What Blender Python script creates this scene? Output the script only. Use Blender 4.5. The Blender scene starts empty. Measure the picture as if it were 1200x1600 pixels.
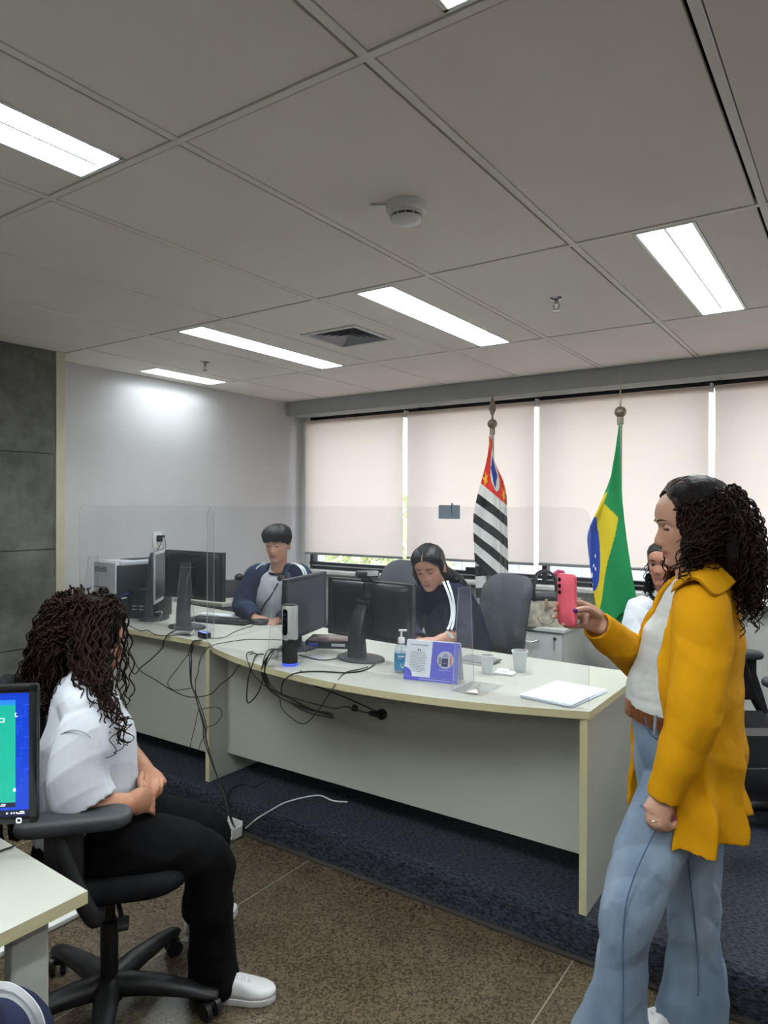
import bpy, bmesh, math, random
import numpy as np
from mathutils import Vector, Matrix, noise
random.seed(7)
rng = np.random.default_rng(7)
PI = math.pi
S = bpy.context.scene
COL = S.collection

# ---------------------------------------------------------------- camera, world, exposure
CAM = Vector((0, 0, 1.60))
FPX = 1095.0
YAW, PITCH, ROLL = math.radians(-34.5), math.radians(-0.35), math.radians(0.2)
_f = Vector((math.sin(YAW) * math.cos(PITCH), math.cos(YAW) * math.cos(PITCH), math.sin(PITCH)))
_r0 = Vector((math.cos(YAW), -math.sin(YAW), 0)); _u0 = _r0.cross(_f)
RT = (_r0 * math.cos(ROLL) + _u0 * math.sin(ROLL)).normalized()
UP = (-_r0 * math.sin(ROLL) + _u0 * math.cos(ROLL)).normalized()
FW = _f.normalized()
cd = bpy.data.cameras.new('camera'); cam = bpy.data.objects.new('camera', cd); COL.objects.link(cam)
cam.matrix_world = Matrix(((RT.x, UP.x, -FW.x, CAM.x), (RT.y, UP.y, -FW.y, CAM.y), (RT.z, UP.z, -FW.z, CAM.z), (0, 0, 0, 1)))
cd.sensor_fit = 'VERTICAL'; cd.sensor_height = 36.0; cd.lens = 36.0 * FPX / 1600.0; cd.clip_start = 0.05
S.camera = cam
S.view_settings.view_transform = 'Standard'; S.view_settings.look = 'None'
S.view_settings.gamma = 1.0; S.view_settings.use_curve_mapping = False
S.view_settings.exposure = 0.24
LAMP_W = 31.0          # watts of one ceiling luminaire
SKY = 3.75             # brightness of the overcast sky
W = bpy.data.worlds.new('overcast_sky'); S.world = W; W.use_nodes = True
_bg = W.node_tree.nodes['Background']; _bg.inputs[0].default_value = (0.93, 0.95, 1.0, 1); _bg.inputs[1].default_value = SKY

def at(px, py, d):
    """the point of the room that the photograph shows at a pixel, at a depth"""
    return CAM + (FW + RT * ((px - 600) / FPX) - UP * ((py - 800) / FPX)) * d
def onz(px, py, z):
    d = FW + RT * ((px - 600) / FPX) - UP * ((py - 800) / FPX)
    return CAM + d * ((z - CAM.z) / d.z)
def ony(px, py, y):
    d = FW + RT * ((px - 600) / FPX) - UP * ((py - 800) / FPX)
    return CAM + d * (y / d.y)

# ---------------------------------------------------------------- materials
def lin(c):
    return tuple(((v / 255) / 12.92 if v / 255 <= 0.04045 else ((v / 255 + 0.055) / 1.055) ** 2.4) for v in c)
MATS = {}
def mat(name, rgb, rough=0.5, metal=0.0, var=0.06, scale=8.0, bump=0.0, bscale=60.0, emit=None, es=1.0, spec=0.5, stretch=None, sheen=0.0, coord='Object'):
    if name in MATS: return MATS[name]
    if rough >= 0.8: spec = min(spec, 0.12)
    m = bpy.data.materials.new(name); m.use_nodes = True
    nt = m.node_tree; b = nt.nodes['Principled BSDF']; L = nt.links.new
    c = lin(rgb)
    b.inputs['Roughness'].default_value = rough; b.inputs['Metallic'].default_value = metal
    b.inputs['Specular IOR Level'].default_value = spec
    if sheen: b.inputs['Sheen Weight'].default_value = sheen
    tc = nt.nodes.new('ShaderNodeTexCoord'); mp = nt.nodes.new('ShaderNodeMapping'); L(tc.outputs[coord], mp.inputs[0])
    if stretch: mp.inputs['Scale'].default_value = stretch
    n = nt.nodes.new('ShaderNodeTexNoise'); n.inputs['Scale'].default_value = scale; n.inputs['Detail'].default_value = 4
    L(mp.outputs[0], n.inputs['Vector'])
    rp = nt.nodes.new('ShaderNodeValToRGB')
    rp.color_ramp.elements[0].position = 0.3; rp.color_ramp.elements[1].position = 0.7
    rp.color_ramp.elements[0].color = tuple(max(0, v * (1 - var)) for v in c) + (1,)
    rp.color_ramp.elements[1].color = tuple(min(1, v * (1 + var)) for v in c) + (1,)
    L(n.outputs['Fac'], rp.inputs[0]); L(rp.outputs[0], b.inputs['Base Color'])
    if bump:
        n2 = nt.nodes.new('ShaderNodeTexNoise'); n2.inputs['Scale'].default_value = bscale; n2.inputs['Detail'].default_value = 6
        L(mp.outputs[0], n2.inputs['Vector'])
        bp = nt.nodes.new('ShaderNodeBump'); bp.inputs['Strength'].default_value = bump; bp.inputs['Distance'].default_value = 0.01
        L(n2.outputs['Fac'], bp.inputs['Height']); L(bp.outputs[0], b.inputs['Normal'])
    if emit:
        b.inputs['Emission Color'].default_value = lin(emit) + (1,); b.inputs['Emission Strength'].default_value = es
    MATS[name] = m
    return m
def nodes_of(m):
    return m.node_tree, m.node_tree.nodes['Principled BSDF'], m.node_tree.links.new

def colour_mat(name, rough=0.55, sub=0.0, bump=0.0, bscale=120):
    """base colour read from the mesh's own 'tint' colour attribute (lips, skin, print)"""
    if name in MATS: return MATS[name]
    m = bpy.data.materials.new(name); m.use_nodes = True
    nt, b, L = nodes_of(m)
    a = nt.nodes.new('ShaderNodeVertexColor'); a.layer_name = 'tint'
    n = nt.nodes.new('ShaderNodeTexNoise'); n.inputs['Scale'].default_value = 40
    mx = nt.nodes.new('ShaderNodeMix'); mx.data_type = 'RGBA'; mx.blend_type = 'MULTIPLY'; mx.inputs[0].default_value = 0.12
    L(a.outputs[0], mx.inputs[6]); L(n.outputs['Color'], mx.inputs[7]); L(mx.outputs[2], b.inputs['Base Color'])
    b.inputs['Roughness'].default_value = rough
    if bump:
        bp = nt.nodes.new('ShaderNodeBump'); bp.inputs['Strength'].default_value = bump; bp.inputs['Distance'].default_value = 0.004
        n2 = nt.nodes.new('ShaderNodeTexNoise'); n2.inputs['Scale'].default_value = bscale
        L(n2.outputs['Fac'], bp.inputs['Height']); L(bp.outputs[0], b.inputs['Normal'])
    MATS[name] = m
    return m

def clear_mat(name, tint=(0.97, 0.98, 1.0), veil=0.03, gloss=1.0):
    """thin clear sheet: see-through, faint veil, mirror reflection by Fresnel"""
    if name in MATS: return MATS[name]
    m = bpy.data.materials.new(name); m.use_nodes = True; nt = m.node_tree; nt.nodes.clear(); L = nt.links.new
    o = nt.nodes.new('ShaderNodeOutputMaterial'); t = nt.nodes.new('ShaderNodeBsdfTransparent'); t.inputs[0].default_value = tint + (1,)
    d = nt.nodes.new('ShaderNodeBsdfDiffuse'); d.inputs[0].default_value = (0.85, 0.88, 0.95, 1)
    g = nt.nodes.new('ShaderNodeBsdfGlossy'); g.inputs['Roughness'].default_value = 0.02
    lw = nt.nodes.new('ShaderNodeLayerWeight'); pw = nt.nodes.new('ShaderNodeMath'); pw.operation = 'POWER'; pw.inputs[1].default_value = 5.0
    L(lw.outputs['Facing'], pw.inputs[0]); fr = nt.nodes.new('ShaderNodeMath'); fr.operation = 'MULTIPLY_ADD'; fr.inputs[1].default_value = 0.8; fr.inputs[2].default_value = 0.03
    L(pw.outputs[0], fr.inputs[0])
    nz = nt.nodes.new('ShaderNodeTexNoise'); nz.inputs['Scale'].default_value = 3
    mv = nt.nodes.new('ShaderNodeMath'); mv.operation = 'MULTIPLY'; mv.inputs[1].default_value = veil * 2; L(nz.outputs['Fac'], mv.inputs[0])
    m1 = nt.nodes.new('ShaderNodeMixShader'); L(mv.outputs[0], m1.inputs[0]); L(t.outputs[0], m1.inputs[1]); L(d.outputs[0], m1.inputs[2])
    mg = nt.nodes.new('ShaderNodeMath'); mg.operation = 'MULTIPLY'; mg.inputs[1].default_value = gloss; L(fr.outputs[0], mg.inputs[0])
    m2 = nt.nodes.new('ShaderNodeMixShader'); L(mg.outputs[0], m2.inputs[0]); L(m1.outputs[0], m2.inputs[1]); L(g.outputs[0], m2.inputs[2])
    L(m2.outputs[0], o.inputs[0]); MATS[name] = m
    return m

# ---------------------------------------------------------------- mesh builder
class MB:
    def __init__(s): s.v = []; s.f = []; s.m = []; s.c = []
    def add(s, vs, fs, mi=0, col=None):
        o = len(s.v); s.v.extend([tuple(v) for v in vs]); s.f.extend([tuple(i + o for i in f) for f in fs]); s.m.extend([mi] * len(fs))
        s.c.extend([col or (1, 1, 1)] * len(vs) if not isinstance(col, list) else col); return s
    def bm(s, b, M=None, mi=0):
        b.verts.ensure_lookup_table(); b.verts.index_update()
        vs = [(M @ v.co if M else v.co.copy()) for v in b.verts]
        s.add(vs, [[v.index for v in f.verts] for f in b.faces], mi); b.free(); return s
    def box(s, c, d, rz=0.0, bev=0.0, seg=2, M=None, mi=0, rx=0.0, ry=0.0):
        b = bmesh.new(); bmesh.ops.create_cube(b, size=1.0)
        bmesh.ops.scale(b, vec=Vector(d), verts=b.verts)
        if bev > 0: bmesh.ops.bevel(b, geom=list(b.edges), offset=min(bev, min(d) * 0.49), segments=seg, affect='EDGES', profile=0.5)
        T = Matrix.Translation(Vector(c)) @ Matrix.Rotation(rz, 4, 'Z') @ Matrix.Rotation(ry, 4, 'Y') @ Matrix.Rotation(rx, 4, 'X')
        return s.bm(b, (M @ T) if M else T, mi)
    def b2(s, lo, hi, bev=0.0, mi=0):
        return s.box([(a + b) / 2 for a, b in zip(lo, hi)], [abs(b - a) for a, b in zip(lo, hi)], bev=bev, mi=mi)
    def cyl(s, a, b, ra, rb=None, n=16, mi=0):
        return s.tube([a, b], [ra, ra if rb is None else rb], n, mi=mi)
    def tube(s, pts, r, n=8, mi=0, cap=True):
        pts = [Vector(p) for p in pts]; N = len(pts)
        rs = r if isinstance(r, (list, tuple)) else [r] * N
        t = [(pts[min(i + 1, N - 1)] - pts[max(i - 1, 0)]).normalized() for i in range(N)]
        x = t[0].orthogonal().normalized(); vs = []; fs = []
        for i in range(N):
            x = (x - t[i] * x.dot(t[i])).normalized(); y = t[i].cross(x)
            for k in range(n):
                a = 2 * PI * k / n; vs.append(pts[i] + (x * math.cos(a) + y * math.sin(a)) * rs[i])
        for i in range(N - 1):
            for k in range(n):
                fs.append((i * n + k, i * n + (k + 1) % n, (i + 1) * n + (k + 1) % n, (i + 1) * n + k))
        if cap: fs.append(tuple(range(n - 1, -1, -1))); fs.append(tuple(range((N - 1) * n, N * n)))
        return s.add(vs, fs, mi)
    def lathe(s, prof, c=(0, 0, 0), n=24, mi=0, M=None, cap=True):
        vs = []; fs = []; c = Vector(c)
        for (r, z) in prof:
            for k in range(n):
                a = 2 * PI * k / n; p = Vector((r * math.cos(a), r * math.sin(a), z))
                vs.append((M @ p if M else p) + c)
        for i in range(len(prof) - 1):
            for k in range(n): fs.append((i * n + k, i * n + (k + 1) % n, (i + 1) * n + (k + 1) % n, (i + 1) * n + k))
        if cap: fs.append(tuple(range(n - 1, -1, -1))); fs.append(tuple(range((len(prof) - 1) * n, len(prof) * n)))
        return s.add(vs, fs, mi)
    def prism(s, poly, z0, z1, mi=0, M=None):
        n = len(poly); vs = [Vector((p[0], p[1], z0)) for p in poly] + [Vector((p[0], p[1], z1)) for p in poly]
        if M: vs = [M @ v for v in vs]
        fs = [tuple(range(n - 1, -1, -1)), tuple(range(n, 2 * n))] + [(i, (i + 1) % n, n + (i + 1) % n, n + i) for i in range(n)]
        return s.add(vs, fs, mi)
    def rings(s, R, closed=True, cap=True, mi=0, col=None):
        n = len(R[0]); vs = [p for r in R for p in r]; fs = []
        for i in range(len(R) - 1):
            for k in range(n if closed else n - 1):
                fs.append((i * n + k, i * n + (k + 1) % n, (i + 1) * n + (k + 1) % n, (i + 1) * n + k))
        if cap and closed: fs.append(tuple(range(n - 1, -1, -1))); fs.append(tuple(range((len(R) - 1) * n, len(R) * n)))
        return s.add(vs, fs, mi, col)
    def sphere(s, c, r, n=12, mi=0, M=None):
        c = Vector(c); r = r if isinstance(r, (tuple, list, Vector)) else (r, r, r)
        R = []
        for i in range(n + 1):
            ph = PI * min(max(i / n, 0.004), 0.996); ring = []
            for k in range(2 * n):
                a = 2 * PI * k / (2 * n); p = Vector((r[0] * math.sin(ph) * math.cos(a), r[1] * math.sin(ph) * math.sin(a), -r[2] * math.cos(ph)))
                ring.append((M @ p if M else p) + c)
            R.append(ring)
        return s.rings(R, mi=mi)
    def mesh(s, name, mats, smooth=True, tint=False, angle=40):
        me = bpy.data.meshes.new(name); me.from_pydata([tuple(v) for v in s.v], [], s.f)
        for m in (mats if isinstance(mats, (list, tuple)) else [mats]): me.materials.append(m)
        me.polygons.foreach_set('material_index', s.m)
        if tint:
            a = me.color_attributes.new('tint', 'FLOAT_COLOR', 'POINT')
            a.data.foreach_set('color', np.array([tuple(c) + (1,) for c in s.c], dtype=np.float32).ravel())
        if smooth:
            me.polygons.foreach_set('use_smooth', [True] * len(me.polygons))
            if angle < 180: me.set_sharp_from_angle(angle=math.radians(angle))
        me.update(); return me
    def build(s, name, mats, parent=None, smooth=True, world=False, tint=False, angle=40):
        if world and parent is not None:
            I = root_of(parent).matrix_basis.inverted(); s.v = [tuple(I @ Vector(v)) for v in s.v]
        return link(name, s.mesh(name, mats, smooth, tint, angle), parent)
def root_of(o):
    while o.parent: o = o.parent
    return o
def link(name, me, parent=None):
    o = bpy.data.objects.new(name, me); COL.objects.link(o)
    if parent is not None: o.parent = parent
    return o
def tag(o, label=None, cat=None, group=None, kind=None):
    if label: o['label'] = label
    if cat: o['category'] = cat
    if group: o['group'] = group
    if kind: o['kind'] = kind
    return o
def thing(name, label, cat, loc=(0, 0, 0), rz=0.0, group=None):
    o = bpy.data.objects.new(name, None); COL.objects.link(o); o.location = Vector(loc); o.rotation_euler = (0, 0, rz)
    o.empty_display_size = 0.05
    return tag(o, label, cat, group)
def struct(name, mb, m, parent=None, smooth=False):
    o = mb.build(name, m, parent, smooth)
    if parent is None: o['kind'] = 'structure'
    return o
def copy_tree(o, parent=None):
    c = o.copy(); COL.objects.link(c)
    if parent is not None: c.parent = parent
    for ch in list(o.children): copy_tree(ch, c)
    return c
def crom(pts, m=8):
    """Catmull-Rom curve through the points"""
    P = [Vector(p) for p in pts]; out = []
    for i in range(len(P) - 1):
        p0 = P[max(i - 1, 0)]; p1 = P[i]; p2 = P[i + 1]; p3 = P[min(i + 2, len(P) - 1)]
        for k in range(m):
            t = k / m
            out.append(0.5 * ((2 * p1) + (p2 - p0) * t + (2 * p0 - 5 * p1 + 4 * p2 - p3) * t * t + (3 * p1 - p0 - 3 * p2 + p3) * t ** 3))
    out.append(P[-1]); return out
def frame(fw, up=Vector((0, 0, 1)), loc=(0, 0, 0)):
    """matrix whose +y is fw, +z near up, +x to the right of fw"""
    y = Vector(fw).normalized(); x = y.cross(Vector(up)).normalized(); z = x.cross(y)
    return Matrix(((x.x, y.x, z.x, loc[0]), (x.y, y.y, z.y, loc[1]), (x.z, y.z, z.z, loc[2]), (0, 0, 0, 1)))
def rrect(w, h, r, n=5):
    out = []
    for cx, cy, a0 in ((w / 2 - r, h / 2 - r, 0), (-w / 2 + r, h / 2 - r, 90), (-w / 2 + r, -h / 2 + r, 180), (w / 2 - r, -h / 2 + r, 270)):
        for k in range(n + 1):
            a = math.radians(a0 + 90 * k / n); out.append((cx + r * math.cos(a), cy + r * math.sin(a)))
    return out

# ================================================================ THE ROOM
CE = 2.59; PLZ = 0.15; PLY = 2.44; WX = -4.50; WINY = 5.10
XR, YB = 3.2, -3.6
# ---- floor: dark polished terrazzo with thin pale joints
M_TER = mat('terrazzo', (88, 78, 63), 0.24, var=0.18, scale=5)
nt, b, L = nodes_of(M_TER)
tc = nt.nodes.new('ShaderNodeTexCoord')
vo = nt.nodes.new('ShaderNodeTexVoronoi'); vo.inputs['Scale'].default_value = 135; L(tc.outputs['Object'], vo.inputs['Vector'])
cr = nt.nodes.new('ShaderNodeValToRGB'); cr.color_ramp.interpolation = 'CONSTANT'
for pos, c in ((0.0, (0.2, 0.18, 0.15)), (0.26, (1.0, 0.98, 0.95)), (0.5, (0.55, 0.50, 0.43)), (0.66, (1.35, 1.3, 1.2)), (0.86, (0.75, 0.7, 0.6))):
    e = cr.color_ramp.elements.new(pos) if pos > 0 else cr.color_ramp.elements[0]
    e.position = pos; e.color = c + (1,)
cr.color_ramp.elements.remove(cr.color_ramp.elements[-1])
L(vo.outputs['Color'], cr.inputs[0])
mx = nt.nodes.new('ShaderNodeMix'); mx.data_type = 'RGBA'; mx.blend_type = 'MULTIPLY'; mx.inputs[0].default_value = 0.66
src = b.inputs['Base Color'].links[0].from_socket
L(src, mx.inputs[6]); L(cr.outputs[0], mx.inputs[7]); L(mx.outputs[2], b.inputs['Base Color'])
fl = struct('floor', MB().b2((WX - 0.1, YB, -0.1), (XR, 5.5, 0.0)), M_TER)
M_JNT = mat('joint_strip', (118, 110, 94), 0.5)
for x in (-3.29, -2.07, -0.843, 0.38):
    MB().b2((x - 0.0025, YB, -0.004), (x + 0.0025, PLY, 0.0006)).build('joint_strip', M_JNT, fl, False)
for y in (0.55, -0.67):
    MB().b2((WX, y - 0.0025, -0.004), (XR, y + 0.0025, 0.0006)).build('joint_strip', M_JNT, fl, False)
# ---- carpeted platform
M_CAR = mat('navy_carpet', (50, 53, 60), 0.95, var=0.75, scale=120, bump=0.6, bscale=260, stretch=(0.5, 1.2, 1.0), spec=0.1)
pb = MB()
prof = [(PLY - 0.006, 0.0), (PLY, 0.02), (PLY, PLZ - 0.03), (PLY + 0.01, PLZ - 0.009), (PLY + 0.03, PLZ), (5.3, PLZ), (5.3, 0.0)]
pb.rings([[Vector((x, y, z)) for (y, z) in prof] for x in np.linspace(WX, XR, 30)])
struct('floor_platform', pb, M_CAR)
struct('trim_1', MB().b2((WX, PLY - 0.022, 0.0), (XR, PLY - 0.001, 0.012), 0.004), mat('carpet_edge', (62, 58, 54), 0.8))
# ---- walls
M_WALL = mat('white_wall', (199, 197, 199), 0.75, var=0.02, scale=3, bump=0.05, bscale=200)
M_CONC = mat('concrete', (100, 100, 95), 0.8, var=0.30, scale=2.2, bump=0.25, bscale=18)
nt, b, L = nodes_of(M_CONC)
n3 = nt.nodes.new('ShaderNodeTexNoise'); n3.inputs['Scale'].default_value = 9; n3.inputs['Detail'].default_value = 8; n3.inputs['Roughness'].default_value = 0.7
tc = nt.nodes.new('ShaderNodeTexCoord'); L(tc.outputs['Object'], n3.inputs['Vector'])
mx = nt.nodes.new('ShaderNodeMix'); mx.data_type = 'RGBA'; mx.blend_type = 'OVERLAY'; mx.inputs[0].default_value = 0.75
L(b.inputs['Base Color'].links[0].from_socket, mx.inputs[6]); L(n3.outputs['Fac'], mx.inputs[7]); L(mx.outputs[2], b.inputs['Base Color'])
wl = struct('wall_left', MB().b2((WX - 0.12, 2.5, 0), (WX, 5.5, 2.75)), M_WALL)
cw = struct('wall_concrete', MB().b2((WX - 0.12, YB, 0), (-4.27, 2.50, 2.6)), M_CONC)
for z0, z1 in ((0.0, 0.72), (0.726, 1.325), (1.331, 1.93), (1.936, 2.588)):
    MB().b2((-4.268, YB, z0), (-4.262, 2.498, z1), 0.002).build('concrete_panel', M_CONC, cw, False)
struct('trim_2', MB().b2((WX, 2.50, 0), (-4.255, 2.56, 2.588), 0.003), mat('cream_trim', (196, 190, 168), 0.5))
struct('wall_back', MB().b2((WX, YB - 0.12, 0), (XR, YB, 2.75)), M_WALL)
struct('wall_right', MB().b2((XR, YB, 0), (XR + 0.12, 5.5, 2.75)), M_WALL)
# window wall: soffit, low wall, sill
M_SOF = mat('grey_paint', (170, 172, 173), 0.7, var=0.02)
M_LOW = mat('low_wall_paint', (200, 200, 194), 0.6, var=0.02)
struct('wall_window', MB().b2((WX, 5.14, 1.0), (-4.43, 5.34, 2.46)).b2((WX, 5.14, 0), (XR, 5.34, 1.0)).b2((WX, 5.14, 2.46), (XR, 5.34, 2.75)), M_LOW)
struct('trim_3', MB().b2((WX, 4.93, 2.46), (XR, 5.34, 2.75)), M_SOF)
struct('trim_4', MB().b2((WX, 5.02, 0.985), (XR, 5.16, 1.015), 0.004), mat('sill_board', (215, 215, 210), 0.4))
struct('baseboard_window', MB().b2((WX, 5.10, PLZ), (XR, 5.139, PLZ + 0.1), 0.003), M_LOW)
# windows: dark frames, glass
M_FR = mat('dark_aluminium', (38, 38, 44), 0.35, 0.6, var=0.05)
M_GL = clear_mat('window_glass', (0.96, 0.98, 0.98), 0.0)
XB = [-4.40, -3.25, -2.06, -0.835, 0.39, 1.615, 2.84]
for i in range(6):
    x0, x1 = XB[i], XB[i + 1]
    w = MB(); y0, y1 = 5.15, 5.20
    w.b2((x0, y0, 1.0), (x1, y1, 1.045), 0.004).b2((x0, y0 - 0.015, 1.055), (x1, y1, 1.085), 0.004).b2((x0, y0, 2.42), (x1, y1, 2.46))
    mo = (0.035, 0.09, 0.030, 0.022, 0.03, 0.03)[i]
    w.b2((x0 + mo - 0.02, y0 - 0.02, 1.0), (x0 + mo + 0.02, y1, 2.46), 0.003)
    wo = struct('window_%d' % (i + 1), w, M_FR)
    MB().b2((x0 - 0.03, 5.172, 1.08), (x1 - 0.032, 5.178, 2.44)).build('pane', M_GL, wo, False)
    MB().b2((x0 + 0.05, 5.125, 1.047), (x1 - 0.05, 5.149, 1.056)).build('frame_rail', mat('bare_aluminium', (190, 190, 195), 0.3, 0.8), wo, False)
    if i in (1, 2, 3):
        lt = MB().box(((x0 + x1) / 2, 5.13, 1.10), (0.10, 0.03, 0.035), bev=0.006).box(((x0 + x1) / 2 + 0.01, 5.108, 1.105), (0.03, 0.03, 0.03), bev=0.006)
        lt.build('latch', M_FR, wo)
# roller blinds (translucent screen cloth)
M_BL = bpy.data.materials.new('blind_cloth'); M_BL.use_nodes = True
nt = M_BL.node_tree; nt.nodes.clear(); L = nt.links.new
o_ = nt.nodes.new('ShaderNodeOutputMaterial'); d_ = nt.nodes.new('ShaderNodeBsdfDiffuse'); t_ = nt.nodes.new('ShaderNodeBsdfTranslucent')
tc = nt.nodes.new('ShaderNodeTexCoord'); wv = nt.nodes.new('ShaderNodeTexWave'); wv.inputs['Scale'].default_value = 90; L(tc.outputs['Object'], wv.inputs['Vector'])
cr = nt.nodes.new('ShaderNodeValToRGB'); cr.color_ramp.elements[0].color = lin((206, 195, 188)) + (1,); cr.color_ramp.elements[1].color = lin((214, 204, 197)) + (1,)
L(wv.outputs['Fac'], cr.inputs[0]); L(cr.outputs[0], d_.inputs[0]); L(cr.outputs[0], t_.inputs[0])
ms = nt.nodes.new('ShaderNodeMixShader'); ms.inputs[0].default_value = 0.60; L(d_.outputs[0], ms.inputs[1]); L(t_.outputs[0], ms.inputs[2]); L(ms.outputs[0], o_.inputs[0])
M_HEM = mat('blind_hem_bar', (150, 152, 152), 0.4, 0.3)
M_WP = mat('white_plastic', (222, 222, 220), 0.4)
blab = ['cream roller blind at the corner, beside the white side wall', 'cream roller blind hanging behind the striped red and black flag',
        'cream roller blind hanging behind the green and yellow flag', 'cream roller blind behind the woman in the yellow coat']
for i in range(4):
    x0, x1 = XB[i] + 0.012, XB[i + 1] - 0.028
    if i == 0: x0 = -4.385
    zb = 1.17 + 0.004 * i
    bl = thing('roller_blind', blab[i], 'blind', ((x0 + x1) / 2, 5.08, zb), 0, 'roller blinds on the window')
    g = MB(); n = 12
    g.rings([[Vector((x0 + (x1 - x0) * k / n, 5.058 + 0.002 * math.sin(k * 1.7 + j * .6), zb + (2.412 - zb) * j / 8)) for k in range(n + 1)] for j in range(9)], closed=False)
    g.build('cloth', M_BL, bl, world=True, angle=180)
    MB().b2((x0, 5.050, zb - 0.012), (x1, 5.066, zb + 0.010), 0.004).build('hem_bar', M_HEM, bl, world=True)
    MB().cyl((x0 - 0.005, 5.086, 2.400), (x1 + 0.005, 5.086, 2.400), 0.022, n=16).build('roller_tube', M_BL, bl, world=True)
    MB().b2((x1 + 0.006, 5.052, 2.375), (x1 + 0.022, 5.11, 2.435), 0.003).build('bracket', M_WP, bl, world=True)
# ---- ceiling: backing, tiles as parts, bars as parts
M_TILE = mat('ceiling_tile', (233, 228, 222), 0.85, var=0.02, scale=2.0, bump=0.06, bscale=300)
M_TEE = mat('ceiling_bar', (228, 225, 219), 0.6, var=0.02)
M_DARK = mat('dark_void', (30, 30, 32), 0.9)
ce = struct('ceiling', MB().b2((WX - 0.1, YB, 2.70), (XR, 5.3, 2.8)), M_DARK)
GX = [-4.04 + 0.6265 * i for i in range(-1, 12)]; GX[0] = WX
GY = [1.245 - 1.3225 * 3, 1.245 - 1.3225 * 2, 1.245 - 1.3225, 1.245, 2.568, 3.888, 4.945]
lampcols = {0: [3], 1: [5, 7], 2: [3, 5], 3: [], 4: [], }
LAMPS = []   # (column, row, y0, y1)
for c in (3, 5, 7, 9):
    LAMPS += [(c, 2), (c, 0)]
for c in (1, 3, 5, 7):
    LAMPS.append((c + 0, 4))
LAMPS = [(4, 2), (6, 2), (8, 2), (2, 2), (4, 0), (6, 0), (8, 0), (2, 4), (4, 4), (6, 4), (8, 4), (0, 4)]
# columns: GX[c]..GX[c+1]; lamp columns sit at c = 0, 2, 4, 6 ...
TH = 0.013
def tile(x0, x1, y0, y1):
    MB().b2((x0, y0, CE - 0.001), (x1, y1, CE + TH), 0.0015).build('ceiling_tile', M_TILE, ce, False)
LW = 0.212
for r in range(6):
    y0, y1 = GY[r] + 0.020, GY[r + 1] - 0.012
    if r == 5: y1 = 4.93
    for c in range(12):
        x0, x1 = GX[c] + (0.0135 if c else 0.0), GX[c + 1] - 0.022
        if c == 11: x1 = XR
        if x0 > XR: continue
        if (c, r) in LAMPS:
            lx = (GX[c] + GX[c + 1]) / 2 if c else -4.27
            ly0 = y0 if c else 3.20
            for (a, b_) in ((x0, lx - LW / 2), (lx + LW / 2, x1)):
                if b_ - a > 0.02: tile(a, b_, y0, y1)
            if not c: tile(lx - LW / 2, lx + LW / 2, y0, 3.18)
        elif (c, r) == (3, 4):
            vx, vy, hv = (GX[3] + GX[4]) / 2, 3.228, 0.195
            tile(x0, vx - hv, y0, y1); tile(vx + hv, x1, y0, y1); tile(vx - hv, vx + hv, y0, vy - hv); tile(vx - hv, vx + hv, vy + hv, y1)
        else:
            tile(x0, x1, y0, y1)
def bar(lo, hi): MB().b2(lo, hi, 0.0015).build('ceiling_bar', M_TEE, ce, False)
for i, x in enumerate(GX[1:]):
    if x < XR: bar((x - 0.012, YB, CE - 0.004), (x + 0.011, 4.93, CE + 0.02))
for y in GY[1:6]:
    bar((WX, y - 0.009, CE - 0.0045), (XR, y + 0.0125, CE + 0.019))
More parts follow.
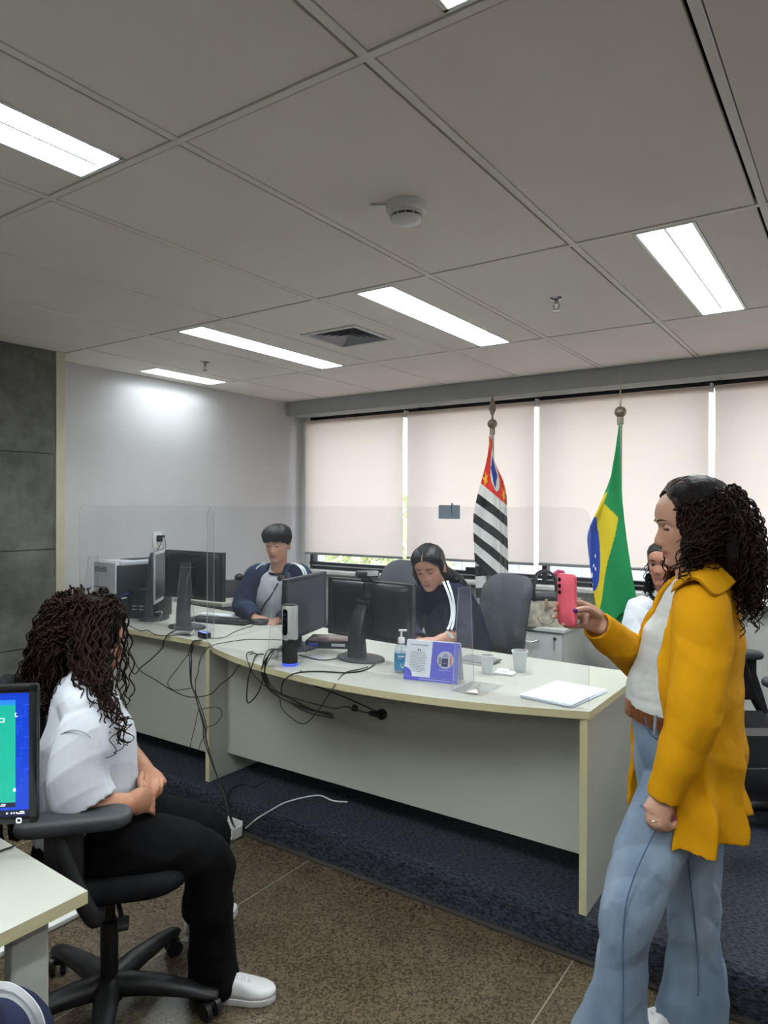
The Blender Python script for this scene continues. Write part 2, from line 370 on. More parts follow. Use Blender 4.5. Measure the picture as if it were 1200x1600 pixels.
# ---- luminaires
M_REF = mat('bright_reflector', (235, 240, 240), 0.25, 0.0, var=0.01)
M_LOU = mat('louvre_metal', (225, 232, 232), 0.25, 0.3, var=0.01)
M_TUBE = mat('fluorescent_tube', (250, 255, 255), 0.3, emit=(226, 250, 252), es=4.0)
llab = {(4, 4): 'lit ceiling light between the air vent and the smoke detector', (6, 4): 'lit ceiling light above the woman in the yellow coat',
        (2, 4): 'lit ceiling light between the air vent and the white side wall', (0, 4): 'short lit ceiling light right against the white side wall',
        (4, 2): 'nearest lit ceiling light, cut by the picture\'s left edge, showing its tubes', (6, 2): 'nearest ceiling light whose corner shows at the top edge of the picture'}
def luminaire(x, y0, y1, key):
    lab = llab.get(key, 'lit ceiling light behind the camera, outside the view')
    t = thing('ceiling_light', lab, 'ceiling light', (x, (y0 + y1) / 2, CE), 0, 'fluorescent ceiling lights')
    w = LW / 2; H = 0.085; l = (y1 - y0) / 2
    h = MB()
    for sx in (-1, 1):
        h.rings([[Vector((sx * (w - 0.002), y, -0.003)), Vector((sx * (w - 0.013), y, -0.003)), Vector((sx * (w - 0.03), y, H - 0.012)), Vector((sx * (w - 0.002), y, H - 0.012))] for y in (-l, l)])
    for sy in (-1, 1):
        h.b2((-w + 0.002, sy * l - 0.006, -0.003), (w - 0.002, sy * l + 0.006, H - 0.012))
    h.b2((-w + 0.002, -l, H - 0.012), (w - 0.002, l, H - 0.006))
    h.build('housing', M_REF, t, False)
    lv = MB()
    lv.b2((-0.004, -l + 0.01, 0.002), (0.004, l - 0.01, 0.03))
    n = max(6, int((y1 - y0) / 0.085))
    for k in range(1, n):
        y = -l + 2 * l * k / n
        for sx in (-1, 1):
            xs = np.linspace(0.004, w - 0.016, 7)
            top = [Vector((sx * q, y, 0.006 + 0.018 * (abs(2 * (j / 6) - 1) ** 2) + 0.010)) for j, q in enumerate(xs)]
            bot = [Vector((sx * q, y, 0.002 + 0.010 * (1 - abs(2 * (j / 6) - 1) ** 2))) for j, q in enumerate(xs)]
            R = [[Vector((p.x, p.y + d, p.z)) for p in (top + bot[::-1])] for d in (-0.001, 0.001)]
            lv.rings(R)
    lv.build('louvre', M_LOU, t, False)
    for sx in (-1, 1):
        MB().cyl((sx * 0.05, -l + 0.04, 0.046), (sx * 0.05, l - 0.04, 0.046), 0.008, n=10).build('tube', M_TUBE, t)
    ld = bpy.data.lights.new('lamp_glow', 'AREA'); ld.shape = 'RECTANGLE'; ld.size = 2 * w - 0.07; ld.size_y = 2 * l - 0.06
    ld.energy = LAMP_W * (2 * l / 1.25) * (0.42 if key[0] == 0 else 1.0); ld.color = (0.94, 0.985, 1.0)
    lo = bpy.data.objects.new('lamp_glow', ld); COL.objects.link(lo); lo.parent = t; lo.location = (0, 0, H - 0.016)
    return t
for (c, r) in LAMPS:
    x = (GX[c] + GX[c + 1]) / 2 if c else -4.27
    y0, y1 = GY[r] + 0.03, GY[r + 1] - 0.022
    if c == 0: y0 = 3.20
    if x < XR - 0.2: luminaire(x, y0, y1, (c, r))
# ---- air vent
vx, vy, hv = (GX[3] + GX[4]) / 2, 3.228, 0.195
M_VENT = mat('vent_aluminium', (150, 150, 156), 0.45, 0.5, var=0.03)
vt = thing('air_vent', 'square louvred air diffuser set in a ceiling tile', 'air vent', (vx, vy, CE))
def sq_ring(a0, z0, a1, z1, th=0.004):
    g = MB()
    for k in range(4):
        M = Matrix.Rotation(k * PI / 2, 4, 'Z')
        q = [(-a0, -a0, z0), (a0, -a0, z0), (a1, -a1, z1), (-a1, -a1, z1)]
        vs = [M @ Vector(p) for p in q] + [M @ Vector((p[0], p[1], p[2] + th)) for p in q]
        g.add(vs, [(3, 2, 1, 0), (4, 5, 6, 7), (0, 1, 5, 4), (1, 2, 6, 5), (2, 3, 7, 6), (3, 0, 4, 7)])
    return g
sq_ring(0.195, -0.006, 0.165, -0.008, 0.008).build('frame', mat('vent_frame', (196, 196, 196), 0.5), vt, False)
for k in range(5):
    a = 0.162 - 0.029 * k
    sq_ring(a, -0.004, a - 0.040, 0.034, 0.0015).build('louvre', M_VENT, vt, False)
MB().b2((-0.19, -0.19, 0.046), (0.19, 0.19, 0.049)).build('duct', M_DARK, vt, False)
# ---- smoke detector
sd = thing('smoke_detector', 'round white smoke detector on the middle ceiling tile', 'smoke detector', (-1.243, 1.93, CE))
M_SD = mat('detector_white', (214, 214, 218), 0.4)
def dz(p): return [(r, -z) for r, z in p]
MB().lathe(dz([(0.004, 0.001), (0.066, 0.001), (0.067, 0.006), (0.066, 0.024), (0.058, 0.030), (0.004, 0.0305)])[::-1], n=40).build('base', M_SD, sd)
MB().lathe(dz([(0.004, 0.029), (0.054, 0.029), (0.055, 0.038), (0.002, 0.0385)])[::-1], n=40).build('body', M_SD, sd)
MB().lathe(dz([(0.004, 0.038), (0.047, 0.038), (0.047, 0.047), (0.004, 0.047)])[::-1], n=40).build('sensor_slot', mat('slot_dark', (38, 40, 44), 0.6), sd)
g = MB()
for k in range(12):
    a = 2 * PI * k / 12; MB().box((0.050 * math.cos(a), 0.050 * math.sin(a), -0.042), (0.007, 0.003, 0.011), rz=a).build('rib', M_SD, sd, False)

MB().lathe(dz([(0.004, 0.046), (0.052, 0.046), (0.050, 0.053), (0.038, 0.060), (0.015, 0.063), (0.001, 0.0635)])[::-1], n=40).build('cap', M_SD, sd)
_tg = at(585, 326, 2.27) - Vector((-1.243, 1.93, CE))
MB().box((-0.070, -0.048, -0.006), (0.062, 0.024, 0.003), rz=0.6, bev=0.001).build('tag', M_WP, sd)
# ---- sprinklers
M_CHR = mat('chrome', (170, 170, 172), 0.2, 0.9)
for (x, y, lb) in ((-1.207, 3.185, 'chrome sprinkler head between the two long ceiling lights'), (-3.72, 3.25, 'chrome sprinkler head near the short light by the side wall')):
    s_ = thing('sprinkler_head', lb, 'sprinkler', (x, y, CE), 0, 'ceiling sprinklers')
    MB().lathe([(0.002, -0.012), (0.018, -0.011), (0.034, -0.004), (0.036, 0.0), (0.002, 0.0)], n=24).build('flange', M_CHR, s_)
    g = MB().cyl((0, 0, -0.03), (0, 0, -0.008), 0.009, 0.011, n=12)
    for sx in (-1, 1): g.tube(crom([(sx * 0.008, 0, -0.025), (sx * 0.014, 0, -0.04), (sx * 0.004, 0, -0.055)], 5), 0.0025, 6)
    g.build('body', M_CHR, s_)
    MB().lathe([(0.001, -0.062), (0.017, -0.060), (0.017, -0.057), (0.001, -0.055)], n=16).build('deflector', M_CHR, s_)
# ---- wall socket with plug
so = thing('wall_socket', 'white socket plate with a black plug on the side wall', 'socket', (WX, 3.46, 1.345))
MB().box((0.005, 0, 0), (0.010, 0.078, 0.125), bev=0.003).build('plate', M_WP, so)
MB().box((0.025, 0.005, 0.012), (0.03, 0.04, 0.05), bev=0.006).box((0.048, 0.015, 0.03), (0.03, 0.03, 0.015), bev=0.004).build('plug', mat('black_plastic', (28, 29, 32), 0.45), so)
# ---- outside: pale building and a tree seen through the gaps
M_FAC = mat('pale_facade', (205, 200, 196), 0.9, var=0.08, scale=0.6)
bd = thing('building', 'pale building across the street seen in the gaps under the blinds', 'building', (-4, 22, -6))
MB().b2((-9, -1, 0), (14, 6, 13)).build('wall', M_FAC, bd, False)
for i in range(11):
    for j in range(4):
        MB().b2((-8.4 + i * 2.05, -1.06, 1.5 + j * 3.0), (-7.2 + i * 2.05, -0.98, 3.2 + j * 3.0)).build('window', mat('far_window', (160, 164, 170), 0.3), bd, False)
tr = thing('tree', 'green leafy tree outside under the corner blind', 'tree', (-9.2, 13.0, -6))
MB().tube([(0, 0, 0), (0.1, 0, 3), (-0.1, 0.1, 5.6)], [0.25, 0.2, 0.12], 10).build('trunk', mat('bark', (90, 75, 60), 0.9), tr)
g = MB()
for k in range(1400):
    d = Vector(rng.normal(size=3)).normalized() * (rng.random() ** 0.4)
    p = Vector((d.x * 2.2, d.y * 1.6, 6.6 + d.z * 1.5)); q = Vector(rng.normal(size=3)).normalized(); w = q.orthogonal().normalized()
    g.add([p - q * .13, p + w * .07, p + q * .13, p - w * .07], [(0, 1, 2, 3)])
tag(g.build('foliage', mat('leaf_green', (176, 184, 138), 0.7, var=0.3, scale=3), tr, False), kind='stuff')
struct('ground_outside', MB().b2((-40, 5.6, -6.3), (40, 60, -6.0)), mat('street', (196, 186, 174), 0.9))

# ================================================================ DESKS
M_LAM = mat('off_white_laminate', (178, 179, 168), 0.38, var=0.02, scale=3)
M_EDGE = mat('cream_edge_band', (196, 190, 152), 0.45, var=0.03)
M_PANEL = mat('grey_laminate', (178, 180, 170), 0.45, var=0.02, scale=2)
TZ = 0.88; TT = 0.028
# right desk, bowed front
dr = thing('desk', 'long off-white desk with a bowed front edge and a grommet hole, holding the calendar', 'desk', (-1.85, 2.85, PLZ), 0, 'off-white office desks')
def arc_front(x0, x1, y_end, sag, n=24):
    return [(x0 + (x1 - x0) * k / n, y_end - sag * (1 - (2 * k / n - 1) ** 2)) for k in range(n + 1)]
fr = [(-2.875, 2.545)] + [(x, y - 0.045 * (x + 2.84) / 2.04) for x, y in arc_front(-2.84, -0.80, 2.502, 0.222)][1:]
poly = fr + [(-0.80, 3.16), (-2.95, 3.27)]
mb = MB().prism(poly, TZ - TT, TZ); mb.m = [0, 0] + [1] * (len(poly)); mb.build('desktop', [M_LAM, M_EDGE], dr, False, world=True)
mb = MB().b2((-0.835, 2.462, PLZ), (-0.81, 3.12, TZ - TT)); mb.m = [0, 0, 0, 0, 0, 0]
mb.build('side_panel', M_PANEL, dr, False, world=True)
MB().b2((-0.836, 2.455, PLZ), (-0.809, 2.462, TZ - TT)).build('edge_band', M_EDGE, dr, False, world=True)
MB().b2((-2.87, 2.525, PLZ), (-2.845, 3.05, TZ - TT)).build('side_panel', M_PANEL, dr, False, world=True)
MB().b2((-2.871, 2.518, PLZ), (-2.844, 2.525, TZ - TT)).build('edge_band', M_EDGE, dr, False, world=True)
MB().b2((-2.844, 2.645, 0.27), (-0.837, 2.663, TZ - TT)).build('modesty_panel', M_PANEL, dr, False, world=True)
# left desk
dl = thing('desk', 'straight off-white desk by the side wall, holding the printer', 'desk', (-3.6, 2.9, PLZ), 0, 'off-white office desks')
poly = [(-4.44, 2.545), (-2.880, 2.545), (-2.954, 3.29), (-4.44, 3.50)]
mb = MB().prism(poly, TZ - TT, TZ); mb.m = [0, 0] + [1] * len(poly); mb.build('desktop', [M_LAM, M_EDGE], dl, False, world=True)
MB().b2((-4.40, 2.625, 0.25), (-2.90, 2.643, TZ - TT)).build('modesty_panel', M_PANEL, dl, False, world=True)
MB().b2((-4.43, 2.57, PLZ), (-4.405, 3.2, TZ - TT)).build('side_panel', M_PANEL, dl, False, world=True)
MB().b2((-2.905, 2.66, PLZ), (-2.88, 3.0, TZ - TT)).build('side_panel', M_PANEL, dl, False, world=True)
# near desk at the left, with monitor
dn = thing('desk', 'white desk in the foreground corner, under the lit monitor', 'desk', (-1.9, 0.75, 0), 0, 'off-white office desks')
poly = [(-1.43, 0.915), (-1.43, -0.45), (-2.3, -0.45), (-2.3, 0.95)]
mb = MB().prism(poly[::-1], 0.74 - TT, 0.74); mb.m = [0, 0] + [1] * 4; mb.build('desktop', [M_LAM, M_EDGE], dn, False, world=True)
for y0 in (0.61, -0.42):
    MB().b2((-1.505, y0 + 0.155, 0.0), (-1.47, y0 + 0.24, 0.712), 0.008).build('leg', mat('grey_leg_laminate', (170, 172, 166), 0.45), dn, False, world=True)
    MB().b2((-2.26, y0, 0.0), (-2.235, y0 + 0.24, 0.712), 0.001).build('leg', M_PANEL, dn, False, world=True)
# low white return against the side wall
dt = thing('side_table', 'low white return table against the side wall behind the dark monitor', 'table', (-4.25, 4.05, PLZ))
MB().b2((-4.49, 3.62, 0.852), (-3.95, 4.85, TZ), 0.002).build('table_top', M_LAM, dt, False, world=True)
MB().b2((-4.46, 3.66, PLZ), (-4.0, 3.69, 0.852)).build('panel', M_PANEL, dt, False, world=True)
MB().b2((-4.46, 4.78, PLZ), (-4.0, 4.81, 0.852)).build('panel', M_PANEL, dt, False, world=True)
# cabinet by the window
M_CAB = mat('light_grey_cabinet', (206, 208, 204), 0.45, var=0.02)
M_HAND = mat('satin_handle', (190, 190, 190), 0.3, 0.7)
cb = thing('drawer_cabinet', 'light grey drawer cabinet with a lock and keys, under the handbag', 'cabinet', (-1.83, 4.62, PLZ), 0)
MB().b2((-0.215, -0.20, 0.02), (0.215, 0.25, 0.64), 0.002).build('body', M_CAB, cb, False)
MB().b2((-0.235, -0.235, 0.64), (0.235, 0.26, 0.665), 0.004).build('top', M_CAB, cb, False)
for k, (z0, z1) in enumerate(((0.445, 0.628), (0.24, 0.435), (0.035, 0.23))):
    d = MB().b2((-0.213, -0.222, z0), (0.213, -0.202, z1), 0.003).build('drawer', M_CAB, cb, False)
    MB().tube(crom([(-0.05, -0.222, z1 - 0.05), (-0.045, -0.240, z1 - 0.055), (0, -0.248, z1 - 0.066), (0.045, -0.240, z1 - 0.055), (0.05, -0.222, z1 - 0.05)], 5), 0.006, 8).build('handle', M_HAND, d)
    if k == 0:
        MB().cyl((0.165, -0.223, z1 - 0.03), (0.165, -0.232, z1 - 0.03), 0.011, n=14).build('lock', mat('dark_lock', (50, 50, 52), 0.4, 0.5), d)
        MB().box((0.163, -0.234, z1 - 0.075), (0.008, 0.002, 0.06), rx=0.03).build('key', M_HAND, d)
for k in (-1, 1):
    for j in (-0.15, 0.2): MB().cyl((k * 0.17, j, 0), (k * 0.17, j, 0.021), 0.02, n=10).build('foot', mat('black_plastic', (28, 29, 32), 0.45), cb)
M_BLK = MATS['black_plastic']
# floor duct and power box at the foot of the platform
fd = thing('floor_duct', 'white cable duct running over the stone floor behind the office chair', 'duct', (-2.535, 1.2, 0))
MB().b2((-0.022, -1.6, 0), (0.022, 1.14, 0.022), 0.006).build('cover', M_WP, fd)
px = thing('power_box', 'white open floor socket box at the foot of the carpeted step', 'socket box', (-2.535, 2.392, 0))
MB().b2((-0.05, -0.048, 0), (0.05, 0.022, 0.006), 0.001).b2((-0.05, -0.048, 0), (-0.044, 0.022, 0.055), 0.001).b2((0.044, -0.048, 0), (0.05, 0.022, 0.055), 0.001).b2((-0.05, 0.016, 0), (0.05, 0.022, 0.075), 0.001).b2((-0.05, -0.048, 0), (0.05, -0.042, 0.018), 0.001).build('tray', M_WP, px, False)
MB().b2((-0.03, -0.03, 0.006), (0.03, 0.012, 0.022), 0.003).build('socket', mat('dark_socket', (40, 36, 36), 0.5), px)

# ================================================================ OFFICE CHAIRS
M_CH = mat('charcoal_fabric', (24, 25, 28), 0.85, var=0.12, scale=60, bump=0.2, bscale=500, spec=0.25)
M_CHP = mat('charcoal_plastic', (22, 22, 25), 0.5, var=0.05, bump=0.05, bscale=300)
M_CHG = mat('grey_fabric', (74, 76, 80), 0.9, var=0.10, scale=60, bump=0.2, bscale=500, spec=0.25)
def pad(mb, outline, z0, z1, bulge=0.0, M=None):
    """cushion: rounded outline lofted with soft edges"""
    n = len(outline); R = []
    cx = sum(p[0] for p in outline) / n; cy = sum(p[1] for p in outline) / n
    for (t, s) in ((0, 0.80), (0.03, 0.92), (0.18, 0.985), (0.45, 1.0), (0.75, 0.985), (0.93, 0.93), (1.0, 0.84), (1.0, 0.4)):
        z = z0 + (z1 - z0) * t + (bulge if s < 0.5 else 0)
        R.append([Vector((cx + (p[0] - cx) * s, cy + (p[1] - cy) * s, z)) for p in outline])
    if M: R = [[M @ p for p in r] for r in R]
    return mb.rings(R)
def office_chair(label, loc, rz, fab, arms=True, group='office chairs', zs=0.49, back_h=0.46, base_rot=0.3, armz=0.70, ay=0.0):
    c = thing('office_chair', label, 'chair', loc, rz, group)
    o = [(x * (1.0 - 0.06 * (y < 0)), y) for x, y in rrect(0.49, 0.47, 0.11, 6)]
    pad(MB(), o, zs - 0.075, zs, 0.004).build('seat', fab, c, angle=180)
    MB().box((0, 0, zs - 0.09), (0.2, 0.26, 0.035), bev=0.01).build('mechanism', M_CHP, c)
    MB().tube([(0.08, 0.02, zs - 0.09), (0.25, 0.05, zs - 0.10)], 0.007, 8).box((0.27, 0.055, zs - 0.103), (0.06, 0.03, 0.014), bev=0.005).build('lever', M_CHP, c)
    Mb = Matrix.Translation((0, -0.245, zs + 0.10)) @ Matrix.Rotation(math.radians(100), 4, 'X')
    g = MB(); R = []
    ob = rrect(0.45, back_h, 0.12, 7)
    for (t, s) in ((-0.03, 0.86), (-0.024, 0.95), (0.0, 1.0), (0.024, 0.96), (0.034, 0.85), (0.036, 0.45)):
        R.append([Mb @ Vector((p[0] * s, p[1] * s + back_h / 2, -t - 0.10 * (p[0] * s) ** 2 / 0.2 - 0.035 * math.sin((p[1] * s / back_h + 0.5) * PI))) for p in ob])
    g.rings(R).build('backrest', fab, c, angle=180)
    MB().tube(crom([(0, -0.10, zs - 0.09), (0, -0.26, zs - 0.07), (0, -0.315, zs + 0.04), (0, -0.33, zs + 0.25)], 6), [0.02 + 0.004 * (i % 2 == 0) for i in range(19)], 10).build('back_bar', M_CHP, c)
    if arms:
        for s in (-1, 1):
            MB().tube(crom([(s * 0.16, -0.02, zs - 0.09), (s * 0.285, -0.02, zs - 0.07), (s * 0.30, -0.02 + ay / 2, zs + 0.05), (s * 0.285, -0.01 + ay, armz - 0.01)], 6), 0.023, 10).box((s * 0.292, -0.015 + ay * 0.8, (zs + armz) / 2 + 0.02), (0.03, 0.10, armz - zs - 0.02), bev=0.012).build('arm_post', M_CHP, c)
            oa = [(s * 0.285 + x * (1 + 0.10 * (y > 0)), y + 0.03 + ay) for x, y in rrect(0.095, 0.30, 0.045, 6)]
            pad(MB(), oa, armz - 0.012, armz + 0.026).build('arm_pad', M_CHG if fab is M_CHG else mat('arm_pad_grey', (46, 48, 52), 0.6, var=0.05), c, angle=180)
    MB().cyl((0, 0, 0.10), (0, 0, 0.30), 0.027, n=18).cyl((0, 0, 0.28), (0, 0, zs - 0.10), 0.018, n=16).cyl((0, 0, 0.055), (0, 0, 0.11), 0.045, 0.036, n=18).build('gas_column', M_CHP, c)
    for k in range(5):
        a = base_rot + 2 * PI * k / 5; d = Vector((math.cos(a), math.sin(a), 0)); q = Vector((-d.y, d.x, 0)); R = []
        for t, z, w, h in ((0.02, 0.098, 0.042, 0.036), (0.12, 0.102, 0.037, 0.031), (0.24, 0.092, 0.031, 0.024), (0.325, 0.078, 0.026, 0.017), (0.345, 0.073, 0.017, 0.010)):
            R.append([d * t + q * w * math.cos(u) + Vector((0, 0, z + h * math.sin(u))) for u in np.linspace(0, 2 * PI, 12, endpoint=False)])
        lg = MB().rings(R).build('base_leg', M_CHP, c)
        e = d * 0.322; g = MB()
        a2 = a + 0.9; qq = Vector((math.cos(a2), math.sin(a2), 0))
        for s in (-1, 1):
            g.cyl(e + qq * (s * 0.010) + Vector((0, 0, 0.028)), e + qq * (s * 0.026) + Vector((0, 0, 0.028)), 0.028, n=16)
        g.cyl(e + Vector((0, 0, 0.028)), e + Vector((0, 0, 0.075)), 0.009, n=8)
        g.box(e + Vector((0, 0, 0.045)), (0.03, 0.03, 0.03), rz=a2, bev=0.01)
        g.build('caster', M_BLK, lg)
    return c

# ================================================================ THINGS ON THE DESKS
M_MON = mat('monitor_black', (24, 25, 28), 0.35, var=0.04)
M_MONG = mat('monitor_grey', (52, 54, 60), 0.4, var=0.04)
M_SCR = mat('dark_screen', (46, 49, 56), 0.22, var=0.03)
M_SIL = mat('silver_plastic', (190, 192, 194), 0.35, 0.2)
def monitor(label, A, B, h, z0, body=None, bez=None, ztab=TZ, stand=True, scr=None, tilt=0.0, foot=0.0):
    """screen front from A to B (left to right as its user sees it)"""
    body = body or M_MON; A = Vector(A); B = Vector(B); d = (B - A).to_2d(); w = d.length; rz = math.atan2(d.y, d.x)
    c = (A + B) / 2
    t = thing('monitor', label, 'monitor', (c.x, c.y, ztab), rz, 'computer monitors')
    z = z0 - ztab
    MB().box((0, 0.018, z + h / 2), (w, 0.022, h), bev=0.006).build('casing', body, t)
    g = MB(); R = []
    for y, s in ((0.028, 0.94), (0.04, 0.90), (0.052, 0.72), (0.056, 0.4)):
        R.append([Vector((x * s, y, z + h / 2 + q * s)) for x, q in rrect(w, h, 0.03, 4)])
    g.rings(R[::-1]).build('back_shell', body, t)
    b = 0.018
    g = MB().b2((-w / 2, 0, z), (w / 2, 0.009, z + b), 0.002).b2((-w / 2, 0, z + h - b), (w / 2, 0.009, z + h), 0.002)
    g.b2((-w / 2, 0, z), (-w / 2 + b, 0.009, z + h), 0.002).b2((w / 2 - b, 0, z), (w / 2, 0.009, z + h), 0.002).build('bezel', bez or body, t)
    MB().b2((-w / 2 + b - 0.002, 0.003, z + b - 0.002), (w / 2 - b + 0.002, 0.008, z + h - b + 0.002)).build('screen', scr or M_SCR, t, False)
    if stand:
        g = MB(); R = []
        for zz, ww, yy, dd in ((0.012, 0.045, 0.075 + foot, 0.028), (0.10, 0.042, 0.078 + foot, 0.024), (z + h * 0.45, 0.040, 0.072 + foot * .5, 0.020), (z + h * 0.60, 0.036, 0.064, 0.014)):
            R.append([Vector((x, y + yy, zz)) for x, y in rrect(ww * 2, dd * 2, 0.012, 4)])
        g.rings(R).box((0, 0.062, z + h / 2), (0.10, 0.022, 0.10), bev=0.006).build('stand', body, t)
        MB().rings([[Vector((1.28 * q * 0.10 * math.cos(a), 0.05 + foot + q * 0.095 * math.sin(a), zz)) for a in np.linspace(0, 2 * PI, 32, endpoint=False)] for q, zz in ((0.97, 0), (1.0, 0.004), (0.97, 0.012), (0.5, 0.017))]).build('base', M_MONG, t)
    return t
m = monitor('black monitor seen from behind with a webcam on top, middle of the desk', at(650, 960, 3.22), at(518, 960, 3.56), 0.285, 0.965, foot=0.03)
MB().box((0.05, 0.0585, 0.155), (0.05, 0.002, 0.035)).build('sticker', mat('paper_label', (150, 156, 156), 0.6), m, False)
monitor('grey-faced dark monitor turned sideways behind the cylinder camera', (-2.276, 2.498, 0), (-2.408, 2.954, 0), 0.30, 0.955, bez=M_MONG, scr=mat('grey_off_screen', (62, 63, 69), 0.3, var=0.03))
monitor('black monitor seen from behind near the boy, by the gooseneck microphone', at(353, 908, 4.10), at(263, 908, 4.38), 0.29, 1.045, foot=0.02)
monitor('narrow monitor seen edge-on with a silver bezel, beside the printer', at(242, 908, 4.30), at(263, 908, 4.72), 0.32, 1.0, bez=M_SIL, body=mat('monitor_slate', (58, 62, 68), 0.4, var=0.04))
# webcam on the middle monitor
wc = thing('webcam', 'black webcam clipped on top of the middle monitor', 'webcam', at(574, 906, 3.37), math.radians(52))
MB().box((0.0, 0, 0.028), (0.115, 0.045, 0.034), bev=0.012, seg=3).build('body', M_BLK, wc)
MB().box((-0.005, -0.005, 0.0), (0.05, 0.04, 0.02), bev=0.005).box((-0.01, -0.042, -0.045), (0.045, 0.026, 0.075), bev=0.006).build('clip', M_MON, wc)
MB().box((0.02, -0.0235, 0.03), (0.055, 0.002, 0.02), bev=0.0009).build('face_plate', M_SIL, wc)
# cylinder conference camera
tw = thing('conference_camera', 'silver and black cylindrical video camera glowing blue at its base', 'camera', onz(453, 1039, TZ), math.radians(3))
MB().lathe([(0.001, 0.0), (0.034, 0.0), (0.035, 0.002), (0.035, 0.0025)], n=32).build('foot', M_BLK, tw)
MB().lathe([(0.001, 0.0026), (0.0352, 0.0026), (0.0355, 0.011), (0.001, 0.0112)], n=32).build('light_ring', mat('blue_light', (40, 60, 230), 0.4, emit=(48, 62, 255), es=1.6), tw)
MB().lathe([(0.001, 0.0113), (0.035, 0.0113), (0.035, 0.118), (0.001, 0.1185)], n=32).build('speaker_grille', mat('black_mesh', (24, 24, 26), 0.7, bump=0.4, bscale=900), tw)
MB().lathe([(0.001, 0.119), (0.036, 0.119), (0.0362, 0.122), (0.0362, 0.268), (0.034, 0.273), (0.001, 0.2735)], n=32).build('shell', mat('brushed_silver', (186, 190, 188), 0.35, 0.35, var=0.03), tw)
MB().lathe([(0.001, 0.2735), (0.033, 0.2735), (0.032, 0.278), (0.001, 0.279)], n=32).build('top_cap', M_BLK, tw)
def on_cyl(r, pts, z0):
    return [Vector((r * math.sin(x / r), -r * math.cos(x / r), z0 + y)) for x, y in pts]
_o = rrect(0.028, 0.118, 0.0135, 8)
MB().rings([on_cyl(0.0366, _o, 0.2), on_cyl(0.0385, _o, 0.2), on_cyl(0.0386, [(x * .2, y * .2) for x, y in _o], 0.2)]).build('lens_window', mat('gloss_black', (10, 10, 12), 0.12), tw)
for z, r_ in ((0.235, 0.0085), (0.215, 0.005), (0.185, 0.007), (0.165, 0.004)):
    MB().cyl((0, -0.0385, z), (0, -0.0398, z), r_, n=16).build('lens', mat('lens_glass', (40, 44, 60), 0.08), tw)
# mini computer
mp = thing('mini_computer', 'flat black computer box with a brown lid behind the cylinder camera', 'computer', (-2.30, 2.86, TZ), math.radians(28))
MB().b2((-0.115, -0.09, 0.004), (0.115, 0.09, 0.036), 0.004).build('body', M_MON, mp)
MB().b2((-0.114, -0.089, 0.036), (0.114, 0.089, 0.041), 0.002).build('lid', mat('brown_gloss_lid', (86, 70, 70), 0.25), mp)
MB().b2((0.02, -0.0915, 0.012), (0.09, -0.0895, 0.026)).build('label', M_SIL, mp, False)
MB().b2((-0.10, -0.105, 0.010), (-0.05, -0.0885, 0.026), 0.003).build('blue_plug', mat('vga_blue', (30, 50, 150), 0.5), mp)
for x in (-0.09, 0.09):
    for y in (-0.07, 0.07): MB().cyl((x, y, 0), (x, y, 0.004), 0.01, n=8).build('foot', M_BLK, mp)
# printer
pr = thing('printer', 'white and dark grey laser printer on the desk by the side wall', 'printer', (-4.06, 2.94, TZ))
M_PW = mat('printer_white', (196, 200, 204), 0.45, var=0.02); M_PD = mat('printer_dark', (44, 46, 50), 0.5, var=0.04)
MB().b2((-0.12, -0.215, 0.0), (0.118, 0.21, 0.345), 0.008).build('body', M_PD, pr)
MB().b2((-0.122, -0.225, 0.01), (0.112, -0.19, 0.362), 0.006).build('rear_panel', M_PW, pr)
MB().b2((-0.122, -0.19, 0.338), (0.119, 0.215, 0.368), 0.008).build('top_cover', M_PW, pr)
MB().b2((-0.08, -0.06, 0.3675), (0.08, 0.16, 0.3705), 0.001).build('output_tray', M_PD, pr)
for k in range(4): MB().b2((-0.108, -0.2265, 0.325 - k * 0.009), (0.02, -0.2245, 0.329 - k * 0.009)).build('vent_slot', M_PD, pr, False)
MB().b2((-0.12, -0.2265, 0.195), (0.03, -0.2245, 0.201)).build('seam', M_PD, pr, False)
MB().b2((-0.11, -0.2275, 0.02), (0.025, -0.2245, 0.115)).build('socket_recess', M_PD, pr, False)
MB().b2((-0.10, -0.2262, 0.13), (0.09, -0.2248, 0.17)).build('rating_label', mat('light_label', (176, 180, 184), 0.5), pr, False)
MB().b2((0.1185, 0.04, 0.25), (0.1195, 0.09, 0.29)).build('sticker', mat('white_sticker', (200, 204, 206), 0.5), pr, False)
# black power box
ub = thing('power_supply', 'black box with a lettered face and cables, beside the printer', 'power supply', onz(222, 966, TZ), math.radians(20))
MB().b2((-0.115, -0.005, 0.006), (0.115, 0.17, 0.185), 0.008).build('case', M_MON, ub)
for k in range(5): MB().b2((-0.07 + (k % 3) * 0.05, -0.0063, 0.075 - 0.022 * (k // 3)), (-0.035 + (k % 3) * 0.05, -0.0048, 0.082 - 0.022 * (k // 3))).build('print_line', mat('print_grey', (150, 156, 160), 0.5), ub, False)
for k in range(2):
    MB().b2((-0.128, 0.02, 0.11 - k * 0.07), (-0.112, 0.06, 0.155 - k * 0.07), 0.003).build('plug', M_WP, ub)
MB().b2((-0.09, -0.02, 0.0), (0.1, 0.16, 0.007), 0.001).build('base', M_BLK, ub)
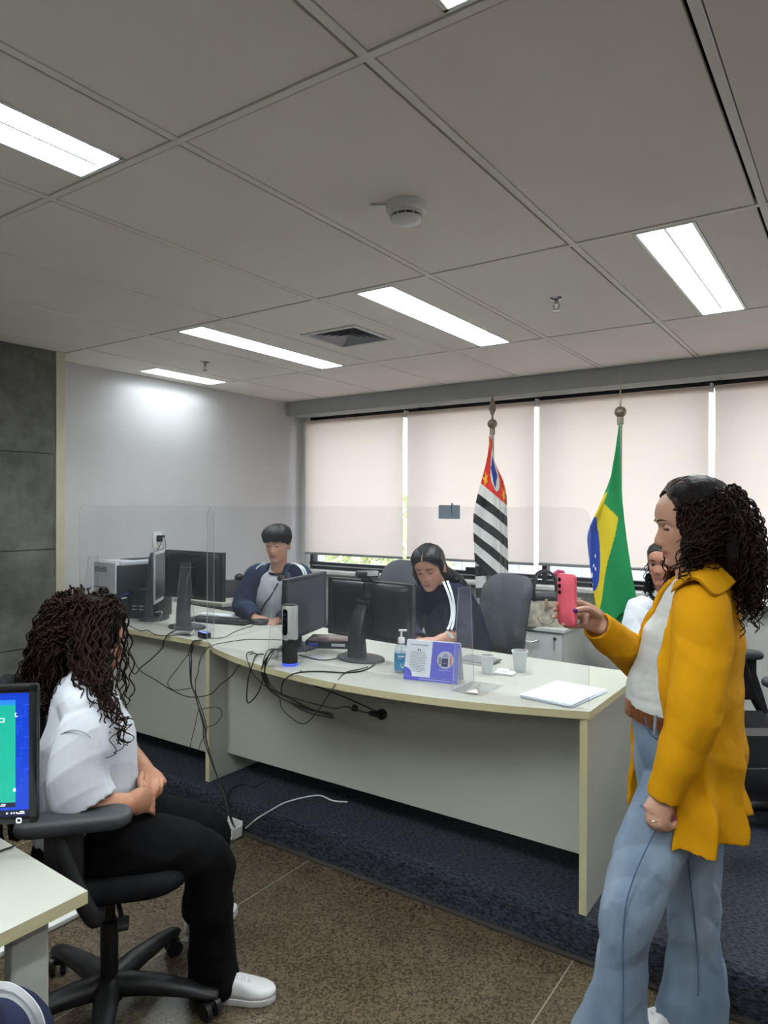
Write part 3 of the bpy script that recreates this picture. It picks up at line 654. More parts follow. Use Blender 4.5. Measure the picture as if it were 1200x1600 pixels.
# keyboard with papers on it
kb = thing('keyboard', 'black keyboard lying in front of the boy', 'keyboard', (-3.33, 3.04, TZ), math.radians(13))
MB().b2((-0.22, -0.075, 0.0), (0.22, 0.075, 0.016), 0.005).build('case', M_BLK, kb)
g = MB()
for r_ in range(5):
    for k in range(15): g.box((-0.196 + k * 0.028, -0.052 + r_ * 0.026, 0.019), (0.022, 0.020, 0.008), bev=0.002, seg=1)
tag(g.build('keys', mat('key_black', (36, 37, 40), 0.5), kb, False), kind='stuff')
pp = tag(MB().box((-3.44, 3.13, TZ + 0.026), (0.30, 0.075, 0.004), rz=0.2).box((-3.30, 3.13, TZ + 0.029), (0.20, 0.06, 0.002), rz=0.28).build('papers', mat('paper', (222, 226, 232), 0.7, var=0.01), None, False), 'white papers lying across the back of the black keyboard', 'papers')
# gooseneck microphone
mc = thing('microphone', 'black gooseneck desk microphone standing in front of the boy', 'microphone', onz(407, 975, TZ), 0.3)
MB().rings([[Vector((q * 0.062 * math.cos(a), q * 0.05 * math.sin(a), z)) for a in np.linspace(0, 2 * PI, 24, endpoint=False)] for q, z in ((0.97, 0), (1, 0.012), (0.9, 0.026), (0.5, 0.032))]).build('base', M_MONG, mc)
I = Matrix.Rotation(-0.3, 4, 'Z'); B0 = onz(407, 975, TZ)
loc = lambda px, py, d: I @ (at(px, py, d) - B0)
MB().tube(crom([(0, 0, 0.028), loc(405, 962, 4.50), loc(413, 945, 4.46), loc(424, 930, 4.42), loc(434, 912, 4.36)], 6), 0.0055, 8).build('gooseneck', M_BLK, mc)
MB().sphere(loc(437, 904, 4.34), 0.017, 8).build('mic_head', mat('foam_black', (30, 31, 34), 0.95, bump=0.5, bscale=500), mc)
# usb hub with blue lights
hb = thing('usb_hub', 'small black hub with a row of blue lights at the desk edge', 'hub', onz(316, 997, TZ), math.radians(-14))
MB().box((0, 0.012, 0.016), (0.085, 0.04, 0.030), bev=0.004).build('case', M_BLK, hb)
MB().box((0, 0.008, 0.0312), (0.078, 0.03, 0.001)).build('top_plate', mat('blue_glow_plate', (26, 32, 120), 0.3, emit=(30, 40, 200), es=0.5), hb, False)
for k in range(4): MB().box((-0.027 + k * 0.018, 0.004, 0.0325), (0.009, 0.009, 0.002), bev=0.0008).build('light', mat('blue_led', (90, 110, 255), 0.3, emit=(110, 130, 255), es=2.5), hb)

# ---- clear shields
M_ACR = clear_mat('clear_acrylic', (0.97, 0.976, 0.985), 0.02, 0.8)
M_ACE = clear_mat('acrylic_edge', (0.72, 0.76, 0.84), 0.30)
def shield(label, x0, x1, y, z1, fins, dy0, dy1):
    t = thing('acrylic_shield', label, 'shield', ((x0 + x1) / 2, y, TZ), 0, 'clear acrylic desk shields')
    w = x1 - x0; h = z1 - TZ - 0.004; r_ = 0.05
    o = [(-w / 2, 0), (w / 2, 0)] + [(w / 2 - r_ + r_ * math.cos(a), h - r_ + r_ * math.sin(a)) for a in np.linspace(0, PI / 2, 7)] + [(-w / 2 + r_ - r_ * math.sin(a), h - r_ + r_ * math.cos(a)) for a in np.linspace(0, PI / 2, 7)]
    n = len(o); th = 0.002
    vs = [Vector((p[0], -th, p[1] + 0.004)) for p in o] + [Vector((p[0], th, p[1] + 0.004)) for p in o]
    MB().add(vs, [tuple(range(n)), tuple(range(2 * n - 1, n - 1, -1))]).build('sheet', M_ACR, t, False)
    MB().add(vs, [(i, (i + 1) % n, n + (i + 1) % n, n + i) for i in range(n)]).build('sheet_edge', M_ACE, t, False)
    for fx in fins:
        X = fx - (x0 + x1) / 2
        f = MB().b2((X - 0.002, dy0, 0.0), (X + 0.13, dy1, 0.004)).build('foot_plate', M_ACR, t, False)
        g = MB()
        for q, m_ in ((-0.002, 0),):
            tri = [(dy0 + 0.005, 0.004), (dy1 - 0.0, 0.004), (dy1 - 0.035, 0.40), (dy0 + 0.055, 0.40)]
            vs = [Vector((X + q, a, b)) for a, b in tri] + [Vector((X + q + 0.004, a, b)) for a, b in tri]
            g.add(vs, [(0, 1, 2, 3), (7, 6, 5, 4)], 0); g.add(vs, [(i, (i + 1) % 4, 4 + (i + 1) % 4, 4 + i) for i in range(4)], 1)
        g.build('fin', [M_ACR, M_ACE], t, False)
    return t
sr = shield('clear acrylic shield on the curved desk, with a grey slip at its top edge', -2.83, -0.815, 2.49, 1.605, (-2.33, -1.335), -0.075, 0.115)
sl = shield('clear acrylic shield standing in front of the printer', -4.22, -2.945, 2.64, 1.610, (-4.12, -3.22), -0.055, 0.10)
pn = thing('paper_slip', 'small blue grey paper slip with a hook clipped at the top of the clear shield', 'paper', ony(702, 800, 2.487))
MB().box((0, -0.001, 0), (0.098, 0.0012, 0.056)).build('slip', mat('blue_grey_paper', (136, 148, 160), 0.7), pn, False)
MB().tube(crom([(0.012, 0.006, 0.0), (0.012, 0.008, 0.030), (0.012, -0.003, 0.033), (0.012, -0.004, -0.004), (0.016, -0.004, -0.010)], 5), 0.0018, 6).build('clip', mat('grey_clip', (100, 106, 116), 0.4), pn)

# ---- sanitizer bottle
M_CLR = clear_mat('clear_bottle', (0.86, 0.90, 0.93), 0.12)
sb = thing('sanitizer_bottle', 'clear pump bottle of hand gel with a blue label', 'bottle', onz(627, 1050, TZ), math.radians(28))
MB().lathe([(0.001, 0.0), (0.028, 0.0), (0.0305, 0.004), (0.0305, 0.092), (0.028, 0.108), (0.018, 0.122), (0.0125, 0.127), (0.012, 0.133)], n=28, cap=False).build('bottle', M_CLR, sb)
MB().lathe([(0.001, 0.002), (0.0275, 0.002), (0.0285, 0.006), (0.0285, 0.088), (0.001, 0.0885)], n=28).build('gel', clear_mat('gel', (0.75, 0.86, 0.93), 0.2, 0.3), sb)
lb = MB()
def wrap(r_, a0, a1, z0, z1, n=16): return [[Vector((r_ * math.sin(a), -r_ * math.cos(a), z)) for a in np.linspace(a0, a1, n)] for z in (z0, z1)]
lb.rings(wrap(0.0309, -1.9, 1.9, 0.012, 0.086), closed=False).build('label', mat('gel_label_blue', (22, 128, 176), 0.45), sb)
MB().rings(wrap(0.0311, -0.45, 0.55, 0.071, 0.078), closed=False).rings(wrap(0.0311, -0.6, 0.2, 0.064, 0.0655), closed=False).build('label_print', mat('label_white', (226, 236, 240), 0.5), sb)
_s = [(-0.008, 0.010), (0, 0.013), (0.008, 0.010), (0.008, 0.0), (0.005, -0.008), (0, -0.013), (-0.005, -0.008), (-0.008, 0.0)]
MB().add([Vector((0.0312 * math.sin(0.25 + x / 0.031), -0.0312 * math.cos(0.25 + x / 0.031), 0.034 + z)) for x, z in _s[::-1]], [tuple(range(8))]).build('shield_mark', MATS['label_white'], sb, False)
MB().add([Vector((0.0313 * math.sin(0.25 + x / 0.031), -0.0313 * math.cos(0.25 + x / 0.031), 0.034 + z)) for x, z in [(p[0] * 0.45, p[1] * 0.45) for p in _s[::-1]]], [tuple(range(8))]).build('shield_centre', MATS['gel_label_blue'], sb, False)
MB().lathe([(0.001, 0.128), (0.0145, 0.128), (0.0150, 0.148), (0.012, 0.152), (0.001, 0.1525)], n=24).build('collar', M_WP, sb)
MB().cyl((0, 0, 0.15), (0, 0, 0.18), 0.0045, n=12).box((0.006, 0, 0.183), (0.036, 0.014, 0.008), bev=0.003).cyl((0, 0, 0.02), (0, 0, 0.13), 0.0025, n=8).build('pump', M_WP, sb)

# ---- desk calendar
ca = thing('desk_calendar', 'tent desk calendar with a white page and a violet page', 'calendar', onz(675, 1063, TZ), math.radians(12))
M_VIO = mat('violet_card', (84, 84, 190), 0.5, var=0.02); M_PAG = mat('white_page', (226, 230, 236), 0.6, var=0.01)
Wd, H = 0.235, 0.165; lean = 0.28
T = Matrix.Translation((0, -0.025, 0)) @ Matrix.Rotation(-lean, 4, 'X')
T2 = Matrix.Translation((0, 0.07, 0)) @ Matrix.Rotation(lean, 4, 'X')
MB().box((0, 0, H / 2), (Wd, 0.003, H), M=T).box((0, 0, H / 2), (Wd, 0.003, H), M=T2).build('stand_card', mat('white_card', (214, 214, 224), 0.6), ca, False)
MB().box((0, -0.0022, H * 0.545), (Wd, 0.0008, H * 0.90), M=T).build('page', M_PAG, ca, False)
MB().box((Wd * 0.245, -0.0030, H * 0.545), (Wd * 0.51, 0.0006, H * 0.90), M=T).box((0, -0.0022, H * 0.045), (Wd, 0.0010, H * 0.09), M=T).build('violet_page', M_VIO, ca, False)
fan = [(0, 0)] + [(0.036 * math.cos(a), 0.036 * math.sin(a)) for a in np.linspace(0, PI / 2, 10)]
MB().add([T @ Vector((-Wd / 2 + x, -0.0034, 0.0155 + z)) for x, z in fan], [tuple(range(len(fan)))]).build('corner_mark', M_VIO, ca, False)
M_INK = mat('grey_ink', (120, 124, 134), 0.7)
MB().box((-Wd * 0.25, -0.0031, H * 0.885), (0.078, 0.0004, 0.0028), M=T).build('heading', M_INK, ca, False)
g = MB()
for s in (-1, 1):
    g.box((-Wd * 0.25 + s * 0.0045, -0.0031, H * 0.755), (0.0058, 0.0004, 0.0062), M=T).box((-Wd * 0.25 + s * 0.0045 - 0.002, -0.0031, H * 0.785), (0.0018, 0.0004, 0.006), M=T)
g.build('quote_mark', mat('dark_ink', (60, 62, 70), 0.7), ca, False)
g = MB()
for k in range(13):
    w = 0.074 - 0.010 * rng.random() - (0.02 if k == 12 else 0)
    g.box((-Wd * 0.25 - (0.074 - w) / 2, -0.0031, H * 0.70 - k * 0.0066), (w, 0.0004, 0.0018), M=T)
tag(g.build('text_lines', M_INK, ca, False), kind='stuff')
MB().add([T @ Vector((Wd * 0.25 + 0.036 * math.cos(a), -0.0036, H * 0.56 + 0.036 * math.sin(a))) for a in np.linspace(0, 2 * PI, 32, endpoint=False)], [tuple(range(32))]).build('round_picture', mat('picture_pale', (190, 196, 206), 0.6), ca, False)
for (x, z, w, h, c, nm) in ((-0.002, -0.010, 0.028, 0.034, (40, 42, 86), 'picture_book'), (0.024, 0.0, 0.008, 0.038, (214, 120, 104), 'picture_pillar'), (-0.024, -0.004, 0.010, 0.030, (120, 126, 120), 'picture_stack'), (0.0, 0.014, 0.030, 0.003, (90, 92, 110), 'picture_line'), (0.0, 0.021, 0.016, 0.004, (90, 92, 130), 'picture_title'), (-0.002, -0.013, 0.014, 0.003, (170, 172, 196), 'picture_book_title')):
    MB().box((Wd * 0.25 + x, -0.0040 - (0.0003 if 'title' in nm else 0), H * 0.56 + z), (w, 0.0004, h), M=T).build(nm, mat(nm, c, 0.6), ca, False)
MB().box((Wd * 0.25, -0.0037, H * 0.56 - 0.042), (0.05, 0.0003, 0.0022), M=T).box((0.02, -0.0030, H * 0.045), (0.14, 0.0003, 0.0022), M=T).build('violet_print', mat('pale_violet_ink', (190, 190, 226), 0.6), ca, False)
g = MB()
for k in range(30):
    x = -Wd / 2 + 0.006 + k * (Wd - 0.012) / 29; c0 = T @ Vector((x, 0.006, H - 0.002))
    g.tube([c0 + Vector((0, 0.0075 * math.cos(a), 0.0065 * math.sin(a))) for a in np.linspace(-0.6, 4.4, 9)], 0.0008, 4)
tag(g.build('spiral', mat('white_wire', (220, 220, 226), 0.4), ca), kind='stuff')

# ---- cups, napkin, papers, booklets
M_CUP = mat('cloudy_plastic', (226, 232, 232), 0.35, var=0.01)
nt, b, L = nodes_of(M_CUP); b.inputs['Transmission Weight'].default_value = 0.35; b.inputs['Alpha'].default_value = 0.82
for (px, py, s, lb) in ((761, 1052, 0.86, 'smaller cloudy plastic cup beside the fin of the clear shield'), (812, 1049, 1.0, 'larger cloudy plastic cup right of the folded napkin')):
    c = thing('plastic_cup', lb, 'cup', onz(px, py, TZ), 0, 'plastic cups on the desk')
    pf = [(0.001, 0.001), (0.023, 0.001), (0.025, 0.006), (0.029, 0.045), (0.034, 0.088), (0.0355, 0.089), (0.0355, 0.091), (0.033, 0.091), (0.028, 0.046), (0.024, 0.007), (0.001, 0.0055)]
    MB().lathe([(r_ * s, z * s) for r_, z in pf], n=28, cap=False).build('wall', M_CUP, c)
    MB().lathe([(0.033 * s, 0.089 * s), (0.0365 * s, 0.0895 * s), (0.0365 * s, 0.0925 * s), (0.033 * s, 0.0925 * s)], n=28, cap=False).build('rim', M_WP, c)
nk = tag(MB().box((-1.285, 2.80, TZ + 0.006), (0.085, 0.055, 0.010), rz=0.1, bev=0.004).box((-1.30, 2.81, TZ + 0.013), (0.05, 0.045, 0.006), rz=0.2, bev=0.003).build('napkin', mat('napkin_white', (232, 234, 236), 0.9), None), 'folded white napkin between the two plastic cups', 'napkin')
mk = tag(MB().prism([(-0.026, 0), (0.026, 0), (0.006, 0.05), (-0.004, 0.05)], 0, 0.003, M=Matrix.Translation(onz(737, 1083, TZ + 0.0045)) @ Matrix.Rotation(0.2, 4, 'Z')).build('paper_scrap', mat('pink_paper', (228, 214, 212), 0.7), None, False), 'small pale paper scrap lying on the foot of the clear shield', 'paper')
pa = thing('paper_stack', 'stack of white paper at the open end of the curved desk', 'papers', (-0.955, 2.62, TZ), math.radians(-8))
for k in range(4):
    MB().box((0.003 * math.sin(k * 2.0), 0.003 * math.cos(k * 1.3), 0.0015 + 0.003 * k), (0.212, 0.298, 0.0028), rz=0.02 * math.sin(k * 2.6)).build('sheet', mat('stack_paper', (216, 222, 236), 0.6, var=0.01), pa, False)
bk = thing('booklet_pile', 'two flat booklets lying behind the smaller plastic cup', 'booklets', onz(745, 1036, TZ), math.radians(-3))
MB().b2((-0.11, -0.05, 0.0), (0.07, 0.10, 0.010), 0.002).build('lower_booklet', mat('beige_cover', (176, 174, 164), 0.5), bk, False)
MB().b2((-0.09, -0.045, 0.010), (0.085, 0.085, 0.017), 0.002).build('upper_booklet', mat('grey_cover', (120, 122, 122), 0.5, var=0.3, scale=30), bk, False)

# ---- cables
M_CAB_K = mat('black_cable', (22, 22, 24), 0.5); M_CAB_W = mat('white_cable', (208, 210, 206), 0.5)
E0 = TZ + 0.004
def D_(px, py): return onz(px, py, E0)                 # lying on the desk
def H_(px, py, y): return ony(px, py, y)               # hanging in front of the panel
def cable(lab, strands, m=M_CAB_K, name='cable', grp='loose cables'):
    if len(strands) == 1:
        pts, r_ = strands[0]; return tag(MB().tube(crom(pts, 6), r_, 7).build(name, m, None), lab, 'cable', grp)
    t = thing(name, lab, 'cable', strands[0][0][0], 0, grp)
    for pts, r_ in strands: MB().tube(crom(pts, 6), r_, 7).build('strand', m, t, world=True)
    return t
Hs = lambda pts, y: [H_(x, yy, y) for x, yy in pts]
Ds = lambda pts: [D_(x, y) for x, y in pts]
mainp = [(302, 1003), (298, 1019), (299, 1034), (299, 1067), (305, 1086), (310, 1105), (319, 1133), (321, 1152), (328, 1178), (339, 1212), (348, 1235)]
def mainb(dx, k):
    return Ds([(312 + dx, 1000)]) + [H_(x + dx * (0.4 + 0.6 * math.sin(i * 1.1 + k)), y, 2.505 - 0.012 * i * (i < 9) - (0.108 if i >= 9 else 0) + k * 0.006) for i, (x, y) in enumerate(mainp)] + [onz(360, 1280, 0.10), onz(368, 1294, 0.03)]
cable('bundle of black cables hanging from the hub down to the floor socket box', [(mainb(-3, 0), 0.0028), (mainb(1, 1), 0.0028), (mainb(4, 2), 0.0024), (mainb(0, 3), 0.003)], name='cable_bundle')
cable('thin black cable looping outward halfway down the hanging bundle', [(Hs([(314, 1108), (339, 1105), (347, 1116), (337, 1131), (324, 1136)], 2.42), 0.002)])
cable('thin black cable making a wide loop left of the hanging bundle', [(Hs([(297, 1018), (274, 1049), (262, 1067), (272, 1078), (300, 1075)], 2.50), 0.002)])
cable('thick black cable in a deep loop hanging off the printer desk', [(Ds([(284, 982), (274, 985), (262, 992)]) + Hs([(256, 1002), (253, 1013), (236, 1030), (220, 1043), (210, 1053), (200, 1037), (191, 1016), (186, 1004)], 2.515) + Ds([(184, 985), (190, 972)]), 0.0034)])
cable('long black cable swagging between the two desks', [(Ds([(192, 980)]) + Hs([(197, 1004), (208, 1028), (218, 1047), (242, 1062), (268, 1078), (296, 1089), (328, 1085), (343, 1071), (360, 1058), (373, 1041)], 2.495) + Ds([(392, 1022), (402, 1022)]), 0.0026)])
cable('thin cable running over the desk from the hub to the microphone', [(Ds([(328, 997), (349, 996), (367, 987), (384, 981), (396, 978)]), 0.002)])
cable('thin cable crossing the desk and dropping beside the hanging bundle', [(Ds([(440, 1000), (400, 999), (377, 1000), (345, 1005), (333, 1008)]) + Hs([(321, 1017), (313, 1030), (309, 1052), (305, 1066), (306, 1085)], 2.46), 0.002)])
cable('white cable curling on the desk behind the hub', [(Ds([(268, 977), (285, 972), (302, 971), (307, 977), (302, 986), (298, 991)]), 0.0032)], M_CAB_W)
cable('black cable lying along the front edge of the printer desk', [(Ds([(197, 974), (217, 985), (231, 985), (244, 992), (264, 993), (296, 991)]), 0.0024)])
cable('two thin black ends dangling near the desk seam panel', [(Hs([(310, 1109), (304, 1137), (298, 1161), (297, 1172)], 2.44), 0.0018), (Hs([(320, 1150), (314, 1160), (309, 1175)], 2.43), 0.0018)], name='cable_ends')
rb = [(420, 1020), (412, 1043), (418, 1067), (433, 1083), (457, 1097), (483, 1110), (517, 1118)]
def rbun(dx, dy, k): return Ds([(432 + dx, 1014)]) + [H_(x + dx * math.sin(i * .9 + k), y + dy * math.cos(i * .8 + k), 2.33 - 0.028 * (i == 0) - 0.02 * (i == 1) + 0.005 * k + 0.016 * max(0, i - 3)) for i, (x, y) in enumerate(rb)]
cable('thick tangle of black cables hanging under the cylinder camera', [(rbun(-4, 3, 0), 0.0034), (rbun(3, -3, 1), 0.003), (rbun(5, 4, 2), 0.003), (rbun(-3, -4, 3), 0.0026), (rbun(2, 5, 4), 0.0026), (rbun(-6, 2, 5), 0.0022)], name='cable_tangle')
cable('black cable in a pointed loop left of the tangle', [(Ds([(412, 1022), (400, 1024)]) + Hs([(394, 1040), (387, 1067), (387, 1098), (403, 1083), (412, 1057), (414, 1040)], 2.30), 0.003)])
cable('black cable from the tangle to the plug hole in the curved desk', [(Ds([(396, 1018), (386, 1021)]) + Hs([(388, 1036), (398, 1056), (423, 1077), (457, 1090), (500, 1102), (527, 1107)], 2.33) + Hs([(540, 1104), (570, 1113), (592, 1115)], 2.60), 0.0026)])
cable('straight black cable slanting down to the plug hole', [(Ds([(470, 1048)]) + Hs([(483, 1067), (540, 1090), (580, 1108), (594, 1114)], 2.42), 0.003)])
cable('thick black cable arching over the front edge below the middle monitor', [(Hs([(440, 1086), (440, 1073), (447, 1060)], 2.25) + [onz(466, 1051, E0)] + Ds([(500, 1049), (540, 1051), (573, 1046), (593, 1030)]), 0.0034)])
cable('black cable in a long pointed loop under the middle monitor', [(Hs([(437, 1090), (443, 1110), (473, 1131), (497, 1110), (519, 1077)], 2.225) + Ds([(538, 1052), (560, 1046), (575, 1042)]), 0.0024)])
cable('thin cable from the flat computer box to the middle monitor', [(Ds([(467, 1023), (500, 1031), (528, 1028), (541, 1018)]), 0.0028)])
cable('thin cable bending at the foot of the cylinder camera', [(Ds([(440, 1020)]) + [at(441, 1010, 2.93), at(452, 1000, 2.90), at(470, 1006, 2.93)] + Ds([(478, 1020)]), 0.0024)])
cn = thing('cable_plug', 'black plug pushed into the round hole of the desk panel', 'plug', (-1.99, 2.64, 0.76), 0)
_p = ony(597, 1116, 2.64); cn.location = _p
MB().cyl((0, -0.012, 0), (0, 0.006, 0), 0.024, n=18).build('grommet', M_BLK, cn)
MB().cyl((-0.05, -0.03, 0.004), (0, -0.014, 0), 0.011, 0.014, n=12).build('plug', M_BLK, cn)
MB().cyl((-0.13, -0.05, 0.02), (-0.11, -0.045, 0.018), 0.016, 0.014, n=12).build('ferrite', M_BLK, cn)
cable('white cable leaving the floor socket box over the carpet', [([onz(384, 1294, 0.03), onz(391, 1288, 0.10), onz(402, 1279, PLZ + 0.004)] + [onz(x, y, PLZ + 0.004) for x, y in ((425, 1265), (446, 1254), (475, 1246), (500, 1243), (520, 1251), (543, 1253))], 0.0036)], M_CAB_W)
cable('black cable curving over the carpet to the floor socket box', [([onz(366, 1292, 0.03), onz(360, 1272, 0.12)] + [onz(x, y, PLZ + 0.004) for x, y in ((356, 1246), (362, 1232), (380, 1225), (398, 1229), (412, 1220))], 0.003)])
cable('black cord from the wall socket down behind the printer', [([Vector((WX + 0.055, 3.47, 1.36)), Vector((WX + 0.03, 3.45, 1.28)), Vector((WX + 0.02, 3.36, 1.14)), Vector((WX + 0.03, 3.30, 0.95))], 0.0025), ([Vector((WX + 0.06, 3.48, 1.37)), Vector((WX + 0.05, 3.50, 1.28)), Vector((WX + 0.02, 3.46, 1.12)), Vector((WX + 0.03, 3.42, 0.95))], 0.002)], name='cable')
cable('black power cord looping out of the back of the printer', [([at(161, 927, 4.42), at(150, 927, 4.32), at(136, 929, 4.3), at(123, 935, 4.33), at(121, 945, 4.4), at(128, 962, 4.45)], 0.0034)], name='cable')
cable('blue network cable plugged into the black box by the printer', [([at(202, 928, 4.30), at(193, 929, 4.28), at(184, 938, 4.28), at(176, 950, 4.3), at(176, 966, 4.35)], 0.0032)], mat('blue_cable', (24, 60, 160), 0.5))
cable('white network cable hanging from the black box by the printer', [([at(198, 934, 4.26), at(189, 936, 4.24), at(183, 946, 4.24), at(186, 962, 4.26), at(197, 972, 4.28)], 0.0036)], M_CAB_W)
cable('grey cable curving beside the black box on the printer desk', [([at(243, 957, 4.27), at(253, 956, 4.25), at(251, 964, 4.25)] + Ds([(246, 970), (232, 976)]), 0.003)], mat('grey_cable', (150, 150, 140), 0.5))

# ================================================================ FLAGS, BAGS, CHAIRS, NEAR MONITOR
M_BRASS = mat('tarnished_brass', (150, 138, 122), 0.35, 0.6, var=0.15, scale=30)
M_POLE = mat('flag_pole', (176, 170, 164), 0.35, 0.5)
FC = [(0, 128, 68), (214, 190, 30), (26, 62, 158), (232, 232, 228), (222, 46, 32), (24, 24, 28), (240, 180, 30)]
FM = [mat('flag_' + n, c, 0.75, var=0.05, scale=12, sheen=0.2, coord='UV') for n, c in zip(('green', 'yellow', 'blue', 'white', 'red', 'black', 'gold'), FC)]
def star(x, y, r, rot=0.0):
    a = math.atan2(x, y) + rot; k = (a * 5 / (2 * PI)) % 1.0; k = abs(k - 0.5) * 2          # 1 on a point
    rr = 0.40 + 0.6 * k ** 1.5
    return math.hypot(x, y) < r * rr
def brazil(u, v):
    x, y = u * 1.43 - 0.715, v - 0.5
    if abs(x) / 0.60 + abs(y) / 0.415 < 1:
        if math.hypot(x, y) < 0.25:
            d = math.hypot(x + 0.25, y - 0.62)
            for sx, sy in ((-0.13, 0.06), (-0.07, 0.10), (-0.02, 0.14), (0.05, 0.09), (0.10, 0.12), (-0.10, 0.13), (0.0, 0.2), (0.13, 0.05), (-0.05, -0.14)):
                if math.hypot(x - sx, y - sy) < 0.012: return 3
            return 2
        return 1
    return 0
def striped(u, v):
    if u < 0.40 and v < 5 / 13:
        x, y = (u / 0.40 - 0.5) * 0.60, (v * 13 / 5 - 0.5) * 0.385
        for sx in (-1, 1):
            for sy in (-1, 1):
                if star(x - sx * 0.235, y - sy * 0.135, 0.055): return 6
        if math.hypot(x, y) < 0.155:
            return 2 if abs(x + 0.02) / 0.12 + abs(y - 0.02) / 0.12 < 1.0 or math.hypot(x + 0.03, y) < 0.08 else 3
        return 4
    return 5 if int(v * 13) % 2 == 0 else 3
def flag(lab, name, base, ztop, place, design, nu, nv, finial):
    t = thing('flag_on_pole', lab, 'flag', base, 0, 'flags on poles')
    b = Vector(base)
    MB().cyl((0, 0, 0.02), (0, 0, ztop - b.z), 0.013, n=14).build('pole', M_POLE, t)
    MB().lathe([(0.001, 0), (0.15, 0), (0.15, 0.018), (0.05, 0.035), (0.02, 0.06), (0.001, 0.061)], n=28).build('stand', mat('dark_wood_stand', (64, 46, 36), 0.4), t)
    z = ztop - b.z
    MB().lathe([(0.001, z - 0.05), (0.020, z - 0.05), (0.020, z - 0.005), (0.014, z)], n=20, cap=False).sphere((0, 0, z + 0.03), 0.037, 10).build('ball', M_BRASS, t)
    finial(z + 0.066).build('finial', M_BRASS, t, angle=20)
    g = MB(); vs = []
    for j in range(nv + 1):
        for i in range(nu + 1): vs.append(place(i / nu, j / nv) - b)
    fs = []; mi = []
    for j in range(nv):
        for i in range(nu):
            k = j * (nu + 1) + i; fs.append((k, k + 1, k + nu + 2, k + nu + 1)); mi.append(design((i + .5) / nu, (j + .5) / nv))
    g.v = [tuple(v) for v in vs]; g.f = fs; g.m = mi; g.c = [(1, 1, 1)] * len(vs)
    o = g.build('flag_cloth', FM, t, angle=180); o.name = 'flag_cloth'
    return t
def sm(x): x = max(0.0, min(1.0, x)); return x * x * (3 - 2 * x)
BP = Vector((-1.282, 4.50, PLZ)); ZB = 2.165
SR = RT; SF = Vector((FW.x, FW.y, 0)).normalized()
def place_b(u, v):
    s = 1 / 247.0
    if u < 0.10: fx, fz, fd = -u * 0, u * 0, 0
    w = 0.25 + 0.75 * sm(v / 0.42)
    q = u / 0.5
    # first panel swings left and down, second folds back behind it, then a last fold
    left = q if q <= 1 else 2 - q
    x = 27 * v * v - 52 * left * w + (8 * v if q > 1 else 0)
    dn = (92 - 48 * v) * q * (1 if q <= 1 else 1.0)
    if q > 1: dn = (92 - 48 * v) * (1 + 0.55 * (q - 1))
    dep = 0.03 + 0.05 * math.sin(q * PI * 0.5) * w + (0.05 * (q - 1) if q > 1 else 0) + 0.016 * math.sin(9 * left + 4 * v) * w
    z = (v * 285 + dn * min(1, 0.35 + v * 2 + (1 - v))) * s
    z = min(z, 1.36 + 0.03 * math.sin(u * 20))
    return Vector((BP.x, BP.y, ZB)) + SR * ((-7 + x) * s) + SF * (dep - 0.115) - Vector((0, 0, z))
def fin_b(z): return MB().cyl((0, 0, z), (0, 0, z + 0.21), 0.006, 0.003, n=8)
flag('green and yellow flag with a blue disc on a pole', 'b', BP, 2.18, place_b, brazil, 150, 110, fin_b)
SP = Vector((-2.29, 4.75, PLZ)); ZS = 2.16
def place_s(u, v):
    s = 1 / 210.0; w = 0.12 + 0.88 * sm(v / 0.75)
    if u <= 0.17:
        q = u / 0.17; x = -36 * (1 - q) * w + 10 * v; dn = 4 + 34 * q * (0.25 + 0.75 * v); dep = 0.02 - 0.05 * math.sin(q * PI * 0.5) * w
    elif u <= 0.42:
        q = (u - 0.17) / 0.25; x = 10 * v + (24 * sm(v / 0.35 + 0.12) - 6 * v) * q; dn = 4 + 34 * (0.25 + 0.75 * v) + 16 * q; dep = 0.02 - 0.05 * w + 0.07 * q
    else:
        q = (u - 0.42) / 0.58; x = 10 * v + (24 * sm(v / 0.35 + 0.12) - 6 * v) * (1 - q) - 30 * w * q; dn = 4 + 34 * (0.25 + 0.75 * v) + 16 + 10 * q; dep = 0.09 + 0.05 * math.sin(q * 7)
    dep += 0.008 * math.sin(u * 60 + v * 5) * w
    return Vector((SP.x, SP.y, ZS)) + SR * ((-2 + x) * s) + SF * (dep - 0.055) - Vector((0, 0, (v * 196 + dn) * s))
def fin_s(z):
    g = MB(); R = []
    for r_, zz in ((0.006, 0), (0.010, 0.01), (0.006, 0.02), (0.030, 0.075), (0.002, 0.19)):
        R.append([Vector((r_ * math.cos(a), r_ * 0.45 * math.sin(a), z + zz)) for a in np.linspace(0, 2 * PI, 8, endpoint=False)])
    return g.rings(R)
flag('black and white striped flag with a red corner on a pole', 's', SP, 2.195, place_s, striped, 150, 110, fin_s)

# ---- handbag on the cabinet, dark bag behind it, beige purse, pink flower
M_SNK = mat('snakeskin', (176, 168, 150), 0.55, var=0.35, scale=26, bump=0.2, bscale=60)
M_BLKL = mat('black_leather', (30, 31, 35), 0.42, var=0.06, bump=0.1, bscale=250)
CT = PLZ + 0.665
hbg = thing('handbag', 'beige snakeskin handbag with black handles on the drawer cabinet', 'handbag', (-1.765, 4.475, CT), math.radians(28))
def taper_box(mb, w0, d0, w1, d1, z0, z1, r=0.03, n=6):
    R = []
    for k in range(n + 1):
        t = k / n; b_ = 0.012 * math.sin(PI * t)
        R.append([Vector((x, y, z0 + (z1 - z0) * t)) for x, y in rrect(w0 + (w1 - w0) * t + b_, d0 + (d1 - d0) * t + b_, r, 4)])
    return mb.rings(R)
taper_box(MB(), 0.27, 0.135, 0.31, 0.11, 0.002, 0.175).build('body', M_SNK, hbg)
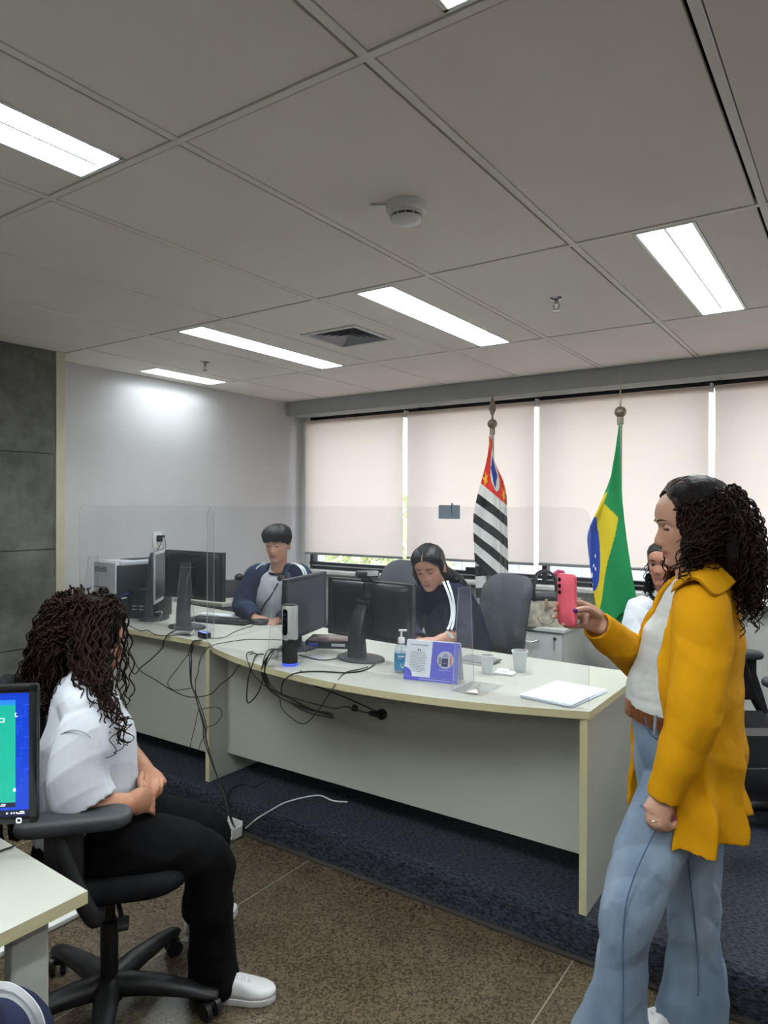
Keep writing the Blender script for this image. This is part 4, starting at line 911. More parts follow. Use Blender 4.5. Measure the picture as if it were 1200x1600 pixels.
taper_box(MB(), 0.312, 0.112, 0.29, 0.09, 0.172, 0.225, n=4).build('upper', M_BLKL, hbg)
for s in (-1, 1):
    MB().rings([[Vector((s * (0.153 + 0.0), y, z)) for y, z in ((-0.055, 0.01), (0.055, 0.01), (0.04, 0.2), (-0.04, 0.2))], [Vector((s * 0.165, y, z)) for y, z in ((-0.05, 0.015), (0.05, 0.015), (0.036, 0.195), (-0.036, 0.195))]]).build('side_panel', M_BLKL, hbg, False)
for s in (-1, 1):
    MB().tube(crom([(-0.075, s * 0.055, 0.17), (-0.078, s * 0.058, 0.25), (-0.055, s * 0.05, 0.335), (0, s * 0.045, 0.365), (0.055, s * 0.05, 0.335), (0.078, s * 0.058, 0.25), (0.075, s * 0.055, 0.17)], 7), 0.0085, 9).build('handle', M_BLKL, hbg)
MB().box((0.0, -0.072, 0.15), (0.022, 0.008, 0.075), bev=0.003).box((0.06, -0.072, 0.135), (0.11, 0.006, 0.008), bev=0.002).build('strap', mat('tan_strap', (150, 128, 104), 0.5), hbg)
MB().tube([(0.055 * math.cos(a), -0.068, 0.07 + 0.055 * math.sin(a)) for a in np.linspace(PI, 2 * PI, 14)], 0.003, 6).build('stitch_arc', mat('dark_stitch', (96, 92, 84), 0.6), hbg)
bk2 = thing('backpack', 'dark backpack leaning behind the snakeskin handbag', 'backpack', (-2.02, 4.60, CT), math.radians(20))
taper_box(MB(), 0.20, 0.13, 0.17, 0.09, 0.0, 0.25, 0.04).build('body', mat('dark_nylon', (34, 37, 44), 0.7), bk2)
MB().tube(crom([(-0.08, -0.07, 0.03), (-0.11, -0.09, 0.1), (-0.09, -0.07, 0.2)], 6), 0.008, 8).build('strap', M_SIL, bk2)
ps = thing('purse', 'small beige purse behind the pink phone', 'purse', (-1.63, 4.62, CT), math.radians(30))
taper_box(MB(), 0.13, 0.07, 0.12, 0.05, 0.0, 0.18, 0.015).build('body', mat('beige_leather', (176, 166, 146), 0.5), ps)
MB().box((0, -0.037, 0.14), (0.1, 0.004, 0.07), bev=0.001).build('flap', mat('beige_leather_dark', (160, 150, 130), 0.5), ps)
fw_ = thing('ornament', 'pink ornament between the handbag handles and the phone', 'ornament', (-1.735, 4.66, CT))
for k in range(7):
    a = 2 * PI * k / 7
    MB().sphere((0.024 * math.cos(a), 0.012 * math.sin(a * 2), 0.325 + 0.024 * math.sin(a)), (0.020, 0.008, 0.016), 6).build('petal', mat('pink_petal', (206, 70, 110), 0.7), fw_)
MB().tube([(0, 0, 0), (0.005, 0, 0.31)], 0.003, 6).build('stem', mat('stem_green', (60, 100, 60), 0.6), fw_)
MB().sphere((0, -0.01, 0.325), 0.010, 6).build('centre', mat('flower_centre', (150, 30, 70), 0.7), fw_)
# things on the white side table
bg2 = thing('shoulder_bag', 'black bag lying on the white side table behind the boy', 'bag', (-4.22, 3.98, TZ), math.radians(75))
taper_box(MB(), 0.34, 0.16, 0.30, 0.10, 0.0, 0.13, 0.04).build('body', M_BLKL, bg2)
MB().sphere((0.06, 0, 0.15), (0.04, 0.035, 0.03), 8).build('flap', M_BLKL, bg2)
MB().tube(crom([(-0.13, 0.0, 0.10), (-0.2, 0.02, 0.08), (-0.24, 0.03, 0.10), (-0.2, 0.04, 0.13), (-0.1, 0.02, 0.13)], 6), 0.009, 8).build('strap', M_BLKL, bg2)
hk = thing('desk_stand', 'small grey bent stand on the side table behind the boy', 'stand', (-4.20, 4.35, TZ))
MB().lathe([(0.001, 0), (0.05, 0), (0.05, 0.012), (0.001, 0.013)], n=20).build('base', M_SIL, hk)
MB().tube(crom([(0, 0, 0.01), (0.01, 0, 0.12), (-0.01, 0.0, 0.20), (-0.05, 0, 0.23)], 6), 0.008, 8).build('arm', M_SIL, hk)
MB().box((-0.065, 0, 0.232), (0.05, 0.03, 0.014), bev=0.005).build('clip', M_SIL, hk)

# ---- office chairs
CH1 = Vector((-1.955, 1.325, 0)); RZ1 = math.radians(-38)
office_chair('charcoal office chair in the foreground, under the girl in black trousers', CH1, RZ1, M_CH, zs=0.535, armz=0.735, base_rot=-0.03, back_h=0.44, ay=-0.10)
c_ = at(575, 930, 4.30); office_chair('grey office chair with its back behind the middle monitor', (c_.x, c_.y, PLZ), math.radians(160), M_CHG, zs=0.50, armz=0.70, back_h=0.52)
office_chair('grey office chair turned sideways beside the girl in the navy jacket', (-1.85, 3.53, PLZ), math.radians(150), M_CHG, zs=0.50, armz=0.70, back_h=0.47, arms=False)
c_ = at(1246, 1190, 3.2); office_chair('black office chair at the right edge with a shoulder bag on it', (c_.x, c_.y, PLZ), math.radians(124), M_CH, zs=0.47, armz=0.72, ay=0.13)
sbg = thing('shoulder_bag', 'black leather shoulder bag with a strap hanging on the chair at the right edge', 'bag', at(1200, 1190, 2.83), math.radians(35))
taper_box(MB(), 0.34, 0.14, 0.30, 0.10, -0.13, 0.12, 0.05).build('body', M_BLKL, sbg)
MB().b2((-0.15, -0.078, -0.1), (0.15, -0.06, 0.0), 0.008).build('pocket', M_BLKL, sbg)
MB().rings([[Vector((x0 + dx, -0.02, z)) for dx in (-0.012, 0.012)] for x0, z in ((-0.02, 0.20), (-0.045, 0.28), (-0.075, 0.37))], closed=False).build('strap', M_BLKL, sbg)
MB().tube([(-0.01 + 0.012 * math.cos(a), -0.03, 0.185 + 0.02 * math.sin(a)) for a in np.linspace(0, 2 * PI, 14)], 0.003, 6).tube([(-0.005, -0.03, 0.165), (0.01, -0.03, 0.12)], 0.004, 6).build('buckle', M_CHR, sbg)

# ---- near monitor with a lit screen
nmA, nmB = at(-300, 1143, 1.63), at(57, 1163, 1.70)
z0_ = 0.832
M_SB = mat('screen_blue', (8, 52, 168), 0.25, emit=(6, 50, 172), es=0.75, var=0.02)
nm = monitor('near black monitor with a lit blue and green desktop at the left edge', nmA, nmB, 0.335, z0_, bez=mat('gloss_bezel', (26, 26, 28), 0.25), ztab=0.74, scr=M_SB)
wN = (nmB - nmA).to_2d().length; zb = z0_ - 0.74
def scr(x0, x1, z0, z1, m_, nme, y=0.0026): MB().b2((x0, y, zb + z0), (x1, y + 0.0006, zb + z1)).build(nme, m_, nm, False)
EM = lambda n, c, s=0.7: mat(n, c, 0.3, emit=c, es=s, var=0.0)
X1 = wN / 2 - 0.018
scr(-wN / 2 + 0.02, X1 - 0.031, 0.052, 0.288, EM('window_green', (14, 152, 130), 0.75), 'program_window')
scr(-wN / 2 + 0.02, X1 - 0.031, 0.288, 0.300, EM('window_title', (30, 110, 220), 0.8), 'title_bar')
scr(-wN / 2 + 0.02, X1 - 0.031, 0.040, 0.052, EM('window_foot', (22, 26, 54), 0.5), 'window_taskbar')
scr(-wN / 2 + 0.02, X1, 0.0185, 0.033, EM('taskbar_dark', (14, 16, 44), 0.5), 'taskbar')
M_W = EM('screen_white', (220, 226, 236), 0.8)
for k, (x, z, w, h) in enumerate(((X1 - 0.063, 0.2565, 0.008, 0.002), (X1 - 0.063, 0.2475, 0.008, 0.002), (X1 - 0.0565, 0.252, 0.002, 0.010), (X1 - 0.030, 0.268, 0.004, 0.002), (X1 - 0.031, 0.263, 0.002, 0.006), (X1 - 0.028, 0.260, 0.006, 0.002), (X1 - 0.033, 0.082, 0.005, 0.008), (X1 - 0.016, 0.0285, 0.010, 0.0022), (X1 - 0.018, 0.0245, 0.016, 0.0022), (X1 - 0.05, 0.026, 0.004, 0.004), (X1 - 0.04, 0.026, 0.003, 0.004), (X1 - 0.034, 0.026, 0.003, 0.004), (X1 - 0.028, 0.026, 0.003, 0.004), (X1 - 0.058, 0.048, 0.010, 0.002), (X1 - 0.06, 0.0445, 0.012, 0.002))):
    scr(x - w / 2, x + w / 2, z - h / 2, z + h / 2, M_W if k < 13 else M_W, 'screen_mark', 0.0019)
M_CIR = EM('screen_trace', (24, 84, 205), 0.8)
for k in range(9):
    x = X1 - 0.026 + 0.0085 * (k % 3); z = 0.06 + 0.026 * k
    scr(x, x + 0.0007, z, z + 0.02, M_CIR, 'wallpaper_line', 0.0022); scr(x - 0.004, x + 0.012, z + 0.0195, z + 0.0202, M_CIR, 'wallpaper_line', 0.0022)
g = MB(); o_ = rrect(0.013, 0.013, 0.004, 4)
xp = X1 - 0.022
g.rings([[Vector((xp + x * s, -0.0012 + d, zb + 0.0085 + z * s)) for x, z in o_] for s, d in ((1, 0.001), (1, 0), (0.6, 0), (0.6, 0.001))], cap=False).build('power_button', EM('power_led', (200, 215, 235), 0.9), nm, False)
cable('black cable lying on the white desk in the foreground corner', [([onz(-30, 1345, 0.744), onz(0, 1330, 0.744), onz(14, 1325, 0.744), onz(21, 1322, 0.744)], 0.0025)])

# ================================================================ PEOPLE
def vec(p): return Vector(p)
def sweep(mb, pts, rads, side=None, n=14, m=6, cap=0.6, dent=0.0):
    """closed tube of elliptic rings; rads: r or (r across 'side', r the other way)"""
    P = [vec(p) for p in pts]; Rr = [(r, r) if not isinstance(r, (tuple, list)) else r for r in rads]
    if len(P) > 2 or m > 1:
        C = crom(P, m); RR = []
        for i in range(len(P) - 1):
            for k in range(m):
                t = k / m; t = t * t * (3 - 2 * t) * 0.5 + t * 0.5
                RR.append(tuple(Rr[i][q] * (1 - t) + Rr[i + 1][q] * t for q in (0, 1)))
        RR.append(Rr[-1])
    else: C, RR = P, Rr
    N = len(C); R = []; x = None
    for i in range(N):
        t = (C[min(i + 1, N - 1)] - C[max(i - 1, 0)]).normalized()
        if side is not None:
            x = vec(side); x = (x - t * x.dot(t)).normalized()
        else:
            x = t.orthogonal() if x is None else x
            x = (x - t * x.dot(t)).normalized()
        y = t.cross(x)
        def ring(c, s): return [c + x * (RR[i][0] * s * math.cos(a)) + y * (RR[i][1] * s * math.sin(a)) for a in np.linspace(0, 2 * PI, n, endpoint=False)]
        rm = min(RR[i])
        if i == 0 and cap > 0:
            for h, s in ((1.0, 0.25), (0.86, 0.55), (0.5, 0.86)): R.append(ring(C[0] - t * (rm * cap * h), s))
        R.append(ring(C[i], 1.0))
        if i == N - 1:
            if dent > 0:
                R.append(ring(C[i] + t * 0.002, 0.97)); R.append(ring(C[i] - t * dent * .1, 0.84)); R.append(ring(C[i] - t * dent, 0.78)); R.append(ring(C[i] - t * dent, 0.3))
            elif cap > 0:
                for h, s in ((0.5, 0.86), (0.86, 0.55), (1.0, 0.25)): R.append(ring(C[i] + t * (rm * cap * h), s))
    mb.rings(R); return mb

def fuse(mb, voxel, smooth=3, fold=0.0, fscale=9.0, seed=0, keep=None):
    """one continuous surface out of overlapping closed shapes; returns vertex array and faces"""
    me = bpy.data.meshes.new('tmp'); me.from_pydata([tuple(v) for v in mb.v], [], mb.f)
    b = bmesh.new(); b.from_mesh(me); bmesh.ops.recalc_face_normals(b, faces=b.faces); b.to_mesh(me); b.free()
    o = bpy.data.objects.new('tmp', me); COL.objects.link(o)
    md = o.modifiers.new('r', 'REMESH'); md.mode = 'VOXEL'; md.voxel_size = voxel; md.adaptivity = 0.0
    if smooth:
        s_ = o.modifiers.new('s', 'SMOOTH'); s_.factor = 0.5; s_.iterations = smooth
    dg = bpy.context.evaluated_depsgraph_get(); e = bpy.data.meshes.new_from_object(o.evaluated_get(dg))
    bpy.data.objects.remove(o); bpy.data.meshes.remove(me)
    if fold:
        n = len(e.vertices); co = np.empty(n * 3); e.vertices.foreach_get('co', co); co = co.reshape(-1, 3)
        no = np.empty(n * 3); e.vertex_normals.foreach_get('vector', no); no = no.reshape(-1, 3)
        rg = np.random.default_rng(seed); h = np.zeros(n); q = co.copy()
        for k in range(7):
            d = rg.normal(size=3); d /= np.linalg.norm(d); w = rg.normal(size=3)
            f_ = fscale * (0.6 + 1.6 * rg.random())
            ph = q @ d * f_ * 2 * PI / 3 + 1.4 * np.sin(q @ w * fscale * 0.7 + k)
            h += (1 - np.abs(np.sin(ph))) ** 2 * rg.choice([-1, 1])
        co += no * (h[:, None] * fold / 2.2)
        e.vertices.foreach_set('co', co.ravel())
    return e
def finish(e, name, m, parent, tint=None, angle=180):
    """give a fused mesh its name, material and place under its person"""
    M = root_of(parent).matrix_basis.inverted(); n = len(e.vertices)
    co = np.empty(n * 3); e.vertices.foreach_get('co', co); co = co.reshape(-1, 3)
    if tint is not None:
        a = e.color_attributes.new('tint', 'FLOAT_COLOR', 'POINT'); c = np.ones((n, 4)); c[:, :3] = tint(co); a.data.foreach_set('color', c.astype(np.float32).ravel())
    e.transform(M); e.name = name; e.materials.clear(); e.materials.append(m)
    e.polygons.foreach_set('use_smooth', [True] * len(e.polygons)); e.update()
    return link(name, e, parent)

# ---- head: profile table in metres, eye level at z = 0, face towards +y
HT = np.array([  # z, front y, back y, half width
    (-0.1165, 0.066, 0.040, 0.014), (-0.113, 0.078, 0.020, 0.028), (-0.104, 0.087, 0.004, 0.037), (-0.092, 0.0895, -0.020, 0.045), (-0.076, 0.0885, -0.045, 0.052),
    (-0.060, 0.0890, -0.064, 0.0575), (-0.042, 0.0895, -0.076, 0.0625), (-0.020, 0.0890, -0.086, 0.0685), (0.0, 0.0875, -0.092, 0.0715), (0.020, 0.0935, -0.096, 0.0735),
    (0.045, 0.0930, -0.099, 0.0750), (0.068, 0.0840, -0.096, 0.0725), (0.088, 0.0660, -0.083, 0.0640), (0.102, 0.0430, -0.062, 0.0490), (0.111, 0.0180, -0.036, 0.0300), (0.1145, 0.000, -0.014, 0.0100)])
def ht(z): return [float(np.interp(z, HT[:, 0], HT[:, k])) for k in (1, 2, 3)]
def gs(d, s): return math.exp(-(d / s) ** 2)
def face_pt(x, y, z, smile=0.0, nose=1.0):
    """carve the features into a point of the plain head"""
    if y < 0.02: return x, y, z
    k = min(1, (y - 0.02) / 0.03); d = 0.0; ax = abs(x)
    zr = np.interp(z, [-0.056, -0.048, -0.040, -0.030, 0.0, 0.012], [0, 0.010, 0.0255, 0.0235, 0.007, 0.0])
    sx = np.interp(z, [-0.05, -0.03, 0.0], [0.0115, 0.0095, 0.0085])
    d += nose * zr * gs(x, sx) + nose * 0.008 * gs(ax - 0.0135, 0.0065) * gs(z + 0.042, 0.0085)
    d -= 0.0125 * gs(ax - 0.031, 0.0165) * gs(z - 0.001, 0.0115)
    d += 0.0030 * gs(ax - 0.030, 0.020) * gs(z - 0.021, 0.008)
    d += 0.0045 * gs(ax - 0.043, 0.018) * gs(z + 0.030, 0.018)
    cm = 0.003 * smile * (ax / 0.025) ** 2
    d += 0.0070 * gs(x, 0.021) * gs(z + 0.0640 - cm, 0.0052) + 0.0080 * gs(x, 0.018) * gs(z + 0.0750 - cm, 0.0055)
    d -= 0.0040 * gs(x, 0.024) * gs(z + 0.0695 - cm, 0.0022)
    d -= 0.0030 * gs(x, 0.022) * gs(z + 0.0855, 0.005)
    d += 0.0055 * gs(x, 0.018) * gs(z + 0.102, 0.011)
    return x, y + d * k, z
def head_mb(mb, M, s=1.0, smile=0.0, nose=1.0, n=72, ears=True):
    R = []
    zs = np.concatenate([[-0.1163, -0.1155, -0.1135], np.linspace(-0.111, 0.108, 84), [0.1115, 0.1138, 0.1144]])
    for z in zs:
        yf, yb, w = ht(z); yc = max(min(0.0, yf - 0.03), yb + 0.02) if z < -0.08 else 0.0
        ring = []
        for k in range(n):
            a = 2 * PI * k / n; c, q = math.cos(a), math.sin(a)
            ex = 0.86 if q > 0 else 1.0
            x = w * math.copysign(abs(c) ** ex, c); y = yc + (yf - yc if q > 0 else yc - yb) * math.copysign(abs(q) ** ex, q)
            ring.append(M @ (Vector(face_pt(x, y, z, smile, nose)) * s))
        R.append(ring)
    mb.rings(R)
    if ears:
        for sx in (-1, 1):
            E = []
            for (yy, rz, rx) in ((0.0, 0.020, 0.008), (-0.006, 0.029, 0.011), (-0.014, 0.033, 0.010), (-0.022, 0.030, 0.006)):
                E.append([M @ (Vector((sx * (0.0715 - yy * 0.55) + rx * math.cos(a) * 0.7, -0.004 + yy, -0.016 + rz * math.sin(a))) * s) for a in np.linspace(0, 2 * PI, 14, endpoint=False)])
            mb.rings(E)
    return mb
def head_tint(M, s, skin, lip, blush=0.06):
    I = np.array(M.inverted())
    sk, lp = np.array(lin(skin)), np.array(lin(lip))
    def f(co):
        q = (co @ I[:3, :3].T + I[:3, 3]) / s
        c = np.tile(sk, (len(co), 1)); ax = np.abs(q[:, 0])
        near = (q[:, 1] > 0.05) & (np.abs(q[:, 2]) < 0.14) & (ax < 0.08)
        w = np.exp(-(ax / 0.024) ** 4) * np.exp(-((q[:, 2] + 0.0695) / 0.0098) ** 4) * near
        c = c * (1 - w[:, None]) + lp * w[:, None]
        b_ = (np.exp(-((ax - 0.042) / 0.02) ** 2) * np.exp(-((q[:, 2] + 0.035) / 0.022) ** 2) + np.exp(-(ax / 0.012) ** 2) * np.exp(-((q[:, 2] + 0.040) / 0.012) ** 2) * .7) * near * blush
        c[:, 1] *= 1 - b_ * 2.0; c[:, 2] *= 1 - b_ * 2.0
        m_ = np.exp(-((q[:, 2] + 0.0695) / 0.0015) ** 2) * (ax < 0.022) * near
        return c * (1 - 0.55 * m_[:, None])
    return f
M_EYE = mat('eye_white', (214, 208, 202), 0.25, var=0.01); M_IRIS = mat('brown_iris', (38, 24, 18), 0.15)
def eyes(parent, M, s, skin_m, lid=0.5, brow=(30, 22, 20), lash=True, browlift=0.0):
    mb_b = mat('brow_%d' % brow[0], brow, 0.9)
    for sx in (-1, 1):
        c = Vector((sx * 0.031, 0.0685, 0.0)); T = M @ Matrix.Scale(s, 4)
        I = root_of(parent).matrix_basis.inverted() @ T
        e = MB().sphere(c, 0.0118, 10); e.v = [tuple(I @ Vector(v)) for v in e.v]
        eo = e.build('eye', M_EYE, parent)
        dn = -0.55 * lid
        d = Vector((0, math.cos(dn), math.sin(dn))); q = d.orthogonal().normalized(); p = d.cross(q)
        g = MB()
        g.rings([[c + d * h + (q * math.cos(a) + p * math.sin(a)) * r_ for a in np.linspace(0, 2 * PI, 14, endpoint=False)] for r_, h in ((0.0058, 0.0104), (0.0045, 0.0113), (0.001, 0.0121))])
        g.v = [tuple(I @ Vector(v)) for v in g.v]; g.build('iris', M_IRIS, eo)
        # upper lid: the skin comes down over the eyeball; lower lid
        for (nm, a0, a1) in (('eyelid', 1.45, 0.42 - 0.62 * lid), ('eyelid', -1.3, -0.52 + 0.26 * lid)):
            R = []
            for el in np.linspace(a0, a1, 7):
                R.append([c + Vector((0.0130 * math.cos(el) * math.sin(az) * 1.12, 0.0130 * math.cos(el) * math.cos(az), 0.0130 * math.sin(el))) for az in np.linspace(-1.35, 1.35, 13)])
            g = MB().rings(R, closed=False); g.v = [tuple(I @ Vector(v)) for v in g.v]; g.build(nm, skin_m, parent, angle=180)
        if lash:
            el = 0.42 - 0.62 * lid
            L_ = [c + Vector((0.0136 * math.cos(el) * math.sin(az) * 1.14, 0.0136 * math.cos(el) * math.cos(az) + 0.0012, 0.0136 * math.sin(el) - 0.0006 * math.cos(az))) for az in np.linspace(-1.25, 1.25, 11)]
            g = MB().tube(L_, [0.0009 + 0.0012 * math.sin(PI * i / 10) for i in range(11)], 5); g.v = [tuple(I @ Vector(v)) for v in g.v]; g.build('eyelash', mat('lash_black', (18, 14, 14), 0.8), parent)
        B = []
        for k in range(9):
            t = k / 8; x = sx * (0.014 + 0.036 * t); z = 0.0225 + browlift + 0.0035 * math.sin(t * PI * 0.85) - 0.004 * max(0, t - 0.7) * 2.4
            yf, yb, w = ht(z); y = yf * max(0.0, 1 - (abs(x) / w) ** (2 / 0.86)) ** (0.86 / 2)
            B.append(Vector(face_pt(x, y, z)) + Vector((0, 0.0008, 0)))
        g = MB().tube(B, [0.0014, 0.0021, 0.0024, 0.0024, 0.0023, 0.0021, 0.0017, 0.0012, 0.0006], 6); g.v = [tuple(I @ Vector(v)) for v in g.v]; g.build('eyebrow', mb_b, parent)

def scalp(az, z, off=0.0):
    """point on the head at azimuth (0 = face front, + = the head's right), outward by off"""
    yf, yb, w = ht(z); c, q = math.sin(az), math.cos(az)
    ex = 0.86 if q > 0 else 1.0
    x = w * math.copysign(abs(c) ** ex, c); y = (yf if q > 0 else -yb) * math.copysign(abs(q) ** ex, q)
    nrm = Vector((c, q, 0.0)); 
    zz = (z - 0.03) / 0.11
    nrm = Vector((c * (1 - max(0, zz) ** 2 * .8), q * (1 - max(0, zz) ** 2 * .8), max(0, zz))).normalized()
    return Vector((x, y, z)) + nrm * off, nrm
def hair_cap(mb, M, s, line, thick, nz=18, na=56, rough=0.0, part=0.0, seed=1):
    """shell of hair from the hairline up to the crown; line(az) -> z, thick(az, t) -> metres"""
    R = []; rg = np.random.default_rng(seed)
    for j in range(nz + 1):
        t = j / nz; ring = []
        for k in range(na):
            az = -PI + 2 * PI * k / na; z0 = line(az); z = z0 + (0.1142 - z0) * (1 - (1 - t) ** 1.35)
            th = thick(az, t) * (0.25 + 0.75 * min(1, t * 2.6)) + (rg.random() - 0.5) * rough
            p, n_ = scalp(az, z, th)
            if part: p = p - n_ * part * gs(p.x, 0.006) * (t > 0.25) * (p.y > -0.03)
            ring.append(M @ (p * s))
        R.append(ring)
    mb.rings(R); return mb
def curl(out, path, r0, r1, turns, ph, thick, steps, nn=4, taper=0.5):
    """one curly lock: a helix wound round a path (numpy), appended to out = [verts, faces]"""
    P = np.array([tuple(p) for p in path]); N = len(P)
    u = np.linspace(0, N - 1, steps); i = np.minimum(u.astype(int), N - 2); f = (u - i)[:, None]
    C = P[i] * (1 - f) + P[i + 1] * f
    T = np.gradient(C, axis=0); T /= np.linalg.norm(T, axis=1)[:, None] + 1e-9
    a = np.cross(T, np.array([0.3, 0.4, 0.86])); a /= np.linalg.norm(a, axis=1)[:, None] + 1e-9; b = np.cross(T, a)
    t = np.linspace(0, 1, steps); rr = r0 + (r1 - r0) * t; an = ph + 2 * PI * turns * t
    C = C + (a * np.cos(an)[:, None] + b * np.sin(an)[:, None]) * rr[:, None]
    T = np.gradient(C, axis=0); T /= np.linalg.norm(T, axis=1)[:, None] + 1e-9
    a = np.cross(T, np.array([0.1, 0.2, 0.97])); a /= np.linalg.norm(a, axis=1)[:, None] + 1e-9; b = np.cross(T, a)
    w = thick * (1 - taper * t)
    k = np.arange(nn) * 2 * PI / nn
    V = C[:, None, :] + (a[:, None, :] * np.cos(k)[None, :, None] + b[:, None, :] * np.sin(k)[None, :, None]) * w[:, None, None]
    o = sum(len(v) for v in out[0]); out[0].append(V.reshape(-1, 3))
    q = np.arange(steps - 1)[:, None] * nn; kk = np.arange(nn)[None, :]; k2 = (kk + 1) % nn
    out[1].append(np.stack([q + kk, q + k2, q + nn + k2, q + nn + kk], -1).reshape(-1, 4) + o)
def comb(out, M, s, line, off, n, rg, azmax=1.4, back=-0.088, low=0.03, th=0.0017):
    """single strands combed from the hairline over the crown to the back of the head"""
    for k in range(n):
        az = rg.uniform(-azmax, azmax); p0, n0 = scalp(az, line(az), off * 0.5); path = []; o2 = off + rg.uniform(-0.003, 0.003)
        yb = back * rg.uniform(0.8, 1.0)
        for t in np.linspace(0, 1, 9):
            y_ = p0.y * (1 - t) + yb * t; x_ = p0.x * (1 - 0.35 * t * t)
            e = 1 - (x_ / 0.079) ** 2 - (((y_ + 0.004) / (0.097 if y_ > 0 else 0.103)) ** 2)
            zt = 0.1145 * math.sqrt(max(0.0, min(1.0, e + 0.06))) if e > -0.06 else 0.0
            zz = max(zt, p0.z * (1 - t) + low * t) + o2
            path.append(M @ (Vector((x_, y_, zz if t > 0.06 else p0.z)) * s))
        curl(out, path, 0.0008, 0.002, 1.5, rg.uniform(0, 6), th * rg.uniform(0.7, 1.2), 22, 4)
def fringe(out, M, s, line, thick, n, rg, th=0.0020):
    """short straight locks lying from the crown down to the hairline all round"""
    for k in range(n):
        az = rg.uniform(-PI, PI); z0 = line(az) - rg.uniform(0.0, 0.008); path = []
        for t in np.linspace(0.97, 0, 9):
            z = z0 + (0.1135 - z0) * (1 - (1 - t) ** 1.35); p, n_ = scalp(az + 0.15 * math.sin(k) * (1 - t), z, thick(az, t) * (0.25 + 0.75 * min(1, t * 2.6)) + 0.001)
            path.append(M @ (p * s))
        curl(out, path, 0.0008, 0.0022, 1.2, rg.uniform(0, 6), th * rg.uniform(0.7, 1.3), 20, 4)
def hair_obj(out, name, m, parent):
    V = np.concatenate(out[0]); Fq = np.concatenate(out[1]); me = bpy.data.meshes.new(name)
    me.vertices.add(len(V)); I = np.array(root_of(parent).matrix_basis.inverted()); V = V @ I[:3, :3].T + I[:3, 3]
    me.vertices.foreach_set('co', V.astype(np.float32).ravel())
    me.loops.add(Fq.size); me.loops.foreach_set('vertex_index', Fq.astype(np.int32).ravel())
    me.polygons.add(len(Fq)); me.polygons.foreach_set('loop_start', np.arange(0, Fq.size, 4, dtype=np.int32))
    me.polygons.foreach_set('use_smooth', np.ones(len(Fq), dtype=bool)); me.materials.append(m); me.update(calc_edges=True); me.validate()
    return tag(link(name, me, parent), kind='stuff')
def hair_mat(name, c, rough=0.42, sp=0.08):
    return mat(name, c, rough, var=0.25, scale=40, spec=sp, bump=0.3, bscale=180)
M_HDK = hair_mat('dark_brown_hair', (17, 12, 12), 0.55); M_HBK = hair_mat('black_hair', (15, 14, 16), 0.36, 0.3); M_HRB = hair_mat('brown_curl_hair', (36, 24, 20), 0.5)

def finger(mb, pts, r=0.0085): sweep(mb, pts, [r, r * 0.97, r * 0.9, r * 0.78][:len(pts)] if len(pts) <= 4 else [r * (1 - 0.06 * i) for i in range(len(pts))], n=10, m=4, cap=0.8)
def hand(mb, wrist, fw, back, curl_=0.5, mirror=1, s=1.0, spread=0.0):
    """palm, four unequal bent fingers and a thumb; fw: towards the fingertips, back: out of the back of the hand, mirror: thumb side"""
    w = vec(wrist); y = vec(fw).normalized(); z = vec(back); z = (z - y * z.dot(y)).normalized(); x = y.cross(z) * mirror
    P = lambda a, b, c: w + (x * a + y * b + z * c) * s
    sweep(mb, [P(0, -0.02, 0), P(0, 0.02, 0), P(0.002, 0.055, 0.002), P(0.0, 0.085, 0.0)], [(0.025 * s, 0.018 * s), (0.031 * s, 0.0165 * s), (0.038 * s, 0.0145 * s), (0.037 * s, 0.0115 * s)], side=x, n=16, m=4, cap=0.4)
    for i, (bx, ln, rr) in enumerate(((0.029, 0.070, 0.0086), (0.0105, 0.079, 0.0088), (-0.009, 0.073, 0.0083), (-0.0275, 0.058, 0.0073))):
        p = [bx, 0.082 - 0.004 * abs(i - 1.3), 0.0]; pts = [P(bx * 0.94, 0.06, 0), P(*p)]; a = 0.0
        for q, f_ in enumerate((0.45, 0.31, 0.24)):
            a -= curl_ * (0.75, 1.05, 0.75)[q] * (1 + 0.07 * i)
            p = [p[0] + spread * (1.2 - i) * 0.3 * f_ * ln, p[1] + math.cos(a) * ln * f_, p[2] + math.sin(a) * ln * f_]; pts.append(P(*p))
        finger(mb, pts, rr * s)
    finger(mb, [P(0.018, 0.012, -0.004), P(0.036, 0.032, -0.012), P(0.043, 0.058, -0.022), P(0.038, 0.082, -0.030)], 0.0105 * s)

